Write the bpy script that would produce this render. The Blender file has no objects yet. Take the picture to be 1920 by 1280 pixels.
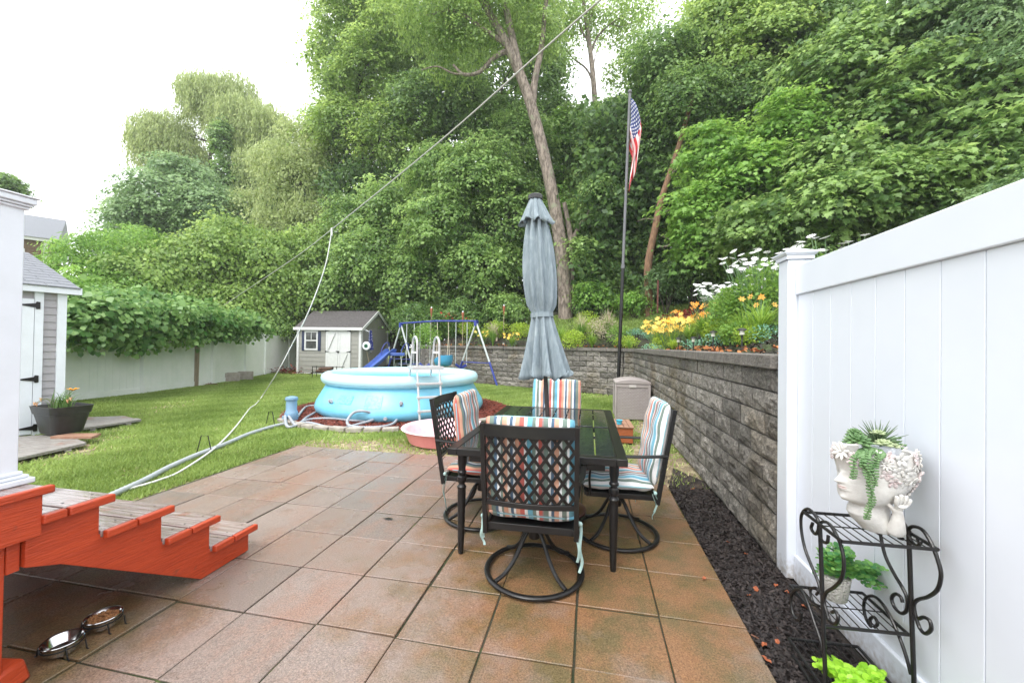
import bpy, bmesh, math, random
import numpy as np
from mathutils import Vector, Matrix

# ------------------------------------------------------------------ camera, sky, sun, exposure
sc = bpy.context.scene
C = sc.collection
R = math.radians
PI = math.pi
F_PX, PIT, YAW, ROLL, EYE = 740.7, .010, -.1925, .0141, 1.39

def camera_axes():
    cy, sy, cp, sp, cr, sr = math.cos(YAW), math.sin(YAW), math.cos(PIT), math.sin(PIT), math.cos(ROLL), math.sin(ROLL)
    fw = Vector((sy * cp, cy * cp, sp)); r = Vector((cy, -sy, 0)); u = r.cross(fw)
    return fw, cr * r + sr * u, -sr * r + cr * u
FW, RT, UP = camera_axes()
cam_d = bpy.data.cameras.new('camera'); cam = bpy.data.objects.new('camera', cam_d); C.objects.link(cam)
m = Matrix((RT, UP, -FW)).transposed().to_4x4(); m.translation = (0, 0, EYE); cam.matrix_world = m
cam_d.sensor_width = 36; cam_d.lens = F_PX / 1920 * 36; cam_d.clip_end = 500; cam_d.clip_start = .05
sc.camera = cam

world = bpy.data.worlds.new('World'); sc.world = world; world.use_nodes = True
nt = world.node_tree; nt.nodes.clear()
sky = nt.nodes.new('ShaderNodeTexSky'); sky.sky_type = 'NISHITA'; sky.sun_disc = False
sky.sun_elevation = R(58); sky.sun_rotation = R(200); sky.dust_density = 4; sky.air_density = 1
hs = nt.nodes.new('ShaderNodeHueSaturation'); hs.inputs['Saturation'].default_value = .25
mx = nt.nodes.new('ShaderNodeMixRGB'); mx.inputs[0].default_value = .8; mx.inputs[2].default_value = (8.0, 8.2, 8.5, 1)
bg = nt.nodes.new('ShaderNodeBackground'); bg.inputs[1].default_value = .15
wo = nt.nodes.new('ShaderNodeOutputWorld')
nt.links.new(sky.outputs[0], hs.inputs['Color']); nt.links.new(hs.outputs[0], mx.inputs[1])
nt.links.new(mx.outputs[0], bg.inputs[0]); nt.links.new(bg.outputs[0], wo.inputs[0])
sd = bpy.data.lights.new('sun', 'SUN'); sd.energy = 1.1; sd.angle = R(25); sd.color = (1, .97, .92)
so = bpy.data.objects.new('sun', sd); C.objects.link(so); so.location = (0, -5, 12)
so.rotation_euler = (R(32), 0, R(-20))
sc.view_settings.view_transform = 'Standard'; sc.view_settings.look = 'None'
sc.view_settings.exposure = 1.2; sc.view_settings.gamma = 1
sc.render.engine = 'CYCLES'
cy = sc.cycles; cy.max_bounces = 6; cy.diffuse_bounces = 3; cy.glossy_bounces = 3; cy.transmission_bounces = 4
cy.transparent_max_bounces = 6; cy.caustics_reflective = False; cy.caustics_refractive = False; cy.use_denoising = True

# ------------------------------------------------------------------ survey helpers: a measured sight line meets a plane
EYEV = Vector((0, 0, EYE))
def ray(x, y): return FW + (x - 960) / F_PX * RT - (y - 640) / F_PX * UP
def G(x, y, z=0):
    d = ray(x, y); return EYEV + d * ((z - EYE) / d.z)
def PX(x, y, X0):
    d = ray(x, y); return EYEV + d * (X0 / d.x)
def PY(x, y, Y0):
    d = ray(x, y); return EYEV + d * (Y0 / d.y)
def AT(x, y, dep): return EYEV + ray(x, y) * dep

# ------------------------------------------------------------------ mesh helpers
rnd = random.Random(7)
class MB:
    def __init__(s): s.v = []; s.f = []; s.m = []
    def add(s, vs, fs, mi=0):
        o = len(s.v); s.v += [Vector(q) for q in vs]
        s.f += [tuple(i + o for i in q) for q in fs]; s.m += [mi] * len(fs); return s
    def box(s, c, d, rot=None, mi=0):
        x, y, z = d[0] / 2, d[1] / 2, d[2] / 2
        vs = [Vector(q) for q in ((-x,-y,-z),(x,-y,-z),(x,y,-z),(-x,y,-z),(-x,-y,z),(x,-y,z),(x,y,z),(-x,y,z))]
        if rot is not None:
            M_ = rot if isinstance(rot, Matrix) else Matrix.Rotation(rot, 3, 'Z')
            vs = [M_ @ q for q in vs]
        return s.add([q + Vector(c) for q in vs], [(3,2,1,0),(4,5,6,7),(0,1,5,4),(1,2,6,5),(2,3,7,6),(3,0,4,7)], mi)
    def bar(s, a, b, w, h, up=(0, 0, 1), mi=0):
        a, b = Vector(a), Vector(b); d = (b - a); L = d.length; d.normalize()
        x = d.cross(Vector(up))
        if x.length < 1e-4: x = d.cross(Vector((0, 1, 0)))
        x.normalize(); z = x.cross(d)
        return s.box((a + b) / 2, (w, L, h), Matrix((x, d, z)).transposed(), mi)
    def tube(s, pts, r, n=8, closed=False, mi=0, flat=1.0, upv=(0, 0, 1)):
        pts = [Vector(p) for p in pts]; N = len(pts)
        rs = r if isinstance(r, (list, tuple)) else [r] * N
        vs = []; px = None
        for i, p in enumerate(pts):
            if closed: t = pts[(i + 1) % N] - pts[i - 1]
            else: t = pts[min(i + 1, N - 1)] - pts[max(i - 1, 0)]
            if t.length < 1e-9: t = Vector((0, 0, 1))
            t.normalize()
            if px is None:
                a = Vector(upv)
                if abs(t.dot(a)) > .95: a = Vector((1, 0, 0))
                px = (a - t * a.dot(t)).normalized()
            else:
                px = px - t * px.dot(t)
                px = px.normalized() if px.length > 1e-6 else t.orthogonal().normalized()
            py = t.cross(px)
            for k in range(n):
                an = 2 * PI * k / n
                vs.append(p + (px * math.cos(an) + py * math.sin(an) * flat) * rs[i])
        fs = []
        for i in range(N if closed else N - 1):
            j = (i + 1) % N
            for k in range(n):
                l = (k + 1) % n
                fs.append((i * n + k, i * n + l, j * n + l, j * n + k))
        if not closed:
            fs.append(tuple(range(n - 1, -1, -1))); fs.append(tuple((N - 1) * n + k for k in range(n)))
        return s.add(vs, fs, mi)
    def lathe(s, prof, n=24, c=(0, 0, 0), mi=0, cap0=True, cap1=True, fn=None):
        vs = []
        for r, z in prof:
            for k in range(n):
                a = 2 * PI * k / n; rr = r * (fn(a, z) if fn else 1)
                vs.append(Vector(c) + Vector((rr * math.cos(a), rr * math.sin(a), z)))
        fs = [(i * n + k, i * n + (k + 1) % n, (i + 1) * n + (k + 1) % n, (i + 1) * n + k) for i in range(len(prof) - 1) for k in range(n)]
        if cap0: fs.append(tuple(range(n - 1, -1, -1)))
        if cap1: fs.append(tuple((len(prof) - 1) * n + k for k in range(n)))
        return s.add(vs, fs, mi)
    def ball(s, c, r, nu=12, nv=8, mi=0, rot=None):
        r = (r, r, r) if not isinstance(r, (tuple, list)) else r
        vs = []
        for i in range(1, nv):
            th = PI * i / nv
            for k in range(nu):
                a = 2 * PI * k / nu
                vs.append(Vector((r[0] * math.sin(th) * math.cos(a), r[1] * math.sin(th) * math.sin(a), r[2] * math.cos(th))))
        vs += [Vector((0, 0, r[2])), Vector((0, 0, -r[2]))]
        if rot is not None: vs = [rot @ q for q in vs]
        T, B = len(vs) - 2, len(vs) - 1
        fs = [(i * nu + k, (i + 1) * nu + k, (i + 1) * nu + (k + 1) % nu, i * nu + (k + 1) % nu) for i in range(nv - 2) for k in range(nu)]
        fs += [(T, k, (k + 1) % nu) for k in range(nu)] + [(B, (nv - 2) * nu + (k + 1) % nu, (nv - 2) * nu + k) for k in range(nu)]
        return s.add([q + Vector(c) for q in vs], fs, mi)
    def prism(s, poly, off, mi=0):
        poly = [Vector(p) for p in poly]; off = Vector(off); n = len(poly)
        fs = [tuple(range(n - 1, -1, -1)), tuple(range(n, 2 * n))] + [(i, (i + 1) % n, n + (i + 1) % n, n + i) for i in range(n)]
        return s.add(poly + [p + off for p in poly], fs, mi)
    def xf(s, M_): s.v = [M_ @ q for q in s.v]; return s
    def build(s, name, mats, parent=None, smooth=True, bevel=0, ang=35, fix=True, subd=0):
        me = bpy.data.meshes.new(name)
        me.from_pydata([tuple(q) for q in s.v], [], s.f)
        for mm in (mats if isinstance(mats, (list, tuple)) else [mats]): me.materials.append(mm)
        me.polygons.foreach_set('material_index', s.m)
        if fix:
            b = bmesh.new(); b.from_mesh(me); bmesh.ops.recalc_face_normals(b, faces=b.faces); b.to_mesh(me); b.free()
        if smooth:
            me.polygons.foreach_set('use_smooth', [True] * len(me.polygons)); me.set_sharp_from_angle(angle=R(ang))
        me.update()
        o = bpy.data.objects.new(name, me); C.objects.link(o)
        if parent: o.parent = parent
        if bevel:
            bm_ = o.modifiers.new('bevel', 'BEVEL'); bm_.width = bevel; bm_.segments = 2; bm_.limit_method = 'ANGLE'; bm_.angle_limit = R(40)
        if subd:
            sb = o.modifiers.new('sub', 'SUBSURF'); sb.levels = subd; sb.render_levels = subd
        return o

def tag(o, label=None, cat=None, group=None, kind=None):
    if label: o['label'] = label
    if cat: o['category'] = cat
    if group: o['group'] = group
    if kind: o['kind'] = kind
    return o
def thing(name, label, cat, loc=(0, 0, 0), rotz=0, group=None):
    o = bpy.data.objects.new(name, None); C.objects.link(o); o.empty_display_size = .1
    o.location = loc; o.rotation_euler = (0, 0, rotz)
    return tag(o, label, cat, group)
def dup(root, loc=None, rotz=None, label=None, group=None, scale=None):
    def cp(o, par):
        c = o.copy(); C.objects.link(c); c.parent = par
        for ch in list(o.children): cp(ch, c)
        return c
    r = cp(root, None)
    if loc is not None: r.location = loc
    if rotz is not None: r.rotation_euler = (0, 0, rotz)
    if scale is not None: r.scale = (scale,) * 3 if not isinstance(scale, tuple) else scale
    if label: r['label'] = label
    if group: r['group'] = group
    return r
def arc(c, r, a0, a1, n, plane='xz'):
    out = []
    for i in range(n + 1):
        a = a0 + (a1 - a0) * i / n; p, q = r * math.cos(a), r * math.sin(a)
        out.append(Vector(c) + (Vector((p, 0, q)) if plane == 'xz' else Vector((p, q, 0)) if plane == 'xy' else Vector((0, p, q))))
    return out
def smoothpath(pts, n=6):
    pts = [Vector(p) for p in pts]; P = [pts[0] * 2 - pts[1]] + pts + [pts[-1] * 2 - pts[-2]]; out = []
    for i in range(1, len(P) - 2):
        for k in range(n):
            t = k / n; a, b, c, d = P[i - 1], P[i], P[i + 1], P[i + 2]
            out.append(.5 * ((2 * b) + (c - a) * t + (2 * a - 5 * b + 4 * c - d) * t * t + (3 * b - a - 3 * c + d) * t ** 3))
    return out + [pts[-1]]

# ------------------------------------------------------------------ materials
def newmat(name):
    m = bpy.data.materials.new(name); m.use_nodes = True; n = m.node_tree; b = n.nodes['Principled BSDF']
    return m, n, b
def col4(c): return (c[0], c[1], c[2], 1)
def mat(name, c, rough=.5, metal=0, c2=None, vs=4, bump=0, bs=40, spec=.5, detail=6, stretch=None, c3=None, s3=1.2, t3=.55, coat=0, rvar=0, sharp=(.35, .65)):
    m, n, b = newmat(name); L = n.links
    tc = n.nodes.new('ShaderNodeTexCoord'); src = tc.outputs['Object']
    if stretch:
        mp = n.nodes.new('ShaderNodeMapping'); mp.inputs['Scale'].default_value = stretch; L.new(src, mp.inputs[0]); src = mp.outputs[0]
    b.inputs['Roughness'].default_value = rough; b.inputs['Metallic'].default_value = metal
    b.inputs['Specular IOR Level'].default_value = spec; b.inputs['Coat Weight'].default_value = coat
    b.inputs['Base Color'].default_value = col4(c)
    last = None
    if c2:
        nz = n.nodes.new('ShaderNodeTexNoise'); nz.inputs['Scale'].default_value = vs; nz.inputs['Detail'].default_value = detail; nz.inputs['Roughness'].default_value = .65
        L.new(src, nz.inputs['Vector'])
        cr = n.nodes.new('ShaderNodeValToRGB'); cr.color_ramp.elements[0].position = sharp[0]; cr.color_ramp.elements[1].position = sharp[1]
        cr.color_ramp.elements[0].color = col4(c); cr.color_ramp.elements[1].color = col4(c2)
        L.new(nz.outputs[0], cr.inputs[0]); last = cr.outputs[0]
        if c3:
            n3 = n.nodes.new('ShaderNodeTexNoise'); n3.inputs['Scale'].default_value = s3; n3.inputs['Detail'].default_value = 5; L.new(tc.outputs['Object'], n3.inputs['Vector'])
            r3 = n.nodes.new('ShaderNodeValToRGB'); r3.color_ramp.elements[0].position = t3; r3.color_ramp.elements[1].position = t3 + .12
            L.new(n3.outputs[0], r3.inputs[0])
            mm = n.nodes.new('ShaderNodeMixRGB'); L.new(r3.outputs[0], mm.inputs[0]); L.new(last, mm.inputs[1]); mm.inputs[2].default_value = col4(c3); last = mm.outputs[0]
        L.new(last, b.inputs['Base Color'])
        if rvar:
            mr = n.nodes.new('ShaderNodeMapRange'); mr.inputs[3].default_value = rough - rvar; mr.inputs[4].default_value = rough + rvar
            mr.inputs[1].default_value = .35; mr.inputs[2].default_value = .65
            L.new(nz.outputs[0], mr.inputs[0]); L.new(mr.outputs[0], b.inputs['Roughness'])
    if bump:
        nb = n.nodes.new('ShaderNodeTexNoise'); nb.inputs['Scale'].default_value = bs; nb.inputs['Detail'].default_value = 5; L.new(src, nb.inputs['Vector'])
        bp = n.nodes.new('ShaderNodeBump'); bp.inputs['Strength'].default_value = min(1, bump); bp.inputs['Distance'].default_value = .02
        L.new(nb.outputs[0], bp.inputs['Height']); L.new(bp.outputs[0], b.inputs['Normal'])
    return m
def leafmat(name, dark, light, trans=.35, rough=.45, yel=None):
    m, n, b = newmat(name); L = n.links
    at = n.nodes.new('ShaderNodeAttribute'); at.attribute_name = 'tint'
    cr = n.nodes.new('ShaderNodeValToRGB'); cr.color_ramp.elements[0].color = col4(dark); cr.color_ramp.elements[1].color = col4(light)
    if yel:
        e = cr.color_ramp.elements.new(.97); e.color = col4(light); cr.color_ramp.elements[-1].color = col4(yel)
    L.new(at.outputs['Fac'], cr.inputs[0]); L.new(cr.outputs[0], b.inputs['Base Color'])
    b.inputs['Roughness'].default_value = rough; b.inputs['Specular IOR Level'].default_value = .4
    tr = n.nodes.new('ShaderNodeBsdfTranslucent'); hs = n.nodes.new('ShaderNodeHueSaturation'); hs.inputs['Value'].default_value = 1.5; hs.inputs['Hue'].default_value = .48
    L.new(cr.outputs[0], hs.inputs['Color']); L.new(hs.outputs[0], tr.inputs[0])
    ms = n.nodes.new('ShaderNodeMixShader'); ms.inputs[0].default_value = trans
    L.new(b.outputs[0], ms.inputs[1]); L.new(tr.outputs[0], ms.inputs[2]); L.new(ms.outputs[0], n.nodes['Material Output'].inputs[0])
    return m

VINYL = mat('white_vinyl', (.72, .755, .82), .30, c2=(.685, .72, .785), vs=1.8, bump=.10, bs=2.2)
def splash(m, zmax, dirt):
    n = m.node_tree; L = n.links; b = n.nodes['Principled BSDF']; src = b.inputs['Base Color'].links[0].from_socket
    ge = n.nodes.new('ShaderNodeNewGeometry'); sx = n.nodes.new('ShaderNodeSeparateXYZ'); L.new(ge.outputs['Position'], sx.inputs[0])
    mr = n.nodes.new('ShaderNodeMapRange'); mr.inputs[1].default_value = zmax; mr.inputs[2].default_value = 0; L.new(sx.outputs[2], mr.inputs[0])
    nz = n.nodes.new('ShaderNodeTexNoise'); nz.inputs['Scale'].default_value = 38; nz.inputs['Detail'].default_value = 7; L.new(ge.outputs['Position'], nz.inputs['Vector'])
    mu = n.nodes.new('ShaderNodeMath'); mu.operation = 'MULTIPLY'; L.new(mr.outputs[0], mu.inputs[0]); L.new(nz.outputs[0], mu.inputs[1])
    cr = n.nodes.new('ShaderNodeValToRGB'); cr.color_ramp.elements[0].position = .22; cr.color_ramp.elements[1].position = .55; cr.color_ramp.elements[1].color = (.75, .75, .75, 1); L.new(mu.outputs[0], cr.inputs[0])
    mm = n.nodes.new('ShaderNodeMixRGB'); L.new(cr.outputs[0], mm.inputs[0]); L.new(src, mm.inputs[1]); mm.inputs[2].default_value = col4(dirt); L.new(mm.outputs[0], b.inputs['Base Color'])
splash(VINYL, .22, (.30, .25, .20))
VINYL_OLD = mat('weathered_vinyl', (.86, .88, .85), .5, c2=(.76, .81, .75), vs=1.6, bump=.05, bs=8)
WHITE = mat('white_paint', (.76, .79, .85), .45, c2=(.71, .74, .79), vs=6, bump=.06, bs=30)
METAL = mat('black_metal', (.008, .008, .009), .30, c2=(.014, .013, .012), vs=8, bump=.08, bs=120, spec=.38)
BLACKPL = mat('black_plastic', (.022, .022, .024), .4, c2=(.04, .04, .04), vs=9, bump=.1, bs=30)
STEEL = mat('stainless_steel', (.62, .62, .62), .16, 1, c2=(.5, .5, .5), vs=20)
RED = mat('red_stain_paint', (.53, .066, .018), .42, c2=(.43, .048, .013), vs=6, stretch=(3, 1, 9), bump=.35, bs=16, c3=(.26, .05, .025), s3=17, t3=.655)
TREAD = mat('wet_tread_wood', (.42, .34, .33), .09, c2=(.24, .15, .125), vs=5, stretch=(.7, 9, 9), bump=.35, bs=9, c3=(.30, .06, .025), s3=3.5, t3=.56, rvar=.06, coat=.6)
WOODG = mat('weathered_wood', (.34, .32, .30), .6, c2=(.20, .18, .16), vs=4, stretch=(1.2, 12, 12), bump=.5, bs=14, c3=(.25, .12, .07), s3=3, t3=.6)
WOODP = mat('post_wood', (.36, .29, .21), .75, c2=(.24, .19, .13), vs=5, stretch=(9, 9, 1), bump=.4, bs=18)
BLUE_RING = mat('pool_ring_vinyl', (.50, .78, .88), .3, c2=(.56, .82, .91), vs=2)
BLUE_POOL = mat('pool_blue_vinyl', (.17, .55, .76), .34, c2=(.23, .61, .80), vs=2.2, bump=.4, bs=3.5)
GREYPL = mat('grey_plastic', (.42, .42, .44), .45, c2=(.38, .38, .40), vs=12)
HOSE = mat('grey_hose', (.36, .38, .41), .5, c2=(.30, .32, .35), vs=10)
CONCRETE = mat('concrete', (.42, .38, .33), .85, c2=(.30, .27, .23), vs=9, bump=.5, bs=60)
# ------------------------------------------------------------------ terrain
TILE = .42
PX0, PXR, PYF = -3.87, .80, 4.72          # patio left edge, right edge, far edge
WP = Vector((-3.065, 13.416, 0)); WD = Vector((.9109, -.4126, 0)).normalized(); WN = Vector((-WD.y, WD.x, 0))   # line of the back retaining wall; WN points up the hill
WCORN = Vector((1.2, WP.y + (1.2 - WP.x) * WD.y / WD.x, 0))
WEND = Vector((-6.75, WP.y + (-6.75 - WP.x) * WD.y / WD.x, 0))
def sst(a, b, x):
    t = np.clip((x - a) / (b - a), 0, 1); return t * t * (3 - 2 * t)
def hillz(x, y):
    x = np.asarray(x, float); y = np.asarray(y, float)
    dn = (x - WP.x) * WN.x + (y - WP.y) * WN.y; dx = x - 1.2
    d = np.maximum(dn, dx)
    z = 1.27 + .03 * np.clip(d, 0, .5) + .34 * np.clip(d - .5, 0, 5.5) + .12 * np.clip(d - 6, 0, 13)
    z = z + .05 * np.sin(x * 1.7 + y) * sst(.6, 2.5, d) + .06 * np.sin(y * 1.1 - x * .6) * sst(.6, 2.5, d)
    lx = (x - WEND.x) * WD.x + (y - WEND.y) * WD.y                     # falls away past the wall's left end
    return z * sst(-3.0 , .1, lx + .0) - .25 * (1 - sst(-3.0, .1, lx))

def nodes_ground():
    m, n, b = newmat('lawn_soil'); L = n.links
    tc = n.nodes.new('ShaderNodeTexCoord')
    def nz(s, d=6, r=.6):
        q = n.nodes.new('ShaderNodeTexNoise'); q.inputs['Scale'].default_value = s; q.inputs['Detail'].default_value = d; q.inputs['Roughness'].default_value = r
        L.new(tc.outputs['Object'], q.inputs['Vector']); return q.outputs[0]
    def ramp(src, stops):
        c = n.nodes.new('ShaderNodeValToRGB'); e = c.color_ramp.elements
        while len(e) < len(stops): e.new(.5)
        for q, (p, cc) in zip(e, stops): q.position = p; q.color = col4(cc)
        L.new(src, c.inputs[0]); return c.outputs[0]
    a = ramp(nz(38, 8, .75), [(.3, (.08, .12, .025)), (.5, (.16, .21, .05)), (.72, (.26, .28, .09))])
    d = ramp(nz(60, 8, .8), [(.3, (.16, .12, .065)), (.6, (.40, .32, .20))])
    f = ramp(nz(1.1, 6, .68), [(.53, (0, 0, 0)), (.68, (1, 1, 1))])
    mm = n.nodes.new('ShaderNodeMixRGB'); L.new(f, mm.inputs[0]); L.new(a, mm.inputs[1]); L.new(d, mm.inputs[2])
    L.new(mm.outputs[0], b.inputs['Base Color']); b.inputs['Roughness'].default_value = .95
    bp = n.nodes.new('ShaderNodeBump'); bp.inputs['Strength'].default_value = .7; bp.inputs['Distance'].default_value = .03
    L.new(nz(70, 5), bp.inputs['Height']); L.new(bp.outputs[0], b.inputs['Normal'])
    return m
LAWN = nodes_ground()
g = MB(); g.add([(-110, -40, -.022), (110, -40, -.022), (110, 130, -.022), (-110, 130, -.022)], [(0, 1, 2, 3)])
tag(g.build('ground', LAWN, smooth=False), kind='structure')

DIRT = mat('dark_mulch_soil', (.022, .017, .015), .9, c2=(.06, .045, .035), vs=22, bump=1, bs=60, c3=(.10, .07, .04), s3=3, t3=.6)
HILLM = mat('hillside_soil', (.030, .024, .018), .95, c2=(.05, .075, .02), vs=2.2, bump=.8, bs=30, sharp=(.45, .6))
# hillside sheet: starts just behind the wall's coping
hb = MB(); NX, NY = 110, 110
us = [(-.0 + (i / NX) ** 1.35 * 46) for i in range(NX + 1)]
rows = []
path = [WEND - WD * 4.2 + WN * .1] + [WEND + WD * (t * (WCORN - WEND).length) + WN * .12 for t in np.linspace(0, 1, 30)][:-1] + [Vector((1.32, WCORN.y + .05, 0))] + [Vector((1.32, y, 0)) for y in np.linspace(WCORN.y - .3, -14, 60)]
for k, p in enumerate(path):
    if k < 29: dr = WN
    else:
        t = min(1, (k - 29) / 8); dr = (WN * (1 - t) + Vector((1, 0, 0)) * t)
        dr.normalize()
    rows.append((p, dr))
vs = []; 
for p, dr in rows:
    for u in us:
        q = p + dr * u; vs.append((q.x, q.y, float(hillz(q.x, q.y))))
nn = len(us)
fs = [(i * nn + j, i * nn + j + 1, (i + 1) * nn + j + 1, (i + 1) * nn + j) for i in range(len(rows) - 1) for j in range(nn - 1)]
hb.add(vs, fs); tag(hb.build('hillside', HILLM), kind='structure')

# ------------------------------------------------------------------ patio of square concrete slabs
def pavermat():
    m, n, b = newmat('concrete_pavers'); L = n.links
    tc = n.nodes.new('ShaderNodeTexCoord')
    def nz(s, d=6, r=.6, st=None):
        q = n.nodes.new('ShaderNodeTexNoise'); q.inputs['Scale'].default_value = s; q.inputs['Detail'].default_value = d; q.inputs['Roughness'].default_value = r
        src = tc.outputs['Object']
        if st: mp = n.nodes.new('ShaderNodeMapping'); mp.inputs['Scale'].default_value = st; L.new(src, mp.inputs[0]); src = mp.outputs[0]
        L.new(src, q.inputs['Vector']); return q.outputs[0]
    def ramp(src, stops):
        c = n.nodes.new('ShaderNodeValToRGB'); e = c.color_ramp.elements
        while len(e) < len(stops): e.new(.5)
        for q, (p, cc) in zip(e, stops): q.position = p; q.color = col4(cc)
        L.new(src, c.inputs[0]); return c.outputs[0]
    def mix(f, a, c, mode='MIX'):
        q = n.nodes.new('ShaderNodeMixRGB'); q.blend_type = mode
        for k, s in enumerate((f, a, c)):
            if isinstance(s, (int, float)): q.inputs[k].default_value = s
            elif isinstance(s, tuple): q.inputs[k].default_value = col4(s)
            else: L.new(s, q.inputs[k])
        return q.outputs[0]
    at = n.nodes.new('ShaderNodeAttribute'); at.attribute_name = 'tint'
    base = ramp(at.outputs['Fac'], [(0, (.205, .162, .140)), (.35, (.262, .205, .180)), (.7, (.240, .178, .148)), (1, (.190, .152, .134))])
    wet = ramp(nz(.75, 5, .6), [(.44, (0, 0, 0)), (.60, (1, 1, 1))])
    # rusty worn patches inside the slabs
    base = mix(ramp(nz(3.0, 7, .65, (1, .6, 1)), [(.47, (0, 0, 0)), (.66, (.8, .8, .8))]), base, (.26, .150, .110))
    base = mix(ramp(nz(5, 6, .7), [(.56, (0, 0, 0)), (.7, (.6, .6, .6))]), base, (.15, .10, .075))
    # damp staining, round the table; a second blob repeats the tone below the stairs
    sx = n.nodes.new('ShaderNodeSeparateXYZ'); L.new(tc.outputs['Object'], sx.inputs[0])
    def blob(cx, cyy, rx, ry):
        vd = n.nodes.new('ShaderNodeVectorMath'); vd.operation = 'SUBTRACT'; L.new(tc.outputs['Object'], vd.inputs[0]); vd.inputs[1].default_value = (cx, cyy, 0)
        vm = n.nodes.new('ShaderNodeVectorMath'); vm.operation = 'MULTIPLY'; L.new(vd.outputs[0], vm.inputs[0]); vm.inputs[1].default_value = (1 / rx, 1 / ry, 0)
        vl = n.nodes.new('ShaderNodeVectorMath'); vl.operation = 'LENGTH'; L.new(vm.outputs[0], vl.inputs[0])
        ad = n.nodes.new('ShaderNodeMath'); ad.operation = 'ADD'; L.new(vl.outputs['Value'], ad.inputs[0])
        sc2 = n.nodes.new('ShaderNodeMath'); sc2.operation = 'MULTIPLY_ADD'; L.new(nz(3.2, 5, .6), sc2.inputs[0]); sc2.inputs[1].default_value = 1.6; sc2.inputs[2].default_value = -.8
        L.new(sc2.outputs[0], ad.inputs[1])
        return ramp(ad.outputs[0], [(.45, (1, 1, 1)), (1.0, (0, 0, 0))])
    st = blob(.2, 2.8, 1.6, 2.3); st2 = blob(-2.5, 1.25, .75, .8)
    stt = mix(1.0, st, st2, 'LIGHTEN')
    q = mix(ramp(nz(4, 5, .6), [(.4, (0, 0, 0)), (.62, (1, 1, 1))]), (.215, .105, .040), (.105, .078, .020))
    sfac = mix(1.0, stt, (.80, .80, .80), 'MULTIPLY')
    base = mix(sfac, base, q)
    # exposed aggregate speckle
    sp = ramp(nz(130, 3, .85), [(.32, (.55, .55, .55)), (.5, (1, 1, 1)), (.68, (1.5, 1.46, 1.42))])
    base = mix(1.0, base, sp, 'MULTIPLY')
    L.new(base, b.inputs['Base Color'])
    rg = n.nodes.new('ShaderNodeMapRange'); rg.inputs[3].default_value = .36; rg.inputs[4].default_value = .10
    wsum = mix(1.0, wet, stt, 'LIGHTEN'); L.new(wsum, rg.inputs[0]); L.new(rg.outputs[0], b.inputs['Roughness'])
    bp = n.nodes.new('ShaderNodeBump'); bp.inputs['Strength'].default_value = .45; bp.inputs['Distance'].default_value = .006
    L.new(nz(140, 4, .7), bp.inputs['Height']); L.new(bp.outputs[0], b.inputs['Normal'])
    return m
PAVER = pavermat()
MOSS = mat('joint_moss', (.025, .040, .010), .95, c2=(.05, .038, .025), vs=7, bump=1, bs=80, c3=(.09, .13, .03), s3=5, t3=.60)
pm = MB(); tints = []
r_ = random.Random(3)
tiles = []
for u in range(-5, 6):
    for v in range(-9, 7):
        x0, x1 = (u - 4.1135) * TILE, (u - 3.1135) * TILE
        y0, y1 = (v + 4.1714) * TILE, (v + 5.1714) * TILE
        if u >= 4 and v >= 6: continue
        tiles.append((x0, x1, y0, y1))
for (x0, x1, y0, y1) in tiles:
    gp = .0035 + r_.random() * .003
    cx, cyy = (x0 + x1) / 2 + r_.uniform(-.003, .003), (y0 + y1) / 2 + r_.uniform(-.003, .003)
    h = .035 + r_.uniform(-.004, .003); tx, ty = r_.uniform(-.006, .006), r_.uniform(-.006, .006)
    hx, hy = (x1 - x0) / 2 - gp, (y1 - y0) / 2 - gp; c = .0028
    def zz(x, y, z): return z + tx * (x - cx) + ty * (y - cyy)
    ring = lambda hx_, hy_, z: [(cx + sx_ * hx_, cyy + sy_ * hy_, zz(cx + sx_ * hx_, cyy + sy_ * hy_, z)) for sx_, sy_ in ((-1, -1), (1, -1), (1, 1), (-1, 1))]
    V = ring(hx, hy, -.01) + ring(hx, hy, h - c) + ring(hx - c, hy - c, h)
    Fc = [(8, 9, 10, 11)] + [(a, (a + 1) % 4, 4 + (a + 1) % 4, 4 + a) for a in range(4)] + [(4 + a, 4 + (a + 1) % 4, 8 + (a + 1) % 4, 8 + a) for a in range(4)]
    pm.add(V, Fc); t = r_.random(); tints += [t] * len(Fc)
# the slabs lie at height h; the whole patio is then lowered so that its top is the datum z = 0
pm.xf(Matrix.Translation((0, 0, -.035)))
po = pm.build('patio', PAVER, smooth=False, fix=False)
at_ = po.data.attributes.new('tint', 'FLOAT', 'FACE'); at_.data.foreach_set('value', tints); tag(po, kind='structure')
jb = MB(); jb.add([(PX0, -1.9, -.009), (.77, -1.9, -.009), (.77, 4.26, -.009), (PX0, 4.26, -.009)], [(0, 1, 2, 3)])
jb.add([(PX0, 4.26, -.009), (-.06, 4.26, -.009), (-.06, 4.67, -.009), (PX0, 4.67, -.009)], [(0, 1, 2, 3)])
tag(jb.build('moss', MOSS, smooth=False), 'green moss and sand in the joints between the patio slabs', 'moss', kind='stuff')
mb = MB(); mb.add([(.78, -1.9, -.012), (1.32, -1.9, -.012), (1.32, 4.3, -.012), (.98, 4.9, -.012), (.80, 4.2, -.012)], [(0, 1, 2, 3, 4)])
tag(mb.build('mulch_bed', DIRT, smooth=False), kind='structure')

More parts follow.
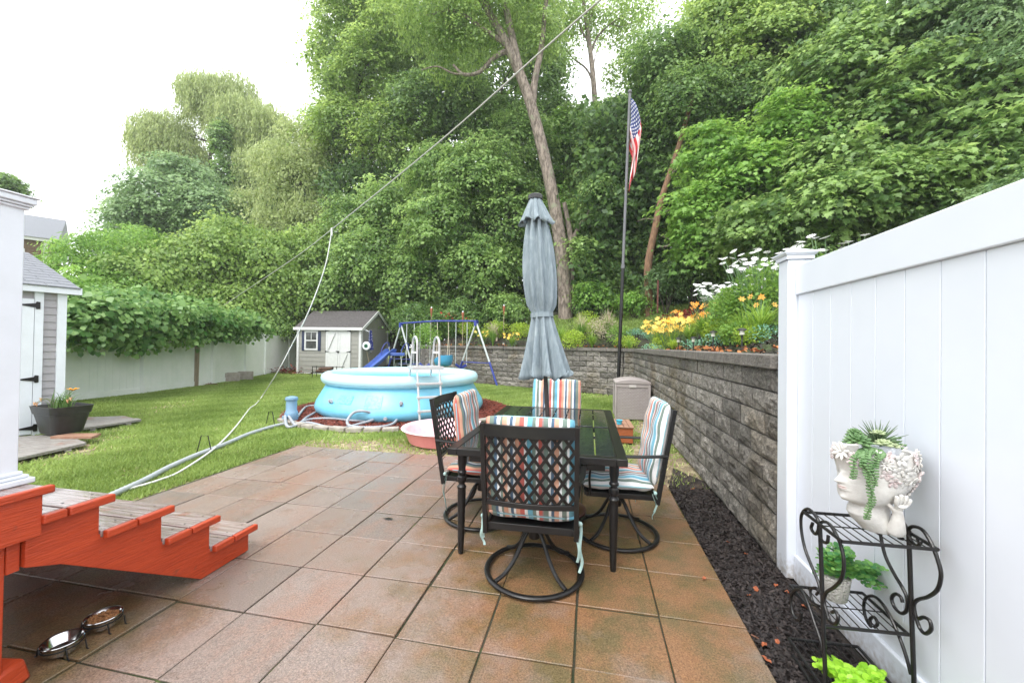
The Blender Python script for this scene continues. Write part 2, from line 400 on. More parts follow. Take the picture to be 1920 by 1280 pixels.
SOIL = mat('bare_soil', (.30, .24, .15), .95, c2=(.18, .135, .085), vs=11, bump=1, bs=50, c3=(.42, .36, .22), s3=7, t3=.52)
def patchsheet(pts, jit=.06):
    P = []; n_ = len(pts)
    for i in range(n_):
        a, c = Vector(pts[i]), Vector(pts[(i + 1) % n_]); k_ = max(1, int((c - a).length / .12))
        for k in range(k_): q = a.lerp(c, k / k_); P.append((q.x + r_.uniform(-jit, jit), q.y + r_.uniform(-jit, jit), -.0185))
    b = MB(); b.add(P, [tuple(range(len(P)))]); return tag(b.build('bare_soil', SOIL, smooth=False), kind='structure')
patchsheet([(-4.0, 4.60, 0), (-4.2, 4.9, 0), (-3.5, 5.25, 0), (-2.4, 5.55, 0), (-1.2, 5.6, 0), (-.4, 5.3, 0), (-.1, 5.0, 0), (.0, 4.6, 0), (-.8, 4.6, 0), (-2, 4.6, 0), (-3, 4.6, 0)])
patchsheet([(.55, 4.2, 0), (1.25, 4.2, 0), (1.25, 8.3, 0), (.95, 8.2, 0), (.75, 6.4, 0), (.55, 5.2, 0)])
for cx, cyy, rx, ry in ((-4.6, 3.4, .5, .16), (-5.6, 4.1, .45, .2), (-4.3, 4.3, .35, .14), (-8.3, 8.3, .5, .35), (-5.6, 2.9, .4, .15), (-.6, 9.6, .7, .4), (.2, 10.4, .5, .3), (-6.6, 3.7, .4, .5)):
    patchsheet([(cx + rx * math.cos(a) * (1 + .2 * math.sin(3 * a)), cyy + ry * math.sin(a), 0) for a in np.linspace(0, 2 * PI, 13)[:-1]], .05)

# ------------------------------------------------------------------ numpy scatter helpers
nr = np.random.default_rng(11)
def unit(a): return a / np.maximum(np.linalg.norm(a, axis=1, keepdims=True), 1e-9)
def poly_mesh(name, V, k, mat_, tint=None, parent=None, smooth=False):
    """V: (N,k,3) array, one k-gon each"""
    N = len(V); me = bpy.data.meshes.new(name)
    me.vertices.add(N * k); me.vertices.foreach_set('co', V.reshape(-1).astype(np.float32))
    me.loops.add(N * k); me.loops.foreach_set('vertex_index', np.arange(N * k, dtype=np.int32))
    me.polygons.add(N); me.polygons.foreach_set('loop_start', np.arange(0, N * k, k, dtype=np.int32))
    me.update(calc_edges=True); me.materials.append(mat_)
    if tint is not None:
        a = me.attributes.new('tint', 'FLOAT', 'FACE'); a.data.foreach_set('value', np.clip(tint, 0, 1).astype(np.float32))
    o = bpy.data.objects.new(name, me); C.objects.link(o)
    if parent: o.parent = parent
    return o
def leaves(P, D, Nn, size, shape):
    """P centres, D leaf direction, Nn normal; shape list of (x,y,z) along D, side, normal"""
    D = unit(D); Nn = unit(Nn - D * np.sum(Nn * D, 1, keepdims=True)); S = np.cross(D, Nn)
    sh = np.array(shape, float); size = np.asarray(size).reshape(-1, 1, 1)
    return P[:, None, :] + size * (sh[None, :, 0:1] * D[:, None, :] + sh[None, :, 1:2] * S[:, None, :] + sh[None, :, 2:3] * Nn[:, None, :])
RHOMB = [(-.5, 0, 0), (0, .36, .05), (.5, 0, -.08), (0, -.36, .05)]
OVAL = [(-.5, 0, 0), (-.2, .26, .02), (.2, .24, 0), (.5, 0, -.06), (.2, -.24, 0), (-.2, -.26, .02)]
MAPLE = [(-.45, 0, 0), (-.30, .42, -.03), (-.02, .24, .02), (.18, .46, -.05), (.18, .17, .02), (.55, 0, -.10), (.18, -.17, .02), (.18, -.46, -.05), (-.02, -.24, .02), (-.30, -.42, -.03)]
STRAP = [(-.5, .035, 0), (-.5, -.035, 0), (.1, -.04, .03), (.5, 0, -.12), (.1, .04, .03)]

# mulch chips
CHIP = leafmat('dark_mulch_chips', (.012, .009, .009), (.05, .037, .033), 0, .7, yel=(.20, .08, .04))
REDCHIP = leafmat('red_mulch_chips', (.10, .022, .014), (.32, .075, .045), 0, .8, yel=(.36, .18, .12))
def chips(name, pts, size, m_, label, zj=.012, cat='mulch'):
    N = len(pts); a = nr.uniform(0, 2 * PI, N); e = nr.normal(0, .35, N)
    D = np.stack([np.cos(a) * np.cos(e), np.sin(a) * np.cos(e), np.sin(e)], 1); Nn = np.stack([nr.normal(0, .4, N), nr.normal(0, .4, N), np.ones(N)], 1)
    P = pts + np.stack([np.zeros(N), np.zeros(N), nr.uniform(0, zj, N)], 1)
    V = leaves(P, D, Nn, nr.uniform(.5, 1.4, N) * size, [(-.5, .1, 0), (-.45, -.13, 0), (.5, -.09, 0), (.42, .13, 0)])
    return tag(poly_mesh(name, V, 4, m_, nr.beta(1.2, 2.2, N)), label, cat, kind='stuff')
N = 26000
pp = np.stack([nr.uniform(.80, 1.2, N), 4.6 - 4.4 * nr.uniform(0, 1, N) ** .6, np.full(N, -.006)], 1)
pp = pp[(pp[:, 1] < 4.2) | (nr.random(N) < .3)]
chips('mulch_chips', pp, .036, CHIP, 'dark shredded bark mulch strip between the patio and the block wall')

# ------------------------------------------------------------------ retaining wall of split-face blocks
def blockmat():
    m, n, b = newmat('split_face_block'); L = n.links
    tc = n.nodes.new('ShaderNodeTexCoord'); at = n.nodes.new('ShaderNodeAttribute'); at.attribute_name = 'tint'
    def nz(s, d=6, r=.6):
        q = n.nodes.new('ShaderNodeTexNoise'); q.inputs['Scale'].default_value = s; q.inputs['Detail'].default_value = d; q.inputs['Roughness'].default_value = r
        L.new(tc.outputs['Object'], q.inputs['Vector']); return q.outputs[0]
    cr = n.nodes.new('ShaderNodeValToRGB'); e = cr.color_ramp.elements; e.new(.5); e.new(.7)
    for q, (p, c) in zip(e, [(.36, (.050, .046, .041)), (.46, (.13, .12, .106)), (.55, (.235, .215, .19)), (.66, (.46, .43, .39))]): q.position = p; q.color = col4(c)
    L.new(nz(42, 9, .85), cr.inputs[0])
    mr = n.nodes.new('ShaderNodeMapRange'); mr.inputs[3].default_value = .66; mr.inputs[4].default_value = 1.4; L.new(at.outputs['Fac'], mr.inputs[0])
    mu = n.nodes.new('ShaderNodeMixRGB'); mu.blend_type = 'MULTIPLY'; mu.inputs[0].default_value = 1
    L.new(cr.outputs[0], mu.inputs[1]); L.new(mr.outputs[0], mu.inputs[2])
    r3 = n.nodes.new('ShaderNodeValToRGB'); r3.color_ramp.elements[0].position = .5; r3.color_ramp.elements[1].position = .68; L.new(nz(1.3, 5), r3.inputs[0])
    mm = n.nodes.new('ShaderNodeMixRGB'); mm.blend_type = 'MULTIPLY'; L.new(r3.outputs[0], mm.inputs[0]); L.new(mu.outputs[0], mm.inputs[1]); mm.inputs[2].default_value = (.75, .68, .55, 1)
    L.new(mm.outputs[0], b.inputs['Base Color']); b.inputs['Roughness'].default_value = .8
    bp = n.nodes.new('ShaderNodeBump'); bp.inputs['Strength'].default_value = 1; bp.inputs['Distance'].default_value = .018
    L.new(nz(30, 9, .8), bp.inputs['Height']); L.new(bp.outputs[0], b.inputs['Normal'])
    return m
BLOCK = blockmat()
CAPM = mat('coping_stone', (.20, .18, .16), .8, c2=(.11, .10, .09), vs=16, bump=.8, bs=50)
wall_t = thing('retaining_wall', 'grey split-face block retaining wall with coping that holds up the flower bed', 'retaining wall', (1.2, WCORN.y, 0))
NB = 8; BH = 1.257 / NB; BL = .45
wb = MB(); wt = []; cb = MB()
def run(p0, p1, nrm, nxg=8, nyg=4):
    """blocks from p0 to p1 (plan), nrm = outward normal towards the yard"""
    d = (p1 - p0); L_ = d.length; d.normalize()
    for c in range(NB):
        x = -(BL / 2 if c % 2 else 0)
        while x < L_ - .001:
            a, b_ = max(x, 0), min(x + BL, L_)
            x += BL
            if b_ - a < .03: continue
            g_ = .0055; z0, z1 = c * BH + g_, (c + 1) * BH - g_; off = -.004 * c + r_.uniform(-.004, .004)
            V = []; o = Vector(p0)
            sl = r_.uniform(-.02, .02); ph = r_.uniform(0, 9)
            for j in range(nyg + 1):
                for i in range(nxg + 1):
                    edge = (i in (0, nxg)) or (j in (0, nyg))
                    s_ = a + g_ * 1.6 + (b_ - a - 3.2 * g_) * i / nxg
                    h_ = 0 if edge else .012 + .009 * math.sin(i * 1.3 + ph + j) + r_.uniform(-.010, .010) + sl * (i / nxg - .5)
                    q = o + d * s_ + nrm * (off + h_); V.append((q.x, q.y, z0 + (z1 - z0) * j / nyg))
            W = nxg + 1
            Fc = [(j * W + i, j * W + i + 1, (j + 1) * W + i + 1, (j + 1) * W + i) for j in range(nyg) for i in range(nxg)]
            # block sides back into the wall
            base = len(V)
            for s_, z_ in ((a + g_ * 1.6, z0), (b_ - g_ * 1.6, z0), (b_ - g_ * 1.6, z1), (a + g_ * 1.6, z1)):
                q = o + d * s_ + nrm * (off - .12); V.append((q.x, q.y, z_))
            c4 = [0, nxg, nyg * W + nxg, nyg * W]
            Fc += [(c4[k], base + k, base + (k + 1) % 4, c4[(k + 1) % 4]) for k in range(4)]
            # make edge fan quads meet the subdivided rim (n-gons)
            wb.add(V, Fc); t = r_.random(); wt.extend([t] * len(Fc))
    # core behind, dark
    q0, q1 = p0 - nrm * .10, p1 - nrm * .10
    V = [(q0.x, q0.y, -.05), (q1.x, q1.y, -.05), (q1.x, q1.y, 1.25), (q0.x, q0.y, 1.25)]
    r0, r1 = p0 - nrm * .30, p1 - nrm * .30
    V += [(r0.x, r0.y, -.05), (r1.x, r1.y, -.05), (r1.x, r1.y, 1.25), (r0.x, r0.y, 1.25)]
    wb.add(V, [(0, 1, 2, 3), (4, 5, 6, 7), (0, 3, 7, 4), (1, 2, 6, 5), (3, 2, 6, 7)]); wt.extend([.0] * 5)
def coping(pts_out, pts_in):
    for i in range(len(pts_out) - 1):
        a, b_ = pts_out[i], pts_out[i + 1]; c, d_ = pts_in[i], pts_in[i + 1]
        L_ = (b_ - a).length; n_ = max(1, round(L_ / .46))
        for k in range(n_):
            t0, t1 = k / n_ + .004 / L_, (k + 1) / n_ - .004 / L_
            q = [a.lerp(b_, t0), a.lerp(b_, t1), c.lerp(d_, t1), c.lerp(d_, t0)]
            dz = r_.uniform(-.002, .002)
            cb.add([(p.x, p.y, 1.259) for p in q] + [(p.x, p.y, 1.352 + dz) for p in q], [(3, 2, 1, 0), (4, 5, 6, 7), (0, 1, 5, 4), (1, 2, 6, 5), (2, 3, 7, 6), (3, 0, 4, 7)])
nR = Vector((-1, 0, 0)); cut = .28
cA = WCORN - Vector((0, cut, 0)); cB = WCORN - WD * cut
run(Vector((1.2, 2.85, 0)), cA, nR); run(cA, cB, ((nR - WN) / 2).normalized()); run(cB, WEND, -WN)
run(WEND, WEND + WN * 1.3, -WD)
ov = .035; ins = .27
O = [Vector((1.2 - ov, 2.85, 0)), cA + Vector((-ov, 0, 0)), cB - WN * ov, WEND - WN * ov - WD * ov]
I = [Vector((1.2 + ins, 2.85, 0)), cA + Vector((ins, .2, 0)), cB + WN * ins + WD * .1, WEND + WN * ins - WD * ov]
coping(O, I)
wo_ = wb.build('block_face', BLOCK, wall_t, smooth=False); wo_.location = -wall_t.location
a_ = wo_.data.attributes.new('tint', 'FLOAT', 'FACE'); a_.data.foreach_set('value', wt)
co = cb.build('coping', CAPM, wall_t, smooth=False, bevel=.008); co.location = -wall_t.location

# ------------------------------------------------------------------ white vinyl fences
def fence(name, label, P, post_every, ztop, m_, zb=.0, bw=.16, front=1, capm=None, cap_first=True, posts_at=None, group=None):
    """P: list of plan points, posts at each of them"""
    t = thing(name, label, 'fence', (P[0][0], P[0][1], 0), group=group); o = Vector((P[0][0], P[0][1], 0))
    for i in range(len(P)):
        p = Vector((P[i][0], P[i][1], 0)) - o
        b = MB(); b.box(p + Vector((0, 0, ztop / 2 + .02)), (.127, .127, ztop + .04), posts_rot)
        ps = b.build('post', m_, t, bevel=.006)
        c = MB(); c.box(p + Vector((0, 0, ztop + .052)), (.150, .150, .022), posts_rot)
        c.prism([], (0, 0, 0)) if False else None
        h = .078; Mr = Matrix.Rotation(posts_rot or 0, 3, 'Z')
        V = [Mr @ Vector(q) + p for q in [(-h, -h, ztop + .064), (h, -h, ztop + .064), (h, h, ztop + .064), (-h, h, ztop + .064), (-h-.012, -h-.012, ztop + .078), (h+.012, -h-.012, ztop + .078), (h+.012, h+.012, ztop + .078), (-h-.012, h+.012, ztop + .078), (-h-.012, -h-.012, ztop + .086), (h+.012, -h-.012, ztop + .086), (h+.012, h+.012, ztop + .086), (-h-.012, h+.012, ztop + .086), (0, 0, ztop + .125)]]
        Fq = [(3, 2, 1, 0)] + [(a, (a + 1) % 4, 4 + (a + 1) % 4, 4 + a) for a in range(4)] + [(4 + a, 4 + (a + 1) % 4, 8 + (a + 1) % 4, 8 + a) for a in range(4)] + [(8 + a, 8 + (a + 1) % 4, 12) for a in range(4)]
        c.add(V, Fq); c.build('post_cap', m_, ps, smooth=False)
    for i in range(len(P) - 1):
        a = Vector((P[i][0], P[i][1], 0)) - o; b_ = Vector((P[i + 1][0], P[i + 1][1], 0)) - o
        d = (b_ - a).normalized(); a = a + d * .0655; b_ = b_ - d * .0655; L_ = (b_ - a).length
        n_ = Vector((-d.y, d.x, 0)); up = Vector((0, 0, 1))
        r = MB(); r.bar(a + up * (ztop - .09), b_ + up * (ztop - .09), .05, .18); r.build('top_rail', m_, t, bevel=.006)
        r = MB(); r.bar(a + up * (zb + .075), b_ + up * (zb + .075), .05, .15); r.build('bottom_rail', m_, t, bevel=.006)
        nb = max(2, round(L_ / bw)); q = MB()
        for k in range(nb):
            s0, s1 = L_ * k / nb + .0018, L_ * (k + 1) / nb - .0018
            mid = a + d * (s0 + s1) / 2; w = s1 - s0; e = .0015
            # a board with eased edges: hexagon in plan
            pl = [a + d * s0 + n_ * .0085, a + d * (s0 + e) + n_ * .010, a + d * (s1 - e) + n_ * .010, a + d * s1 + n_ * .0085, a + d * s1 - n_ * .0085, a + d * (s1 - e) - n_ * .010, a + d * (s0 + e) - n_ * .010, a + d * s0 - n_ * .0085]
            q.prism([p + up * (zb + .151) for p in pl], up * (ztop - .181 - zb - .151))
        mid = (a + b_) / 2 + up * ((ztop - .18 + zb + .151) / 2); q.bar(a + up * mid.z, b_ + up * mid.z, .008, ztop - .184 - zb - .155)
        q.build('panel', m_, t, smooth=False)
    return t
posts_rot = 0
fence('vinyl_fence', 'tall white vinyl privacy fence behind the wrought iron plant stand', [(1.255, 2.755), (1.275, .33), (1.30, -2.0)], 0, 1.90, VINYL)
posts_rot = math.atan2(3.5, -1.4) - PI / 2
LF = [(-11.05, 3.2), (-11.30, 5.8), (-11.52, 8.35), (-11.98, 10.72), (-12.78, 12.75), (-13.55, 14.5), (-14.6, 17.1), (-15.6, 19.6), (-16.5, 22.0)]
fence('vinyl_fence', 'long algae tinted white vinyl fence along the left of the lawn under the grapevine', LF, 0, 1.70, VINYL_OLD)
# ------------------------------------------------------------------ deck and stairs at the left
SHADE_DARK = mat('shade_panel_dark', (.06, .045, .035), .9, c2=(.03, .02, .018), vs=6)  # dark tone for the panels added to shade the under-deck space
XS = -2.20
deck = thing('wooden_deck', 'corner of the raised deck with red painted rim board under the white post', 'deck', (-2.3, 1.2, 0))
def place(o, t): o.location = -t.location; return o
b = MB(); 
for k in range(7):
    y1 = 1.236 - k * .147; b.box((-3.35, y1 - .07, .775), (2.36, .14, .026))
place(b.build('deck_board', TREAD, deck, bevel=.005), deck)
b = MB(); b.box((-2.19, .72, .690), (.038, 1.0, .195)); place(b.build('rim_board', RED, deck, bevel=.004), deck)
b = MB(); b.box((-2.170, .735, .775), (.030, 1.03, .032)); place(b.build('nosing', RED, deck, bevel=.006), deck)
for x in (-2.27, -3.6): b = MB(); b.box((x, 1.10, .30), (.09, .09, .60)); place(b.build('post', RED, deck, bevel=.004), deck)
b = MB(); b.box((-3.2, 1.165, .545), (1.96, .038, .16)); place(b.build('joist', RED, deck, bevel=.003), deck)
for (bx, by, rz) in ((-2.43, 1.02, .5), (-2.30, 1.14, .35)):
    b = MB(); b.prism([(-.10, -.065, 0), (.10, -.065, 0), (.075, -.065, .085), (-.06, -.065, .105)], (0, .13, 0)); o = b.build('footing_block', RED, deck, bevel=.012); o.location = Vector((bx, by, 0)) - deck.location; o.rotation_euler = (.04, 0, rz)

b = MB(); b.box((-3.40, .40, .37), (.02, 1.5, .74)); b.box((-2.81, -.36, .37), (1.16, .02, .74)); place(b.build('shade_panel', SHADE_DARK, deck), deck)  # panels added to keep the space under deck and steps dark
st = thing('deck_staircase', 'red sided wooden steps with wet grey treads going down to the patio', 'stairs', (XS, 2.25, 0))
XL = -3.62
# stringer outline in the plane x = XS (y, z)
prof = [(1.188, .655), (1.43, .655), (1.43, .495), (1.703, .495), (1.703, .328), (1.975, .328), (1.975, .155), (2.252, .155), (2.254, .010), (1.93, .004), (1.30, .430), (1.188, .475)]
for x0 in (XS, -2.9, XL + .04):
    b = MB(); b.prism([(x0, y, z) for y, z in prof], (-.038, 0, 0)); place(b.build('stringer', RED, st, bevel=.003), st)
steps = [(1.188, 1.466, .672), (1.432, 1.738, .512), (1.705, 2.010, .345), (1.977, 2.285, .172)]
for i, (y0, y1, z) in enumerate(steps):
    mid = (y0 + y1) / 2 - (.02 if i else .03)
    for (a, c) in ((y0 + (.004 if i else .03), mid - .004), (mid + .004, y1)):
        b = MB(); b.box(((XS + XL) / 2 + .008, (a + c) / 2, z - .017), (XS - XL - .008, c - a, .034)); o = place(b.build('tread', TREAD, st, bevel=.004), st)
        s3 = MB()
        for yy_ in (a + .03, c - .03): s3.lathe([(0, .0), (.0045, 0), (.0045, .0012), (0, .0014)], 8, (XS - .055, yy_, z), cap0=False, cap1=False)
        s3.build('screw_head', METAL, o)
        e = MB(); e.box((XS + .0275, (a + c) / 2, z - .0165), (.030, c - a, .036)); e.build('painted_tread_end', RED, o, bevel=.005)
    if i < 3:
        zl = steps[i + 1][2]
        b = MB(); b.box(((XS + XL) / 2 - .01, y1 - .045, (zl + z - .034) / 2 + .001), (XS - XL - .04, .022, z - .036 - zl)); place(b.build('riser', RED, st, bevel=.002), st)
dp = thing('porch_post', 'square white column with moulded cap standing on the deck corner', 'post', (-2.50, 1.02, .79))
b = MB(); b.box((-2.51, 1.02, 1.369), (.40, .40, 1.15)); place(b.build('shaft', WHITE, dp, bevel=.004), dp)
b = MB()
for (w, z0, z1) in ((.42, 1.925, 1.936), (.435, 1.9365, 1.947), (.45, 1.9475, 1.972), (.462, 1.9725, 1.980)): b.box((-2.51, 1.02, (z0 + z1) / 2), (w, w, z1 - z0))
place(b.build('cap', WHITE, dp, bevel=.004), dp)
b = MB()
for (w, z0, z1) in ((.47, .789, .812), (.445, .8125, .826), (.42, .8265, .842)): b.box((-2.51, 1.02, (z0 + z1) / 2), (w, w, z1 - z0))
place(b.build('base_trim', WHITE, dp, bevel=.005), dp)

# pet bowls in their wire stand
def bowl(c, label, nm='pet_bowl'):
    t = thing(nm, label, 'bowl', c)
    b = MB(); prof = [(q * .70, w * .72) for q, w in [(.0, .012), (.062, .012), (.070, .018), (.088, .068), (.097, .072), (.099, .069), (.091, .062), (.076, .006), (.0, .004)]]
    b.lathe(prof, 40, cap0=False, cap1=False); b.build('bowl_shell', STEEL, t, ang=60); return t
g1, g2 = G(117, 1203, .05), G(194, 1157, .05)
bz = .012
b1 = bowl((g1.x, g1.y, bz), 'empty stainless steel pet bowl nearer the bottom left corner'); b2 = bowl((g2.x, g2.y, bz), 'stainless steel pet bowl filled with brown kibble under the stairs')
ws = thing('bowl_stand', 'low black wire stand that holds the two steel pet bowls', 'bowl stand', ((g1.x + g2.x) / 2, (g1.y + g2.y) / 2, 0))
o_ = ws.location; b = MB()
for c in (g1, g2): b.tube([Vector((c.x - o_.x + .067 * math.cos(a), c.y - o_.y + .067 * math.sin(a), .044)) for a in np.linspace(0, 2 * PI, 33)[:-1]], .0035, 6, closed=True)
d = (Vector((g2.x, g2.y, 0)) - Vector((g1.x, g1.y, 0))).normalized(); s_ = Vector((-d.y, d.x, 0))
for sg in (-1, 1):
    p0, p1 = Vector((g1.x, g1.y, 0)) - o_ + s_ * .02 * sg + d * .065, Vector((g2.x, g2.y, 0)) - o_ + s_ * .02 * sg - d * .065
    p0.z = p1.z = .044; b.tube([p0, p1], .003, 6)
for c in (g1, g2):
    for sg in (-1, 1):
        for e in (-.035, .035):
            q = Vector((c.x, c.y, 0)) - o_ + d * e + s_ * .070 * sg; q.z = .046
            b.tube([q + Vector((0, 0, 0)), q + s_ * .008 * sg - Vector((0, 0, .038)), q + s_ * .018 * sg - Vector((0, 0, .042))], .003, 6)
b.build('wire_frame', METAL, ws)
KIB = leafmat('kibble', (.20, .08, .03), (.42, .20, .08), 0, .7)
N = 420; rr = .054 * np.sqrt(nr.random(N)); aa = nr.uniform(0, 2 * PI, N)
kb = MB(); tt = []
for r0, a0 in zip(rr, aa):
    s0 = nr.uniform(.0035, .0052); kb.ball((r0 * math.cos(a0), r0 * math.sin(a0), .041 + nr.uniform(0, .008) - r0 * .05), (s0, s0 * .9, s0 * .55), 6, 4, rot=Matrix.Rotation(nr.uniform(0, 3), 3, 'X')); tt += [nr.random()] * 24
kb.lathe([(0, .033), (.055, .033)], 24, cap0=False, cap1=False); tt += [.2] * 24
o = kb.build('kibble', KIB, None); o.location = b2.location; tag(o, 'brown dry kibble heaped in the farther pet bowl', 'pet food', kind='stuff')
a_ = o.data.attributes.new('tint', 'FLOAT', 'FACE'); tt = (tt + [.3] * len(o.data.polygons))[:len(o.data.polygons)]; a_.data.foreach_set('value', tt)

# ------------------------------------------------------------------ dining table
TZ = .715
def glassblk():
    m, n, b = newmat('wet_black_tabletop'); L = n.links
    b.inputs['Base Color'].default_value = (.020, .024, .025, 1); b.inputs['Specular IOR Level'].default_value = .8
    tc = n.nodes.new('ShaderNodeTexCoord'); nz = n.nodes.new('ShaderNodeTexNoise'); nz.inputs['Scale'].default_value = 9; nz.inputs['Detail'].default_value = 6
    L.new(tc.outputs['Object'], nz.inputs['Vector'])
    mr = n.nodes.new('ShaderNodeMapRange'); mr.inputs[1].default_value = .45; mr.inputs[2].default_value = .6; mr.inputs[3].default_value = .04; mr.inputs[4].default_value = .13
    L.new(nz.outputs[0], mr.inputs[0]); L.new(mr.outputs[0], b.inputs['Roughness'])
    bp = n.nodes.new('ShaderNodeBump'); bp.inputs['Strength'].default_value = .12; bp.inputs['Distance'].default_value = .01
    L.new(nz.outputs[0], bp.inputs['Height']); L.new(bp.outputs[0], b.inputs['Normal'])
    return m
GLOSS = glassblk()
tx0, tx1, ty0, ty1 = -.90, .238, 2.46, 4.36
tb = thing('patio_table', 'black metal patio table with slatted wet top and turned legs', 'table', ((tx0 + tx1) / 2, (ty0 + ty1) / 2, 0))
W, Ln = tx1 - tx0, ty1 - ty0
f = MB(); e = .065
for s_ in (-1, 1):
    f.box((s_ * (W / 2 - e / 2), 0, TZ - .0225), (e, Ln - .001, .045)); f.box((0, s_ * (Ln / 2 - e / 2), TZ - .0232), (W - 2 * e, e, .045))
f.box((0, 0, TZ - .026), (W - 2 * e, .05, .036))
f.build('table_frame', METAL, tb, bevel=.004)
ns = 8; iw = (W - 2 * e) ; sl = iw / ns
for k in range(ns):
    for (a, c) in ((-Ln / 2 + e, -.027), (.027, Ln / 2 - e)):
        x = -iw / 2 + sl * (k + .5)
        q = MB()
        if abs(x) < sl and False: continue
        q.box((x, (a + c) / 2, TZ - .006), (sl - .010, c - a - .004, .008)); q.build('slat', GLOSS, tb, bevel=.0015)
f = MB()
for s_ in (-1, 1):
    f.box((s_ * (W / 2 - .075), 0, TZ - .075), (.022, Ln - .26, .05)); f.box((0, s_ * (Ln / 2 - .085), TZ - .075), (W - .26, .022, .05))
f.build('apron', METAL, tb, bevel=.003)
lp = [(.016, 0), (.018, .004), (.022, .10), (.0275, .40), (.027, .43), (.031, .436), (.031, .446), (.022, .456), (.020, .464), (.027, .474), (.032, .49), (.030, .51), (.021, .518), (.021, .526), (.030, .534), (.030, .545), (.024, .552), (.024, .57), (.030, .60), (.030, TZ - .046)]
for sx in (-1, 1):
    for sy in (-1, 1):
        b = MB(); b.lathe(lp, 24, ((sx * (W / 2 - .075)), sy * (Ln / 2 - .085) , 0)); b.build('leg', METAL, tb, ang=40)

# ------------------------------------------------------------------ closed umbrella
UMB = mat('umbrella_canvas', (.27, .32, .35), .85, c2=(.17, .215, .24), vs=7, stretch=(6, 6, 1), bump=.2, bs=150, c3=(.33, .38, .40), s3=5, t3=.6)
ut = thing('patio_umbrella', 'closed grey blue patio umbrella tied in the middle, standing through the table', 'umbrella', (-.27, 3.32, 0))
top = Vector((-.475, 3.40, 2.70)) - ut.location; bot = Vector((-.30, 3.40, .02)) - ut.location
AXU = Vector((-.2199, .0, 1)).normalized()
tab = Vector((-.345, 3.40, .83)) - ut.location
axis = (top - tab).normalized(); bot = tab - axis * (tab.z - .03) / axis.z
def axp(z): return tab + axis * (z - tab.z) / axis.z
POLE = mat('umbrella_pole_metal', (.055, .045, .042), .35, c2=(.04, .03, .03), vs=9)
b = MB(); b.tube([bot, axp(2.66)], .019, 14); b.build('pole', POLE, ut)
def canopy(zs, rad, nf, seed, skirt=0):
    rs_ = random.Random(seed); ph = [rs_.uniform(0, 6.28) for _ in range(4)]
    n = 128; V = []; 
    for i, z in enumerate(zs):
        r, amp = rad[i]
        for k in range(n):
            a = 2 * PI * k / n
            fold = math.sin(nf * a + .55 * math.sin(2 * a + ph[0]) + .9 * math.sin(z * 2.1 + ph[1]))
            fold = math.copysign(abs(fold) ** .75, fold)
            f2 = .35 * math.sin((nf * 2 + 1) * a + ph[2] + z * 1.5)
            rr = r + amp * (fold + f2)
            c = axp(z + (skirt * (1 + math.sin(8 * a + ph[3])) * .5 if i == 0 else 0))
            V.append(c + Vector((rr * math.cos(a), rr * math.sin(a), 0)))
    Fc = [(i * n + k, i * n + (k + 1) % n, (i + 1) * n + (k + 1) % n, (i + 1) * n + k) for i in range(len(zs) - 1) for k in range(n)]
    return V, Fc
zs = list(np.linspace(1.10, 1.60, 12)) + list(np.linspace(1.64, 1.68, 2)) + list(np.linspace(1.74, 2.52, 12)) + [2.58]
rad = []
for z in zs:
    if z < 1.64: t = (1.62 - z) / .52; rad.append((.086 + .098 * t ** 1.1, .012 + .040 * t))
    elif z < 1.7: rad.append((.086, .008))
    elif z < 2.53: t = (z - 1.7) / .8; rad.append((.100 + .035 * math.sin(PI * min(1, t * 1.1)) ** .8 - .028 * max(0, t - .3) , .021 - .005 * t))
    else: rad.append((.05, .008))
b = MB(); V, Fc = canopy(zs, rad, 9, 5, skirt=.09); b.add(V, Fc); cn = b.build('canopy', UMB, ut, ang=80)
so_ = cn.modifiers.new('thickness', 'SOLIDIFY'); so_.thickness = .003
b = MB(); V, Fc = canopy([2.43, 2.47, 2.52, 2.58, 2.63, 2.665], [(.128, .028), (.120, .024), (.102, .017), (.082, .010), (.062, .005), (.052, .002)], 8, 9, skirt=.05); b.add(V, Fc)
cv = b.build('vent_tier', UMB, ut, ang=80); so_ = cv.modifiers.new('thickness', 'SOLIDIFY'); so_.thickness = .003
b = MB(); b.tube([axp(1.635), axp(1.675)], .0985, 40); b.build('tie_strap', UMB, ut)
b = MB(); b.lathe([(.052, 0), (.064, .002), (.065, .034), (.056, .042), (.015, .046)], 28, axp(2.658)); b.build('finial', BLACKPL, ut, bevel=0)
ub = thing('umbrella_base', 'round dark red umbrella base on the patio under the table', 'umbrella base', (-.27, 3.36, 0))
URED = mat('dark_red_base', (.12, .012, .015), .3, c2=(.08, .01, .012), vs=6)
b = MB(); b.lathe([(.26, 0), (.265, .012), (.262, .03), (.24, .045), (.10, .06), (.045, .075), (.035, .08)], 48); b.build('base_dish', URED, ub, ang=40)
b = MB(); b.tube([(0, 0, .075), (0, 0, .36)], .027, 16); b.build('sleeve', POLE, ub)
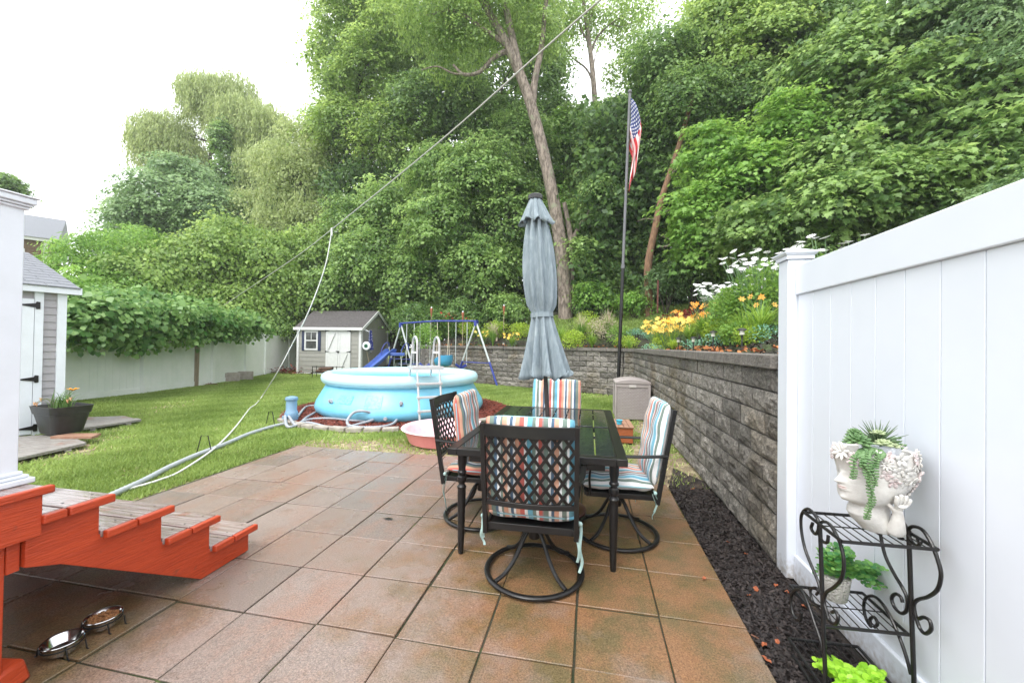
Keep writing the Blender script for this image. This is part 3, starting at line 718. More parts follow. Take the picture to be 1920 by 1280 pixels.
# ------------------------------------------------------------------ swivel chairs and striped cushions
def stripemat(name, flip=1, alt=False):
    m, n, b = newmat(name); L = n.links
    tc = n.nodes.new('ShaderNodeTexCoord'); sx = n.nodes.new('ShaderNodeSeparateXYZ'); L.new(tc.outputs['Object'], sx.inputs[0])
    nz0 = n.nodes.new('ShaderNodeTexNoise'); nz0.inputs['Scale'].default_value = 7; L.new(tc.outputs['Object'], nz0.inputs['Vector'])
    wob = n.nodes.new('ShaderNodeMath'); wob.operation = 'MULTIPLY_ADD'; wob.inputs[1].default_value = .006; wob.inputs[2].default_value = -.003; L.new(nz0.outputs[0], wob.inputs[0])
    ad = n.nodes.new('ShaderNodeMath'); L.new(sx.outputs[0], ad.inputs[0]); L.new(wob.outputs[0], ad.inputs[1])
    mr = n.nodes.new('ShaderNodeMapRange'); mr.inputs[1].default_value = -.27 * flip; mr.inputs[2].default_value = .27 * flip; L.new(ad.outputs[0], mr.inputs[0])
    co, pe, cr_, sk, sl_, sa, wh, pb, mv = (.60, .10, .07), (.68, .33, .20), (.72, .66, .58), (.10, .42, .58), (.06, .13, .22), (.16, .23, .19), (.78, .78, .78), (.40, .60, .68), (.30, .20, .20)
    seq = [(co, 2), (pe, 1.2), (sa, 1.6), (sl_, 1), (wh, 1.2), (sa, .8), (pe, 1.6), (cr_, 1), (sl_, 1.1), (wh, .7), (pe, 1.6), (co, 1.5), (wh, 1.1), (sk, 1.8), (sa, 1.2), (wh, .9), (co, 1.2), (mv, .6), (sa, 1.5), (wh, 1), (sl_, 1.1), (pe, 1.6), (wh, 1.1), (sa, 1.5), (wh, .8), (sk, 2.0), (pb, 1.6)]
    if alt: seq = seq[:-6] + [(mv, .8), (pb, 1.5), (sk, 2.6), (wh, 1.2), (sa, 2.0), (wh, 1.1), (pb, 1.8)]
    sf = lambda c: tuple(v * .82 + .18 * (sum(c) / 3) for v in c)
    seq = [(sf(c), w) for c, w in seq]
    tot = sum(w for _, w in seq); cr = n.nodes.new('ShaderNodeValToRGB'); cr.color_ramp.interpolation = 'CONSTANT'; e = cr.color_ramp.elements
    while len(e) < len(seq): e.new(.5)
    x = 0
    for q, (c, w) in zip(e, seq): q.position = x / tot; x += w
    for q, (c, w) in zip(e, seq): q.color = col4(c)
    L.new(mr.outputs[0], cr.inputs[0])
    nf = n.nodes.new('ShaderNodeTexNoise'); nf.inputs['Scale'].default_value = 9; nf.inputs['Detail'].default_value = 5; L.new(tc.outputs['Object'], nf.inputs['Vector'])
    m2 = n.nodes.new('ShaderNodeMapRange'); m2.inputs[3].default_value = .78; m2.inputs[4].default_value = 1.12; L.new(nf.outputs[0], m2.inputs[0])
    mu = n.nodes.new('ShaderNodeMixRGB'); mu.blend_type = 'MULTIPLY'; mu.inputs[0].default_value = 1; L.new(cr.outputs[0], mu.inputs[1]); L.new(m2.outputs[0], mu.inputs[2])
    L.new(mu.outputs[0], b.inputs['Base Color']); b.inputs['Roughness'].default_value = .85; b.inputs['Sheen Weight'].default_value = .15
    bp = n.nodes.new('ShaderNodeBump'); bp.inputs['Strength'].default_value = .35; bp.inputs['Distance'].default_value = .03
    n5 = n.nodes.new('ShaderNodeTexNoise'); n5.inputs['Scale'].default_value = 14; n5.inputs['Detail'].default_value = 4; L.new(tc.outputs['Object'], n5.inputs['Vector'])
    L.new(n5.outputs[0], bp.inputs['Height']); L.new(bp.outputs[0], b.inputs['Normal'])
    return m
STRIPE, STRIPE2, STRIPE3 = stripemat('striped_canvas', 1), stripemat('striped_canvas_reversed', -1), stripemat('striped_canvas_pale_edge', -1, True)
PIPING = mat('teal_piping', (.30, .50, .55), .8, c2=(.24, .42, .46), vs=30)
RIBBON = mat('faded_teal_ribbon', (.33, .50, .48), .85, c2=(.42, .56, .52), vs=20)
def by(x, z): return -.235 - (z - .36) * .17 - .035 * (1 - min(1, (x / .26) ** 2))
def make_chair(label, loc, rz):
    t = thing('swivel_chair', label, 'chair', loc, rz, 'metal swivel chairs around the patio table')
    b = MB(); b.tube([(.29 * math.cos(a), .29 * math.sin(a), .019) for a in np.linspace(0, 2 * PI, 49)[:-1]], .0125, 10, closed=True, flat=1.35); b.build('base_ring', METAL, t)
    for k in range(4):
        a = PI / 4 + k * PI / 2; c, s = math.cos(a), math.sin(a)
        P = smoothpath([(.03 * c, .03 * s, .275), (.075 * c, .075 * s, .235), (.14 * c, .14 * s, .13), (.21 * c, .21 * s, .062), (.285 * c, .285 * s, .032)], 5)
        b = MB(); b.tube(P, .0125, 10); b.build('base_arm', METAL, t)
    b = MB(); b.lathe([(.034, .21), (.038, .22), (.038, .29), (.052, .295), (.055, .325), (.045, .33), (.045, .345)], 24); b.box((0, 0, .352), (.20, .24, .012)); b.build('swivel', METAL, t, ang=40)
    b = MB()
    for s in (-1, 1): b.bar((s * .245, -.24, .365), (s * .245, .245, .375), .022, .035)
    b.bar((-.235, .245, .374), (.235, .245, .374), .022, .035); b.bar((-.235, -.225, .366), (.235, -.225, .366), .022, .040)
    b.box((0, .01, .368), (.47, .44, .010)); b.build('seat_frame', METAL, t, bevel=.003)
    b = MB()
    def sweep(path, w, h, up):
        """one continuous flat bar along a path; w across, h along up"""
        V = []; n_ = len(path)
        for i, p in enumerate(path):
            p = Vector(p); t_ = (Vector(path[min(i + 1, n_ - 1)]) - Vector(path[max(i - 1, 0)])).normalized(); x = t_.cross(Vector(up)).normalized(); z = x.cross(t_)
            V += [p + x * w / 2 + z * h / 2, p - x * w / 2 + z * h / 2, p - x * w / 2 - z * h / 2, p + x * w / 2 - z * h / 2]
        b.add(V, [(4 * i + k, 4 * i + (k + 1) % 4, 4 * i + 4 + (k + 1) % 4, 4 * i + 4 + k) for i in range(n_ - 1) for k in range(4)] + [(0, 1, 2, 3), (4 * n_ - 1, 4 * n_ - 2, 4 * n_ - 3, 4 * n_ - 4)])
    for s in (-1, 1): sweep([(s * .255, by(.26, z), z) for z in (.325, .45, .6, .75, .88, .968)], .026, .030, (0, 1, 0))
    xs = np.linspace(-.243, .243, 17)
    def rail(z, h, w=.018): sweep([(p, by(p, z), z) for p in xs], w, h, (0, 0, 1))
    rail(.930, .066); rail(.515, .028); b.build('back_frame', METAL, t, bevel=.002)
    b = MB(); x0, x1, z0, z1 = -.243, .243, .524, .903; cw, ch = .0605, .0860; sl = ch / cw
    def strap(za, dirn, dy):
        xa = x0 if dirn > 0 else x1; xs_ = []
        for z in (z0, z1): xs_.append(xa + (z - za) * dirn / sl)
        lo, hi = max(x0, min(xs_)), min(x1, max(xs_))
        if hi - lo < .01: return
        P = [Vector((x, by(x, 0) + 0, za + dirn * (x - xa) * sl)) for x in np.linspace(lo, hi, max(3, int((hi - lo) / .03)))]
        P = [Vector((p.x, by(p.x, p.z) + dy, p.z)) for p in P]; V = []; n_ = len(P); nv = Vector((0, 1, .17)).normalized()
        for i, p in enumerate(P):
            t_ = (P[min(i + 1, n_ - 1)] - P[max(i - 1, 0)]).normalized(); x = t_.cross(nv).normalized(); V += [p + x * .0078 + nv * .003, p - x * .0078 + nv * .003, p - x * .0078 - nv * .003, p + x * .0078 - nv * .003]
        b.add(V, [(4 * i + k, 4 * i + (k + 1) % 4, 4 * i + 4 + (k + 1) % 4, 4 * i + 4 + k) for i in range(n_ - 1) for k in range(4)])
    for k in range(-9, 14): strap(z0 + (k + .5) * ch, 1, 0); strap(z0 + (k + .5) * ch, -1, .0015)
    b.build('lattice', METAL, t, smooth=False)
    for s in (-1, 1):
        b = MB(); P = smoothpath([(s * .262, -.29, .655), (s * .285, -.15, .652), (s * .292, .02, .648), (s * .290, .15, .636), (s * .284, .205, .60), (s * .270, .225, .50), (s * .256, .215, .375)], 5)
        b.tube(P, [.017] * 16 + [.014] * (len(P) - 16), 10, flat=.62, upv=(1, 0, 0)); b.build('armrest', METAL, t)
    return t
def pillow(b, w, h, t, M_, nu=22, nv=24, tuft=0):
    """rounded pad: w along X, h along Y, thickness t along Z; two skins and a welt"""
    ri = random.Random(int(w * 1000 + h * 77))
    top, bot = [], []
    def prof(u): return (1 - abs(u) ** 5) ** .38
    for j in range(nv + 1):
        for i in range(nu + 1):
            u, v = -1 + 2 * i / nu, -1 + 2 * j / nv
            u2, v2 = math.sin(u * PI / 2) * .35 + u * .65, math.sin(v * PI / 2) * .35 + v * .65
            k = prof(u2) * prof(v2)
            # round the corners in plan
            rx = u2 * (1 - .035 * abs(v2) ** 6); ry = v2 * (1 - .035 * abs(u2) ** 6)
            wv = .006 * math.sin(u2 * 5 + v2 * 4) + .004 * math.sin(v2 * 11)
            top.append((rx * w / 2, ry * h / 2, t / 2 * k + wv * k)); bot.append((rx * w / 2, ry * h / 2, -t / 2 * k + wv * k))
    W = nu + 1; F1 = [(j * W + i, j * W + i + 1, (j + 1) * W + i + 1, (j + 1) * W + i) for j in range(nv) for i in range(nu)]
    b.add([M_ @ Vector(q) for q in top], F1); b.add([M_ @ Vector(q) for q in bot], [f[::-1] for f in F1])
def make_cushion(label, chair, mat_, lift=0, slump=0):
    t = thing('chair_cushion', label, 'cushion', chair.location, chair.rotation_euler.z, 'striped cushions on the swivel chairs')
    b = MB(); pillow(b, .50, .49, .080, Matrix.Translation((0, .025, .432))); b.build('seat_pad', mat_, t, ang=75, subd=0)
    ang = math.atan(.17 - slump * .5); Mb = Matrix.Translation((0, by(0, .72) + .068 + slump, .722)) @ Matrix.Rotation(PI / 2 + ang, 4, 'X')
    b = MB(); pillow(b, .495, .575, .085, Mb); b.build('back_pad', mat_, t, ang=75)
    for (M_, w, h) in ((Matrix.Translation((0, .025, .432)), .50, .49), (Mb, .495, .575)):
        b = MB(); P = []
        for k in range(48):
            a = 2 * PI * k / 48; c, s = math.cos(a), math.sin(a); p = 1 / max(abs(c) ** 9 + abs(s) ** 9, 1e-9) ** (1 / 9)
            P.append(M_ @ Vector((c * p * w / 2 * .985, s * p * h / 2 * .985, 0)))
        b.tube(P, .0048, 6, closed=True); b.build('piping', PIPING, t)
    for s in (-1, 1):
        b = MB(); x = s * .268; P = []; L_ = .22 + .05 * s
        for k in range(14):
            u = k / 13; P.append((x + .012 * math.sin(u * 9 + s) * u + s * .012, -.205 + .012 * math.cos(u * 7), .415 - L_ * u - .012))
        b.tube(P, .008, 6, flat=.25); P2 = [(p[0] - .015 * s - .01 * math.sin(i * .7), p[1] - .012, p[2] + .02) for i, p in enumerate(P)]
        b.tube(P2[:-2], .008, 6, flat=.25); b.ball((x + s * .008, -.212, .408), (.013, .012, .014)); b.build('tie', RIBBON, t)
    return t
LIFT = .0
c_f = make_chair('swivel chair nearest the camera, its lattice back facing the viewer', (-.315, 2.43, .002), R(1))
k_f = make_cushion('striped cushion on the chair nearest the camera, seen through the lattice', c_f, STRIPE)
c_l = dup(c_f, (-.845, 3.13, .002), R(-91), 'swivel chair at the left side of the table, beside the pink wading pool')
c_r = dup(c_f, (.215, 3.06, .002), R(95), 'swivel chair at the right side of the table, beside the block wall')
c_b = dup(c_f, (-.36, 4.30, .002), R(180), 'swivel chair at the far end of the table with its back to the lawn')
k_l = make_cushion('striped cushion with a coral edge on the left chair', c_l, STRIPE2, slump=.14)
k_r = make_cushion('striped cushion with teal and green edge on the right chair, a ribbon hanging down', c_r, STRIPE3)
k_b = dup(k_f, (-.36, 4.30, .002), R(180), 'striped cushion standing upright on the far chair behind the umbrella pole', scale=(1.12, 1, 1))

# ------------------------------------------------------------------ pool
pc = AT(757, 644, 8.65); pc.z = 0
pool = thing('inflatable_pool', 'round blue inflatable ring pool on red mulch', 'pool', pc)
b = MB(); prof = [(1.62, -.02), (1.70, .03), (1.745, .12), (1.72, .22), (1.66, .33), (1.585, .45), (1.52, .56), (1.50, .60)]
def wall_r(a, z): return 1 + .010 * math.sin(9 * a + 1) * max(0, (.45 - z)) + .006 * math.sin(23 * a) * max(0, .5 - z) + .004 * math.sin(4 * a + z * 9)
b.lathe(prof, 128, cap0=False, cap1=False, fn=wall_r); pw = b.build('pool_wall', BLUE_POOL, pool, ang=80)
b = MB(); rp = [(1.50 + .128 * math.cos(a), .685 + .118 * math.sin(a)) for a in np.linspace(-PI / 2 - .1, 3 * PI / 2 - .1, 25)]
b.lathe(rp, 128, cap0=False, cap1=False, fn=lambda a, z: 1 + .0015 * math.sin(40 * a)); b.build('inflatable_ring', BLUE_RING, pool, ang=80)
b = MB(); b.lathe([(1.515, .598), (1.520, .585), (1.530, .572), (1.520, .57)], 128, cap0=False, cap1=False); b.build('seam_band', BLUE_RING, pool)
WAT = mat('pool_water', (.22, .62, .72), .04, c2=(.26, .66, .76), vs=1.5, bump=.15, bs=5)
b = MB(); b.lathe([(0.001, .50), (1.48, .50)], 96, cap0=False, cap1=False); b.build('pool_water', WAT, pool)
FADE = mat('faded_print', (.20, .60, .80), .35, c2=(.12, .50, .75), vs=26, sharp=(.44, .56))
def onwall(px, py, z, out=.0):
    """point on the pool wall facing the camera at column px"""
    best = None
    for k in range(2000):
        a = -PI + 2 * PI * k / 2000; rz = float(np.interp(z, [p[1] for p in prof], [p[0] for p in prof])) + out
        p = pc + Vector((rz * math.cos(a), rz * math.sin(a), z)); d = p - EYEV
        if (p - pc).xy.dot(d.xy) > 0: continue
        x = 960 + F_PX * d.dot(RT) / d.dot(FW)
        if best is None or abs(x - px) < best[0]: best = (abs(x - px), a, p)
    return best[1], best[2]
for (xa, xb, z0, z1) in ((634, 660, .30, .44), (685, 716, .24, .46)):
    a0, _ = onwall(xa, 0, .35); a1, _ = onwall(xb, 0, .35); n_ = 8; V = []
    for z in np.linspace(z0, z1, 5):
        rz = float(np.interp(z, [p[1] for p in prof], [p[0] for p in prof])) + .012
        for k in range(n_ + 1):
            a = a0 + (a1 - a0) * k / n_; V.append((rz * math.cos(a), rz * math.sin(a), z))
    b = MB(); b.add(V, [(j * 9 + i, j * 9 + i + 1, (j + 1) * 9 + i + 1, (j + 1) * 9 + i) for j in range(4) for i in range(8)]); b.build('faded_print', FADE, pool)
for px_, z in ((723, .08), (622, .33), (752, .34)):
    a, p = onwall(px_, 0, z, .0); b = MB(); q = p - pc; o_ = Vector((math.cos(a), math.sin(a), 0))
    b.tube([q - o_ * .02, q + o_ * .05], .032, 14); b.tube([q + o_ * .05, q + o_ * .062], .024, 14); b.build('hose_port', GREYPL, pool)
# red mulch disc with stone edging
RM = mat('red_mulch_soil', (.14, .035, .022), .9, c2=(.22, .07, .045), vs=16, bump=1, bs=50)
b = MB(); V = [(0, 0, -.004)] + [((2.30 + .05 * math.sin(5 * a)) * math.cos(a), (2.30 + .05 * math.sin(5 * a)) * math.sin(a), -.010) for a in np.linspace(0, 2 * PI, 65)[:-1]]
b.add(V, [(0, 1 + k, 1 + (k + 1) % 64) for k in range(64)]); o = b.build('mulch_ring', RM); o.location = pc; tag(o, kind='structure')
N = 15000; aa = nr.uniform(0, 2 * PI, N); rr = np.sqrt(nr.uniform(1.62 ** 2, 2.28 ** 2, N)); rr += nr.normal(0, .06, N) * (nr.random(N) < .2)
chips('red_mulch_chips', np.stack([pc.x + rr * np.cos(aa), pc.y + rr * np.sin(aa), np.full(N, -.002)], 1), .05, REDCHIP, 'red dyed bark mulch spread around the foot of the inflatable pool', .02)
view_a = math.atan2(-pc.y, -pc.x)
stn = 0
for k in range(17):
    a = view_a - 1.02 + k * .118
    if 9 <= k <= 13: continue
    rr_ = 2.36 + r_.uniform(-.015, .015)
    b = MB(); b.box((0, 0, .018), (.13, .255 + r_.uniform(-.01, .01), .07), Matrix.Rotation(0, 3, 'Z')); o = b.build('edging_stone', CONCRETE, bevel=.008)
    o.location = (pc.x + rr_ * math.cos(a), pc.y + rr_ * math.sin(a), 0); o.rotation_euler = (r_.uniform(-.03, .03), r_.uniform(-.03, .03), a + r_.uniform(-.04, .04))
    tag(o, 'flat concrete paver in the curved edging round the red mulch', 'edging stone', 'edging stones round the pool mulch')
# ladder at the rim
def ladder():
    base = AT(807, 700, 6.88); base.z = 0
    dirv = (pc - base); dirv.z = 0; dirv.normalize()
    t = thing('pool_ladder', 'grey A-frame pool ladder with two hoop handrails straddling the pool ring', 'ladder', base, math.atan2(dirv.y, dirv.x) - PI / 2)
    LG = mat('ladder_grey', (.50, .50, .51), .4, c2=(.44, .44, .45), vs=9)
    h = .96; hw = .20
    for s in (-1, 1):
        b = MB(); b.tube([(s * hw, -.12, .0), (s * hw, .12, h - .03)], .019, 12); b.build('leg', LG, t)
        b = MB(); b.tube([(s * hw, .92, .05), (s * hw, .60, h - .03)], .019, 12); b.build('leg', LG, t)
        P = [(s * hw, .13, h - .02), (s * hw, .14, h + .35)] + arc((s * hw, .30, h + .40), .16, PI, 0, 12, 'yz') + [(s * hw, .52, h + .2), (s * hw, .59, h - .02)]
        P = [Vector(p) for p in P]
        b = MB(); b.tube(smoothpath(P, 3), .020, 12); hr = b.build('handrail', LG, t)
        b = MB(); b.box((s * hw, .30, h + .28), (.035, .33, .035)); b.build('spacer', WHITE, hr, bevel=.006)
    b = MB(); b.box((0, .30, h + .005), (.56, .40, .055)); b.box((0, .30, h + .036), (.40, .34, .006)); b.build('platform', LG, t, bevel=.012)
    for z in (.24, .47, .70):
        y = -.12 + .24 * z / (h - .03); b = MB(); b.box((0, y, z), (.44, .075, .035))
        for s in (-1, 1): b.box((s * hw, y, z), (.055, .085, .045))
        b.build('rung', LG, t, bevel=.006)
        y = .92 - .34 * z / h; b = MB(); b.box((0, y, z), (.44, .075, .035)); b.build('rung', LG, t, bevel=.006)
ladder()
# filter pump and hoses
PUMPM = mat('pump_plastic', (.20, .34, .48), .45, c2=(.17, .30, .43), vs=9)
pp_ = G(546, 788); pm_ = thing('filter_pump', 'blue grey cylindrical pool filter pump standing at the edge of the red mulch', 'pump', pp_)
b = MB(); b.lathe([(.105, 0), (.11, .02), (.11, .12), (.10, .16), (.088, .18), (.088, .36)], 32); b.box((.0, -.11, .07), (.10, .10, .08)); b.build('housing', PUMPM, pm_, ang=40, bevel=.004)
b = MB(); b.lathe([(.100, .361), (.104, .366), (.104, .395), (.098, .40), (.096, .415), (.05, .43), (.0, .432)], 32, cap1=False); b.build('lid', PUMPM, pm_, ang=40)
def hose(name, label, pts, r, m_, cat='hose', rib=True, n=10):
    P = smoothpath(pts, 10)
    # even resample
    out = [P[0]]; acc = 0; st_ = r * .9
    for a, c in zip(P[:-1], P[1:]):
        L_ = (c - a).length
        while acc + L_ >= st_:
            t = (st_ - acc) / L_; a = a.lerp(c, t); out.append(a.copy()); L_ = (c - a).length; acc = 0
        acc += L_
    if rib: rs = [r * (1 + .09 * (1 if i % 2 else -1)) for i in range(len(out))]
    else: rs = [r] * len(out)
    b = MB(); b.tube(out, rs, n); return tag(b.build(name, m_, ang=80), label, cat)
_, pA = onwall(622, 0, .33, .06); _, pB = onwall(752, 0, .34, .06)
hose('pump_hose', 'grey corrugated hose from the pump up to the left port of the pool', [pp_ + Vector((.05, -.12, .10)), G(556, 797, .03), G(575, 782, .03), G(600, 768, .05), pA], .021, HOSE)
hose('pump_hose', 'long grey hose looping in a ring on the red mulch before the pool', [pp_ + Vector((-.02, -.13, .10)), G(541, 800, .03), G(575, 792, .025), G(612, 800, .025), G(640, 803, .025), G(668, 796, .03), G(700, 786, .06), G(698, 775, .16), G(680, 770, .22), G(662, 774, .18), G(651, 790, .07), G(660, 799, .025), G(700, 801, .025), G(735, 795, .03), G(748, 778, .10), pB], .023, HOSE)
hose('pump_hose', 'grey corrugated hose lying straight across the mulch behind the looped one', [G(551, 797, .025), G(580, 786, .025), G(620, 784, .025), G(660, 788, .025), G(690, 788, .03), G(697, 782, .05)], .020, HOSE)
hose('pump_hose', 'thin grey hose running round the left rear of the pool', [pp_ + Vector((.08, .05, .06)), G(575, 762, .02), G(600, 759, .02), G(611, 750, .03), G(608, 737, .06), G(618, 731, .1)], .020, HOSE)
hose('drain_hose', 'thick pale grey drain hose lying on the lawn from the pump to the deck steps', [G(547, 793, .02), G(520, 797, .02), G(470, 812, .02), G(420, 833, .02), G(370, 852, .02), G(320, 874, .02), G(270, 900, .02), G(215, 925, .02), G(160, 950, .02)], .027, mat('drain_hose', (.40, .43, .44), .55, c2=(.33, .36, .37), vs=8), rib=True)
for k, (px_, py_, lab) in enumerate(((507, 795, 'small black wire hoop pinning the grey hose near the pump'), (383, 848, 'black wire hoop over the grey hose in the middle of the lawn'))):
    p = G(px_, py_); b = MB(); b.tube([(-.10, 0, 0), (-.045, 0, .21), (.045, 0, .21), (.10, 0, 0)], .006, 6); o = b.build('wire_hoop', METAL); o.location = p; o.rotation_euler = (0, 0, -.2 + k * .3); tag(o, lab, 'garden stake', 'wire hoops over the hose')
# pink wading pool
PINK = mat('pink_plastic', (.80, .30, .29), .35, c2=(.72, .25, .25), vs=4)
PINKI = mat('pale_pink_plastic', (.82, .56, .60), .35, c2=(.74, .48, .53), vs=9, c3=(.5, .2, .2), s3=18, t3=.68)
kp = AT(838, 700, 5.75); kp.z = 0
kt = thing('wading_pool', 'small pink plastic wading pool standing empty beside the left chair', 'wading pool', kp)
b = MB(); b.lathe([(0.001, 0), (.50, 0), (.52, .01), (.585, .175), (.60, .18)], 64, cap0=False, cap1=False, fn=lambda a, z: 1 + .004 * math.sin(16 * a)); b.build('outer_shell', PINK, kt)
b = MB(); b.lathe([(.585, .186), (.625, .186), (.635, .196), (.625, .208), (.585, .204), (.555, .17), (.50, .02), (.001, .014)], 64, cap0=False, cap1=False); b.build('rim_and_basin', PINKI, kt, ang=50)

# ------------------------------------------------------------------ deck box by the wall
BOXM = mat('resin_box', (.36, .32, .31), .5, c2=(.33, .29, .28), vs=6)
def wicker():
    m, n, b = newmat('resin_weave'); L = n.links
    tc = n.nodes.new('ShaderNodeTexCoord'); mp = n.nodes.new('ShaderNodeMapping'); mp.inputs['Scale'].default_value = (16, 16, 16); L.new(tc.outputs['Object'], mp.inputs[0])
    br = n.nodes.new('ShaderNodeTexBrick'); sx = n.nodes.new('ShaderNodeSeparateXYZ'); cb_ = n.nodes.new('ShaderNodeCombineXYZ'); ad = n.nodes.new('ShaderNodeMath')
    L.new(mp.outputs[0], sx.inputs[0]); L.new(sx.outputs[0], ad.inputs[0]); L.new(sx.outputs[1], ad.inputs[1]); L.new(ad.outputs[0], cb_.inputs[0]); L.new(sx.outputs[2], cb_.inputs[1]); L.new(cb_.outputs[0], br.inputs['Vector'])
    br.inputs['Color1'].default_value = (.37, .33, .32, 1); br.inputs['Color2'].default_value = (.33, .29, .285, 1); br.inputs['Mortar'].default_value = (.22, .19, .185, 1)
    br.inputs['Mortar Size'].default_value = .07; br.inputs['Mortar Smooth'].default_value = 1; br.inputs['Brick Width'].default_value = .9; br.inputs['Row Height'].default_value = .45; br.inputs['Scale'].default_value = 1
    L.new(br.outputs['Color'], b.inputs['Base Color']); b.inputs['Roughness'].default_value = .5
    bp = n.nodes.new('ShaderNodeBump'); bp.invert = True; bp.inputs['Strength'].default_value = .6; bp.inputs['Distance'].default_value = .01; L.new(br.outputs['Fac'], bp.inputs['Height']); L.new(bp.outputs[0], b.inputs['Normal'])
    return m
WICK = wicker()
db = thing('deck_box', 'taupe resin storage box with woven sides and domed lid by the block wall', 'storage box', (.83, 8.17, 0), 0)
b = MB(); w, d, h = .62, .64, .68
b.prism([(-w / 2, -d / 2, 0), (w / 2, -d / 2, 0), (w / 2, d / 2, 0), (-w / 2, d / 2, 0)], (0, 0, h)); b.build('body', WICK, db, bevel=.02)
for sx in (-1, 1):
    for sy in (-1, 1): b = MB(); b.box((sx * w / 2, sy * d / 2, h / 2), (.035, .035, h - .004)); b.build('corner_trim', BOXM, db, bevel=.008)
b = MB(); b.box((0, -d / 2 - .004, h - .03), (w - .036, .014, .06)); b.build('front_trim', BOXM, db, bevel=.004)
b = MB(); n_ = 10; V = []; W2, D2 = w / 2 + .022, d / 2 + .022
pr = [(x, h + .045 + .055 * (1 - (x / W2) ** 2)) for x in np.linspace(-W2, W2, n_ + 1)]
poly = [(x, -D2, z) for x, z in pr] + [(W2, -D2, h + .002), (-W2, -D2, h + .002)]
b.prism(poly[:], (0, 2 * D2, 0)); b.build('lid', BOXM, db, bevel=.012)
b = MB(); b.box((0, -d / 2 - .012, h - .035), (.13, .012, .05)); b.build('latch', mat('latch_plastic', (.5, .47, .45), .4), db, bevel=.003)
# wooden boxes behind the right chair with a cyan cup
ORW = mat('orange_stained_wood', (.40, .11, .035), .5, c2=(.30, .08, .03), vs=6, stretch=(10, 2, 10), bump=.3, bs=20)
ORT = mat('faded_plank', (.42, .24, .16), .55, c2=(.32, .17, .11), vs=6, stretch=(2, 12, 12), bump=.4, bs=20)
q = G(1192, 832); wt_ = thing('wooden_bench', 'low orange wooden step bench standing behind the right chair', 'bench', (q.x - .17, q.y + .30, 0), .02)
b = MB(); b.box((0, 0, .11), (.26, .58, .22)); b.build('bench_box', ORW, wt_, bevel=.005)
for k in range(4): b = MB(); b.box((-.108 + k * .072, 0, .231), (.066, .62, .018)); b.build('plank', ORT, wt_, bevel=.003)
CY = mat('cyan_plastic', (.05, .45, .65), .3, c2=(.06, .5, .7), vs=5)
b = MB(); b.lathe([(.0, .0), (.035, .0), (.048, .06), (.050, .062), (.045, .058), (.032, .006), (0, .006)], 24, cap0=False, cap1=False); o = b.build('bowl', CY); o.location = (wt_.location.x - .05, wt_.location.y - .14, .242); tag(o, 'small cyan plastic bowl on the orange bench', 'bowl')

# ------------------------------------------------------------------ flagpole and flag
fb, ft = PY(1160, 697, 10.5), PY(1181, 176, 10.5)
ax = (ft - fb).normalized(); gb = fb - ax * (fb.z / ax.z)
fp = thing('flagpole', 'slim black flagpole in front of the corner of the block wall', 'flagpole', gb)
jn = 3.45
b = MB(); b.tube([Vector((0, 0, 0)), ax * jn], .045, 14); b.build('lower_section', METAL, fp)
FPU = mat('pole_grey', (.10, .10, .11), .35, 0, c2=(.14, .14, .15), vs=5)
b = MB(); b.tube([ax * jn, (ft - gb)], .036, 14); b.tube([ax * (jn - .04), ax * (jn + .05)], .052, 14); b.build('upper_section', FPU, fp)
b = MB(); b.ball(ft - gb + Vector((0, 0, .05)), .055, 12, 8); b.build('finial', FPU, fp)
def flagmat():
    m, n, b = newmat('flag_cloth'); L = n.links
    uv = n.nodes.new('ShaderNodeAttribute'); uv.attribute_name = 'cloth'; sx = n.nodes.new('ShaderNodeSeparateXYZ'); L.new(uv.outputs['Vector'], sx.inputs[0])
    def mth(op, a, c=None, d=None):
        q = n.nodes.new('ShaderNodeMath'); q.operation = op
        for k, s in enumerate((a, c, d)):
            if s is None: continue
            if isinstance(s, (int, float)): q.inputs[k].default_value = s
            else: L.new(s, q.inputs[k])
        return q.outputs[0]
    u, v = sx.outputs[0], sx.outputs[1]          # u along the fly 0..1, v from the bottom edge 0..1
    red = mth('LESS_THAN', mth('MODULO', mth('MULTIPLY', v, 13.0), 2.0), 1.0)
    canton = mth('MULTIPLY', mth('LESS_THAN', u, .33), mth('GREATER_THAN', v, 6 / 13))
    # stars: dots on a staggered grid
    gu, gv = mth('MULTIPLY', u, 6 / .33), mth('MULTIPLY', mth('SUBTRACT', v, 6 / 13), 5 / (7 / 13))
    def dots(ou, ov):
        a = mth('SUBTRACT', mth('FRACT', mth('ADD', gu, ou)), .5); c = mth('SUBTRACT', mth('FRACT', mth('ADD', gv, ov)), .5)
        return mth('LESS_THAN', mth('ADD', mth('MULTIPLY', a, a), mth('MULTIPLY', c, c)), .035)
    st = mth('MAXIMUM', dots(0, 0), dots(.5, .5))
    def mixc(f, a, c):
        q = n.nodes.new('ShaderNodeMixRGB'); L.new(f, q.inputs[0])
        for k, s in ((1, a), (2, c)):
            if isinstance(s, tuple): q.inputs[k].default_value = col4(s)
            else: L.new(s, q.inputs[k])
        return q.outputs[0]
    stripes = mixc(red, (.72, .66, .64), (.50, .025, .035)); blue = mixc(st, (.035, .05, .17), (.75, .75, .78))
    L.new(mixc(canton, stripes, blue), b.inputs['Base Color']); b.inputs['Roughness'].default_value = .8
    return m
FLAG = flagmat()
flag = thing('flag', 'stars and stripes flag hanging limp from the black flagpole', 'flag', gb + ax * ((ft - gb).length - .12))
b = MB(); nu, nv = 60, 40; V = []; UVs = []
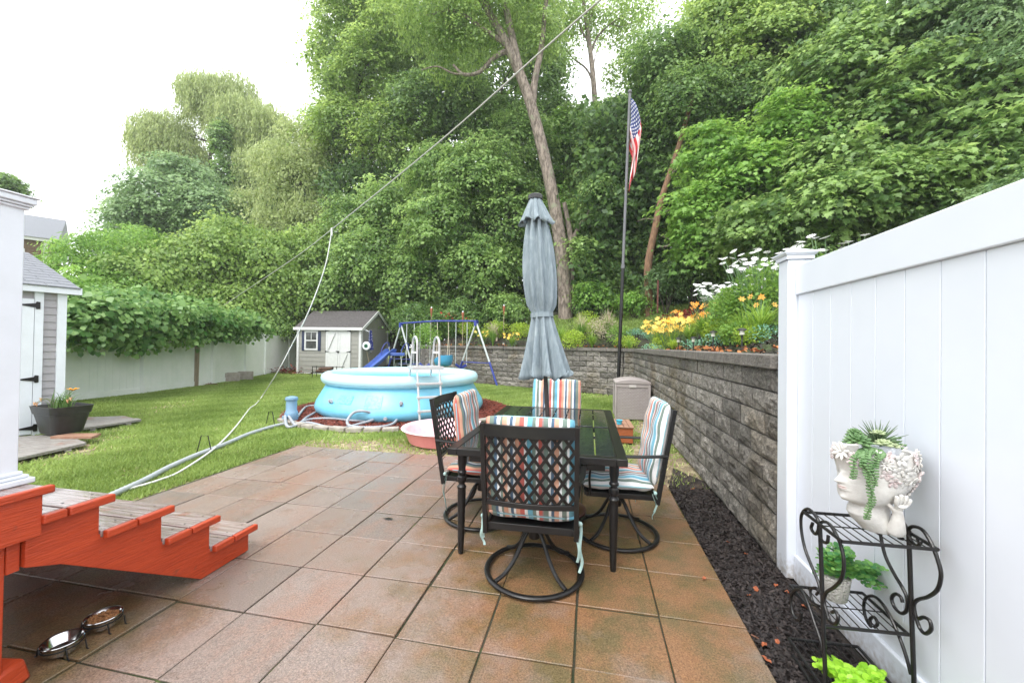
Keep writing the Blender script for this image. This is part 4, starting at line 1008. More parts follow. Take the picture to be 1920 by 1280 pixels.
# hoist of 1.0 m along the pole, fly of 1.55 m hanging down in folds
for j in range(nv + 1):
    v = j / nv; hz = -1.12 * (1 - v)
    for i in range(nu + 1):
        u = i / nu
        # the free end swings down: each hoist point's thread drops along a steep curve
        s = u * 1.6
        dirx = .33 * math.exp(-s * 1.2) + .02
        x = .03 + .42 * (1 - math.exp(-s * 1.7)) * (.15 + .85 * v) - .24 * max(0, s - .7) * (.3 + v * .7) - .10 * (1 - v) * math.exp(-s * 2) * min(1, s * 6)
        z = hz - (s * .94) * (1 - .12 * (1 - v)) 
        y = .075 * math.sin(v * 11 + s * 3.5) * min(1, s * 3) + .03 * math.sin(s * 8 + v * 4)
        x += .05 * math.sin(v * 9 + s * 2) * min(1, s * 2.5)
        V.append(Vector((x, y, z))); UVs.append((u, v, 0))
W = nu + 1; b.add(V, [(j * W + i, j * W + i + 1, (j + 1) * W + i + 1, (j + 1) * W + i) for j in range(nv) for i in range(nu)])
o = b.build('flag_cloth', FLAG, flag, fix=False, ang=180); a_ = o.data.attributes.new('cloth', 'FLOAT_VECTOR', 'POINT'); a_.data.foreach_set('vector', [c for q in UVs for c in q]); flag.rotation_euler.z = -.2
# ------------------------------------------------------------------ trees
LM = {
 'maple': leafmat('maple_leaves', (.075, .16, .040), (.36, .53, .17), .48, .40),
 'bright': leafmat('bright_leaves', (.10, .23, .034), (.31, .52, .12), .48, .42),
 'dark': leafmat('dark_leaves', (.060, .13, .036), (.27, .43, .13), .44, .38),
 'blue': leafmat('blue_green_leaves', (.075, .15, .055), (.24, .37, .15), .38, .40),
 'willow': leafmat('willow_leaves', (.20, .27, .09), (.46, .54, .25), .5, .5),
 'olive': leafmat('olive_leaves', (.12, .22, .045), (.37, .52, .15), .48, .42),
 'bluelight': leafmat('light_maple_leaves', (.11, .20, .08), (.33, .48, .22), .42, .40),
 'grape': leafmat('grape_leaves', (.07, .19, .045), (.30, .47, .16), .40, .36),
 'wood': leafmat('woodland_leaves', (.045, .10, .03), (.18, .31, .09), .40, .5),
}
BARK = mat('grey_bark', (.30, .245, .205), .9, c2=(.10, .078, .062), vs=3.2, stretch=(4, 4, 1.1), bump=1, bs=6, c3=(.24, .25, .17), s3=2.6, t3=.58, sharp=(.40, .60))
BARKR = mat('reddish_bark', (.30, .17, .10), .9, c2=(.14, .08, .05), vs=3, stretch=(6, 6, 1.5), bump=.8, bs=20)
BARKD = mat('dark_bark', (.07, .055, .045), .9, c2=(.04, .03, .025), vs=7, bump=.8, bs=20)
def rdirs(n, up=.15):
    d = unit(nr.normal(0, 1, (n, 3))); d[:, 2] += up; return unit(d)
def crown_arrays(lobes, size=.13, dens=230, spr=.62, per=46, shape=RHOMB, droop=.25, hang=0, flat=.8, inner=.50, jit=.35):
    VS, TS = [], []
    if shape is RHOMB or shape is None: size, dens = size * .82, dens * 1.35
    else: size, dens = size * .92, dens * 1.12
    for (c, rx, rz) in lobes:
        c = np.array(c); area = 4 * PI * ((rx ** 1.6 * rx ** 1.6 + 2 * rx ** 1.6 * rz ** 1.6) / 3) ** (1 / 1.6)
        n = max(4, int(area * dens / per))
        d = rdirs(n); rr = inner + (1 - inner) * nr.random(n) ** .6
        rr *= 1 + .16 * np.sin(d[:, 0] * 5 + c[0]) * np.sin(d[:, 1] * 6 + c[1]) + .12 * np.sin(d[:, 2] * 9 + c[2])
        cc = c + d * rr[:, None] * np.array([rx, rx, rz])
        nrm = unit(d * .75 + np.array([0, 0, flat]) + nr.normal(0, .22, (n, 3)))
        st_ = np.clip(nr.beta(1.25, 1.35, n), 0, 1)
        R0 = spr * nr.uniform(.55, 1.35, n)
        idx = np.repeat(np.arange(n), per); N_ = len(idx)
        a = nr.uniform(0, 2 * PI, N_); rho = np.sqrt(nr.random(N_)); nn_ = nrm[idx]
        e1 = unit(np.cross(nn_, np.array([0.3, .1, 1.0]) + nr.normal(0, .01, (N_, 3)))); e2 = np.cross(nn_, e1)
        rad = e1 * np.cos(a)[:, None] + e2 * np.sin(a)[:, None]
        # uneven spray outline
        lob = 1 + .35 * np.sin(3 * a + idx)
        P = cc[idx] + rad * (rho * R0[idx] * lob)[:, None] - nn_ * (droop * rho ** 2 * R0[idx])[:, None] + nr.normal(0, .05, (N_, 3))
        if hang: P[:, 2] -= hang * nr.random(N_) ** 1.3 * R0[idx]
        D = rad + np.array([0, 0, -.35 - hang]) + nr.normal(0, .3, (N_, 3))
        Nl = nn_ + nr.normal(0, jit, (N_, 3))
        VS.append(leaves(P, D, Nl, size * nr.uniform(.5, 1.35, N_) * (.8 + .45 * nr.random(n))[idx], shape)); TS.append(np.clip(st_[idx] + nr.normal(0, .17, N_), 0, .97))
    return np.concatenate(VS), np.concatenate(TS)
def lob(px, py, dep, r, rz=None):
    p = AT(px, py, dep); return ((p.x, p.y, p.z), r, rz or r * .8)
def tree(name, label, base, lobes, kind, trunk_r=.2, trunk=None, bark=None, cat='tree', group='trees on the bank and behind the fences', branch=True, **kw):
    bx, by_, bz_ = base; t = thing(name, label, cat, base, group=group); o = np.array(base)
    V, T = crown_arrays(lobes, **kw); V = V - o[None, None, :]
    sh = kw.get('shape', RHOMB); poly_mesh('crown', V, len(sh), LM[kind], T, t)
    b = MB(); cm = np.mean([l[0] for l in lobes], axis=0) - o
    if trunk is None:
        top = Vector(cm) * 1.0; top.z += .5
        trunk = [(0, 0, -.3), (top.x * .25 + .1, top.y * .25, top.z * .35), (top.x * .6 - .1, top.y * .6, top.z * .7), tuple(top)]
        rs0 = [trunk_r * 1.25, trunk_r, trunk_r * .75, trunk_r * .3]
        P = smoothpath(trunk, 6); n_ = len(P); rs = [trunk_r * (1.2 - 1.0 * i / (n_ - 1)) for i in range(n_)]
    else:
        P = smoothpath([Vector(q) - Vector(o) for q in trunk], 6); n_ = len(P); rs = [trunk_r * (1.0 - .55 * i / (n_ - 1)) for i in range(n_)]; rs[0] *= 1.35; rs[1] *= 1.2
    b.tube(P, rs, 12)
    if branch:
        for (c, rx, rz) in lobes:
            c = Vector(c) - Vector(o); k = min(range(len(P)), key=lambda i: abs(P[i].z - (c.z - rz * .9)) + (0 if P[i].z < c.z else 1)); k = max(k, len(P) // 3)
            q = P[k]; mid = q.lerp(c, .5) + Vector((r_.uniform(-.3, .3), r_.uniform(-.3, .3), r_.uniform(-.1, .5)))
            r0 = min(rs[k] * .6, .03 + .03 * rx); pth = smoothpath([q, mid, c], 5); b.tube(pth, [r0 * (1 - .75 * i / (len(pth) - 1)) for i in range(len(pth))], 7)
            for _ in range(4):
                w = c + Vector((r_.uniform(-1, 1) * rx, r_.uniform(-1, 1) * rx, r_.uniform(-.6, .8) * rz)) * .8
                p2 = smoothpath([pth[len(pth) // 2], pth[len(pth) // 2].lerp(w, .5) + Vector((0, 0, .15)), w], 4); b.tube(p2, [r0 * .45 * (1 - .8 * i / (len(p2) - 1)) for i in range(len(p2))], 5)
    b.build('trunk', bark or BARKD, t)
    return t
def hb_(px, py, dep):
    p = AT(px, py, dep); return (p.x, p.y, float(hillz(p.x, p.y)))
def gb_(px, dep):
    p = AT(px, 640, dep); return (p.x, p.y, -.02)

# the big leaning tree with its bare furrowed trunk
T = [AT(1060, 575, 17), AT(1056, 500, 17), AT(1042, 400, 17), AT(1022, 300, 17), AT(998, 205, 17), AT(975, 140, 17), AT(948, 80, 17), AT(915, 20, 17.2), AT(880, -40, 17.5)]
bs = Vector(T[0]); bs.z = float(hillz(bs.x, bs.y)) - .4
big = tree('leaning_tree', 'tall leaning tree with a thick bare furrowed trunk rising behind the umbrella', tuple(bs), [lob(880, 20, 17, 2.0, 1.5), lob(980, -20, 18, 2.2, 1.6), lob(800, -10, 17, 2.0, 1.8), lob(1010, 60, 17.5, 1.2, 1.0), lob(850, 90, 18.5, 1.3, 1.2), lob(900, -90, 17, 2.5)], 'olive', .33, trunk=[bs] + T, bark=BARK, branch=False, size=.15, dens=95, spr=.7, per=34, hang=.5, shape=RHOMB)
b = MB(); o = bs
for pts, r0 in (([(984, 150), (955, 100), (925, 110), (900, 135), (870, 140), (850, 122)], .13), ([(998, 200), (1003, 150), (1015, 90), (1022, 20), (1030, -40)], .17), ([(975, 140), (960, 70), (945, 0), (930, -60)], .20), ([(950, 85), (900, 50), (850, 20), (800, 30)], .10), ([(1068, 480), (1078, 440), (1100, 405), (1125, 365), (1140, 330)], .10), ([(880, 140), (850, 138), (820, 125), (790, 132)], .05)):
    P = smoothpath([AT(x, y, 17) - o for x, y in pts], 5); b = MB(); b.tube(P, [r0 * (1 - .6 * i / (len(P) - 1)) for i in range(len(P))], 9); b.build('limb', BARK, big)
b = MB(); P = smoothpath([AT(1072, 580, 17.1) - o, AT(1070, 520, 17.1) - o, AT(1070, 450, 17.1) - o, AT(1058, 380, 17) - o], 4); b.tube(P, [.19 - .10 * i / (len(P) - 1) for i in range(len(P))], 10)
b.build('limb', BARK, big)
# the reddish slim trunk right of the flag
T = [AT(1217, 560, 15), AT(1215, 500, 15), AT(1228, 430, 15), AT(1240, 375, 15), AT(1258, 320, 15), AT(1280, 250, 15), AT(1300, 180, 15)]
bs = Vector(T[0]); bs.z = float(hillz(bs.x, bs.y)) - .4
sm = tree('slim_tree', 'slim reddish brown leaning trunk right of the flagpole with bare side twigs', tuple(bs), [lob(1290, 180, 15, 1.5, 1.2), lob(1240, 110, 16, 1.6, 1.3), lob(1210, 250, 16.5, 1.1, 1.1)], 'dark', .17, trunk=[bs] + T, bark=BARKR, branch=False, size=.14, dens=200)
b = MB()
for pts, r0 in (([(1232, 462), (1250, 462), (1262, 452)], .05), ([(1236, 440), (1256, 450), (1280, 470), (1304, 488)], .022), ([(1240, 402), (1252, 395), (1268, 392)], .025), ([(1228, 412), (1210, 410), (1195, 415)], .02), ([(1255, 330), (1290, 300), (1330, 285)], .03)):
    P = smoothpath([AT(x, y, 14.9) - bs for x, y in pts], 4); b = MB(); b.tube(P, [r0 * (1 - .5 * i / (len(P) - 1)) for i in range(len(P))], 7); b.build('twig', BARK, sm)
# pale thin tree in the gap of sky
T = [AT(1120, 300, 24), AT(1114, 170, 24), AT(1106, 90, 24), AT(1096, 20, 24), AT(1088, -60, 24)]
bs = Vector(T[0]); bs.z = 2.5
tn = tree('thin_tree', 'thin sparse pale trunked tree standing in the gap of white sky', tuple(bs), [lob(1088, 20, 24, 1.3, 1.4), lob(1140, 40, 24, 1.6, .9), lob(1190, 90, 24, 1.2, 1.0), lob(1190, 10, 24, 1.8, 1.2), lob(1060, 110, 24, .9, .7), lob(1070, 40, 24, .9, .9), lob(1160, 140, 24, 1.0, .7), lob(1210, 160, 24, .9, .9)], 'olive', .20, trunk=[bs] + T, bark=BARK, branch=False, size=.17, dens=70, spr=.6, per=18)
b = MB()
for pts, r0 in (([(1114, 160), (1100, 130), (1075, 110), (1058, 90)], .07), ([(1108, 100), (1120, 70), (1145, 45), (1170, 30)], .08), ([(1106, 80), (1092, 60), (1080, 20), (1070, -20)], .07), ([(1112, 130), (1118, 100), (1130, 96)], .04), ([(1100, 60), (1112, 20), (1120, -20)], .06), ([(1145, 45), (1165, 50), (1190, 40)], .04)):
    P = smoothpath([AT(x, y, 24) - bs for x, y in pts], 4); b = MB(); b.tube(P, [r0 * (1 - .6 * i / (len(P) - 1)) for i in range(len(P))], 7); b.build('limb', BARK, tn)

GW = 'trees on the bank and behind the fences'
# -- trees on the right-hand bank
tree('maple_tree', 'broad leaved maple hanging over the white fence at the lower right of the bank', hb_(1560, 420, 10.5), [lob(1420, 430, 11.5, 1.35, .95), lob(1530, 400, 10.6, 1.5, 1.0), lob(1640, 370, 10, 1.4, .95), lob(1730, 345, 9.6, 1.2, .9), lob(1560, 330, 11, 1.4, 1.0)], 'maple', .14, size=.165, dens=190, per=36, spr=.55, shape=MAPLE, flat=1.1)
tree('maple_tree', 'bright maple in the middle of the bank above the daisies', hb_(1440, 420, 13), [lob(1330, 460, 13, 1.2, .95), lob(1400, 350, 12.6, 1.5, 1.1), lob(1340, 300, 13.5, 1.3, 1.2), lob(1480, 260, 12.5, 1.5, 1.2), lob(1310, 390, 13, 1.1, 1.0), lob(1440, 470, 12.5, 1.1, .7)], 'bright', .16, size=.16, dens=190, per=40, spr=.6, shape=MAPLE, flat=1.0)
tree('maple_tree', 'tall maple filling the upper right with layered sprays', hb_(1700, 300, 12), [lob(1620, 250, 11.5, 1.7, 1.2), lob(1720, 190, 11, 1.7, 1.2), lob(1560, 150, 12.5, 1.7, 1.3), lob(1830, 230, 10, 1.5, 1.2), lob(1780, 300, 10, 1.3, 1.0), lob(1660, 90, 12, 1.8, 1.3), lob(1900, 280, 9, 1.2, 1.0)], 'maple', .22, size=.165, dens=190, per=40, spr=.6, shape=MAPLE, flat=1.0)
tree('oak_tree', 'pale leaved oak in the top right corner of the view', hb_(1900, 150, 10.5), [lob(1840, 60, 10, 1.4, 1.1), lob(1920, 130, 9.2, 1.3, 1.0), lob(1760, 20, 11, 1.5, 1.1), lob(1900, -20, 10, 1.6, 1.2), lob(1890, 380, 8.0, .7, .6)], 'blue', .2, size=.17, dens=190, per=30, spr=.5, shape=[(-.5, 0, 0), (-.2, .22, 0), (-.1, .06, .02), (.15, .26, -.03), (.2, .06, 0), (.55, 0, -.08), (.2, -.06, 0), (.15, -.26, -.03), (-.1, -.06, .02), (-.2, -.22, 0)], flat=.7)
tree('maple_tree', 'yellow green topped maple against the white sky right of the thin tree', hb_(1330, 200, 17), [lob(1290, 130, 17, 1.7, 1.4), lob(1350, 60, 16, 1.8, 1.4), lob(1430, 110, 15, 1.9, 1.5), lob(1480, 30, 15, 1.9, 1.5), lob(1240, 210, 18, 1.5, 1.3), lob(1400, -30, 16, 2.2, 1.4)], 'olive', .22, size=.17, dens=170, per=40)
tree('maple_tree', 'dark maple crown above and right of the flag', hb_(1350, 300, 16.5), [lob(1310, 230, 16, 1.7, 1.3), lob(1400, 200, 15, 1.7, 1.4), lob(1270, 320, 16.5, 1.3, 1.3), lob(1340, 340, 15.5, 1.4, 1.2), lob(1560, 60, 14.5, 1.8, 1.5)], 'dark', .2, size=.16, dens=190)
tree('dark_tree', 'dark leaved tree straight behind the flagpole', hb_(1160, 400, 18.5), [lob(1140, 300, 18.5, 1.6, 1.6), lob(1200, 380, 18, 1.4, 1.4), lob(1110, 420, 18.5, 1.3, 1.5), lob(1190, 220, 19, 1.4, 1.1), lob(1140, 220, 19.5, 1.2, .8), lob(1085, 230, 20, 1.0, .9), lob(1150, 480, 18, 1.2, 1.1), lob(1125, 360, 16.6, .8, .7), lob(1090, 470, 16.6, .7, .6), lob(1210, 460, 17.5, 1.1, 1.2)], 'maple', .2, size=.165, dens=180)
# -- centre mass behind the pool
tree('maple_tree', 'large dark maple behind the inflatable pool and umbrella', gb_(900, 19), [lob(900, 330, 18.5, 2.2, 1.7), lob(830, 420, 18.5, 2.0, 1.6), lob(960, 400, 18.5, 1.6, 1.7), lob(900, 500, 18, 1.8, 1.5), lob(980, 260, 19.5, 1.6, 1.5), lob(1010, 480, 19, 1.2, 1.4), lob(820, 320, 19.5, 1.6, 1.4)], 'maple', .28, size=.17, dens=190, spr=.7)
tree('maple_tree', 'dense dark maple directly behind the small grey shed', gb_(740, 20), [lob(700, 480, 19.8, 2.1, 1.6), lob(640, 540, 20.5, 1.8, 1.4), lob(770, 520, 19.5, 1.9, 1.5), lob(740, 400, 20.5, 2.1, 1.6), lob(660, 420, 21, 1.6, 1.4), lob(760, 590, 20, 1.5, 1.1), lob(830, 580, 19.8, 1.5, 1.0)], 'maple', .25, size=.18, dens=180, spr=.75)
tree('tall_tree', 'tall ragged tree whose left edge stands against the white sky', gb_(700, 24), [lob(640, 60, 24, 1.9, 1.9), lob(700, 130, 23.5, 2.4, 2.0), lob(640, 160, 24, 1.6, 1.3), lob(690, 20, 24, 2.6, 2.0), lob(760, 70, 23, 2.4, 2.0), lob(650, 240, 24, 2.3, 1.7), lob(740, 260, 23, 2.3, 1.8), lob(700, -50, 24, 2.5), lob(605, 110, 24.5, .9, .8), lob(600, 230, 25, 1.0, .9)], 'olive', .3, size=.20, dens=105, spr=.8, per=34)
tree('tall_tree', 'tall dark maple behind the leaning trunk at the top centre', gb_(890, 23), [lob(860, 180, 22, 2.4, 2.0), lob(930, 230, 21.5, 1.8, 1.5), lob(790, 200, 22.5, 2.3, 1.9), lob(1010, 140, 22, 1.6, 1.7), lob(850, 60, 23, 2.6, 2.0), lob(1000, 40, 22, 2.0, 2.0), lob(1040, 220, 22, 1.5, 1.1), lob(1070, 320, 21.5, 1.6, 1.6)], 'dark', .3, size=.19, dens=120, spr=.8, per=36)
tree('bright_tree', 'lighter green small tree right behind the leaning trunk', gb_(1010, 20), [lob(1050, 400, 20, 1.4, 1.3), lob(1020, 340, 20.5, 1.3, 1.1), lob(1090, 530, 18.3, .9, .7), lob(1060, 250, 20.5, 1.3, 1.0)], 'bright', .15, size=.16, dens=160)
tree('olive_tree', 'pale loose tree with visible limbs left of the tall ragged tree', gb_(560, 25), [lob(560, 330, 25, 2.0, 1.8), lob(590, 410, 24.5, 1.6, 1.2), lob(530, 430, 25, 1.9, 1.4), lob(520, 310, 26, 1.6, 1.7), lob(600, 300, 25, 1.5, 1.4), lob(560, 250, 26, 1.3, 1.2), lob(480, 390, 27, 1.8, 1.5), lob(610, 240, 25.5, 1.2, 1.2)], 'willow', .22, size=.19, dens=85, spr=.8, per=30, hang=.8)
# -- left masses
dl = dict(size=.19, spr=.75, per=40)
tree('drooping_tree', 'wide medium green tree with drooping leaves behind the grapevine', gb_(420, 20), [lob(430, 470, 19.5, 2.2, 1.6), lob(350, 500, 18.5, 2.0, 1.5), lob(510, 490, 20, 2.1, 1.5), lob(280, 520, 17, 1.7, 1.2), lob(560, 540, 20.5, 1.7, 1.2), lob(450, 560, 19, 1.8, 1.2), lob(370, 560, 18, 1.6, 1.1), lob(590, 470, 21, 1.6, 1.3), lob(500, 570, 19.5, 1.5, 1.0)], 'olive', .25, dens=170, hang=.4, **dl)
tree('round_tree', 'rounded blue green maple top below the willow', gb_(320, 27), [lob(320, 390, 26, 3.0, 2.2), lob(260, 430, 25.5, 1.9, 1.5), lob(390, 400, 26, 2.4, 2.0), lob(340, 330, 26.5, 1.9, 1.2), lob(235, 390, 26, .9, .7)], 'bluelight', .28, dens=120, size=.24, spr=.9, per=36)
tree('willow_tree', 'pale weeping willow with drooping strands at the left skyline', gb_(400, 36), [lob(310, 270, 35, 2.2, 1.8), lob(350, 290, 35, 2.0, 1.8), lob(285, 235, 35, 1.4, 1.4), lob(330, 240, 35, 1.8, 1.6), lob(440, 170, 36, 2.2, 1.6), lob(400, 180, 36, 2.6, 1.5), lob(460, 230, 35, 2.4, 2.2), lob(370, 160, 36, 1.0, .9), lob(500, 240, 34, 2.0, 2.0), lob(500, 320, 33, 2.2, 2.2)], 'willow', .35, size=.34, dens=120, spr=1.0, per=40, hang=2.2, shape=[(-.5, 0, 0), (0, .12, .03), (.5, 0, -.1), (0, -.12, .03)], flat=.3)
tree('ivy_tree', 'dark ivy covered trunk in the middle of the willow', gb_(430, 33), [lob(425, 330, 32, 1.1, 2.0), lob(415, 260, 32, .9, 1.6), lob(455, 340, 32, .9, 1.5), lob(430, 400, 31, 1.2, 1.2)], 'dark', .4, size=.22, dens=150, spr=.5)
tree('locust_tree', 'feathery light green tree beside the distant brown house', gb_(150, 16), [lob(180, 480, 16, 1.5, 1.0), lob(130, 500, 15.5, 1.1, .8), lob(230, 470, 17, 1.5, 1.0), lob(150, 550, 14.5, 1.1, .7), lob(210, 540, 15.5, 1.4, .9), lob(265, 450, 18, 1.0, .7)], 'bright', .12, size=.17, dens=170, spr=.6, hang=.3, shape=[(-.5, 0, 0), (0, .17, .03), (.5, 0, -.1), (0, -.17, .03)])
tree('dark_tree', 'small dark tree at the far left edge of the sky', gb_(-10, 24), [lob(-8, 350, 24, 1.2, 1.1), lob(5, 345, 24, .9, .8)], 'dark', .2, size=.2, dens=150)
# -- woodland behind, dense and dark
def wood(dep0, dep1, xa, xb, ytop, n, ybot=660, gap=None):
    P = []
    while len(P) < n:
        px = nr.uniform(xa, xb); f = (px - xa) / (xb - xa); yt = np.interp(px, *ytop); py = nr.uniform(yt, ybot)
        if gap and gap(px, py): continue
        d = nr.uniform(dep0, dep1); p = AT(px, py, d); P.append((p.x, p.y, p.z))
    P = np.array(P); idx = np.repeat(np.arange(n), 30); N_ = len(idx)
    off = nr.normal(0, .42, (N_, 3)); off[:, 2] *= .55; Q = P[idx] + off
    D = nr.normal(0, 1, (N_, 3)); Nn = nr.normal(0, .6, (N_, 3)) + np.array([0, -.5, .9])
    return leaves(Q, D, Nn, .26 * nr.uniform(.6, 1.3, N_), RHOMB), np.clip(nr.beta(1.5, 2.5, n)[idx] + nr.normal(0, .1, N_), 0, 1)
yt = ([180, 240, 300, 420, 470, 560, 590, 640, 1040, 1060, 1090, 1180, 1200, 1250, 1300, 2000], [560, 490, 430, 420, 400, 340, 260, 60, 40, 190, 215, 200, 150, 100, 40, 10])
V1, T1 = wood(25, 30, 180, 1250, yt, 5600, gap=lambda x, y: any((x - a) ** 2 + (y - c) ** 2 < r * r for a, c, r in ((612, 415, 26), (640, 440, 16), (825, 185, 26), (600, 380, 14), (845, 215, 14)))); V2, T2 = wood(16, 21, 1100, 1960, yt, 4600, 590); GAPS = ((612, 415, 26), (640, 440, 16), (825, 185, 26), (600, 380, 14), (845, 215, 14), (1060, 330, 12))
V3, T3 = wood(22, 25, 560, 1250, ([560, 640, 1040, 1250], [430, 300, 330, 330]), 1900, 640, gap=lambda x, y: any((x - a) ** 2 + (y - c) ** 2 < r * r for a, c, r in GAPS))
o = poly_mesh('woods', np.concatenate([V1, V2, V3]), 4, LM['wood'], np.concatenate([T1, T2, T3]))
tag(o, 'dense dark woodland foliage behind the nearer trees of the bank', 'woods', kind='stuff')
wtb = MB()
for k in range(46):
    px = r_.uniform(600, 1900) if k % 2 else r_.uniform(600, 1150); px = px + 240 if 1150 < px < 1390 else px; d = r_.uniform(22.5, 26) if px < 1250 else r_.uniform(12.5, 17); p = AT(px, 560, d); z0 = float(hillz(p.x, p.y)) if px > 800 else -.1
    ln = r_.uniform(-.6, .6); wtb.tube([(p.x, p.y, z0 - .3), (p.x + ln * .4, p.y, z0 + 2.5), (p.x + ln, p.y, z0 + 6)], [r_.uniform(.035, .08)] * 2 + [.03], 7)
tag(wtb.build('woods_stems', BARKD), 'many thin dark stems standing inside the wood', 'stems', kind='stuff')

# -- understorey shrubs as things
def shrub(name, label, base, lobes, kind, group='shrubs at the foot of the bank', **kw):
    t = thing(name, label, 'shrub', base, group=group); V, T = crown_arrays(lobes, **kw); V = V - np.array(base)[None, None, :]
    poly_mesh('foliage', V, len(kw.get('shape', RHOMB)), LM[kind], T, t)
    b = MB()
    for k in range(6):
        l = lobes[k % len(lobes)][0]; e = Vector(l) - Vector(base) + Vector((r_.uniform(-.2, .2), r_.uniform(-.2, .2), 0)); b.tube(smoothpath([(0, 0, -.1), e * .5 + Vector((0, 0, .1)), e], 3), .014, 5)
    b.build('stem', BARKD, t); return t
sk_ = dict(size=.12, dens=260, spr=.35, per=30)
for (px, py, d, r, rz, k, lab) in (
    (790, 600, 18, 1.1, .9, 'dark', 'dark shrub filling the shade left of the stone wall'),
    (870, 590, 17.5, 1.0, .8, 'dark', 'dark shrub behind the garden torches'),
    (950, 575, 17, .9, .6, 'maple', 'shrub behind the tall grasses left of the umbrella'),
    (1110, 550, 16.5, .8, .6, 'bright', 'bright green shrub between the big trunk and the flagpole'),
    (1150, 520, 17, .9, .7, 'maple', 'leafy shrub behind the flagpole'),
    (1250, 520, 14.5, .6, .5, 'blue', 'blue green shrub right of the slim reddish trunk'),
    (1300, 490, 14, .8, .7, 'dark', 'dark glossy shrub under the bank trees'),
    (1380, 510, 13, .7, .5, 'dark', 'dark low shrub behind the red leaved plants'),
    (1190, 560, 15.2, .5, .35, 'bright', 'low yellow green bush at the foot of the slim trunk'),
    (690, 600, 21, 1.3, 1.0, 'dark', 'dark shrub just behind the grey shed roof'),
    (500, 600, 19, 1.2, .7, 'maple', 'leafy shrub over the fence end behind the shed'),
    (1420, 455, 12, .9, .7, 'maple', 'shrub above the daisies'),
    (1500, 450, 10.5, .8, .6, 'dark', 'dark shrub right behind the fence post cap')):
    p = AT(px, py, d); z0 = float(hillz(p.x, p.y)) if px > 800 else -.02
    shrub('shrub', lab, (p.x, p.y, min(z0, p.z - .2)), [lob(px, py, d, r, rz), lob(px + 18, py + 12, d - .3, r * .7, rz * .7), lob(px - 20, py + 8, d + .2, r * .75, rz * .7)], k, **sk_)

# ------------------------------------------------------------------ grapevine on its post
gv = thing('grapevine', 'broad leaved grapevine sprawling over the left white fence with hanging tips', 'vine', (-11.2, 8.0, 0))
gl = []
for (px, py, d, r, rz) in ((140, 590, 8.6, .55, .38), (185, 585, 9.0, .6, .42), (235, 590, 9.6, .65, .42), (290, 590, 10.3, .7, .40), (345, 592, 11.2, .75, .38), (400, 598, 12.4, .75, .36), (450, 604, 13.8, .75, .34), (160, 565, 9.4, .5, .2), (230, 562, 10.4, .6, .2), (320, 568, 11.5, .6, .22), (235, 636, 9.4, .22, .26), (140, 625, 8.4, .25, .2), (290, 622, 10, .3, .25), (330, 625, 10.6, .3, .2), (185, 620, 8.8, .3, .22), (410, 622, 12.2, .35, .2), (480, 618, 14.3, .35, .2), (215, 560, 9.8, .4, .2), (262, 640, 9.9, .16, .30), (160, 634, 8.7, .16, .25), (365, 630, 11.4, .22, .2), (440, 624, 13.2, .3, .22), (130, 556, 8.6, .3, .14), (275, 556, 10.6, .35, .14), (385, 578, 12.4, .35, .14)):
    gl.append(lob(px, py + (-3 if rz > .3 else (-6 if py > 612 else 0)), d, r * 1.05, rz * .78))
V, T_ = crown_arrays(gl, size=.125, dens=430, spr=.34, per=18, shape=[(-.35, 0, 0), (-.46, .22, -.02), (-.15, .48, -.04), (.2, .34, 0), (.55, 0, -.10), (.2, -.34, 0), (-.15, -.48, -.04), (-.46, -.22, -.02)], flat=.5, hang=.3, inner=.7, jit=.3)
poly_mesh('foliage', V - np.array(gv.location)[None, None, :], 8, LM['grape'], T_, gv)
b = MB()
for k in range(10):
    a, c = gl[k % 7][0], gl[(k + 1) % 7][0]; b.tube(smoothpath([Vector(a) - gv.location, (Vector(a) + Vector(c)) / 2 - gv.location + Vector((0, r_.uniform(-.2, .2), r_.uniform(-.1, .2))), Vector(c) - gv.location], 4), .014, 6)
b.build('cane', BARKR, gv)
p = G(366, 724); b = MB(); b.box((0, 0, .95), (.13, .10, 1.9)); o = b.build('trellis_post', WOODP, bevel=.006); o.location = p; o.rotation_euler = (0, .01, .3); tag(o, 'weathered square wooden post holding up the grapevine in front of the fence', 'post')

# ------------------------------------------------------------------ lawn grass
def grassfield(n, rng, exclude, hgt=(.025, .055), wid=.005):
    pts = []
    x = nr.uniform(rng[0], rng[1], n); y = nr.uniform(rng[2], rng[3], n); keep = exclude(x, y); return x[keep], y[keep]
GR = leafmat('grass_blades', (.16, .25, .05), (.40, .52, .16), .38, .6, yel=(.66, .58, .34))
N = 900000
dd = nr.random(N); yy = 1.3 + 17 * dd ** 1.75; xx = nr.uniform(-14.5, 1.25, N)
lat = xx * .98 + yy * .19; dep = yy * .98 - xx * .19
k = (dep > 1.5) & (np.abs(lat) < dep * 1.35 + .5)
k &= ~((xx > PX0 - .01) & (xx < .80) & (yy < 4.70)) | ((xx > -.02) & (yy > 4.30) & (yy < 4.7) & (xx < 1.1))
k &= ~((xx > .74) & (yy < 4.2))
k &= (xx - pc.x) ** 2 + (yy - pc.y) ** 2 > 2.33 ** 2
fx = np.interp(yy, [p[1] for p in LF], [p[0] for p in LF]); k &= xx > fx + .02
k &= ((xx - WP.x) * WN.x + (yy - WP.y) * WN.y) < -.03
patch = np.sin(xx * 1.3 + 1.0) * np.sin(yy * 1.1 + .6) + .6 * np.sin(xx * 3.1 + yy * 2.3) + .4 * np.sin(xx * 6.1 - yy * 5.2 + 2) + .15
near_patio = np.exp(-((np.maximum(0, yy - 4.7)) / .62) ** 2) * (xx > -3.9) * 1.0 + np.exp(-((xx - .9) / .5) ** 2) * (yy > 4) * (yy < 9) * .8
prob = np.clip(1.0 - .45 * np.clip(patch - .35, 0, 1) * 2 - .90 * near_patio, .10, 1)
k &= nr.random(N) < prob
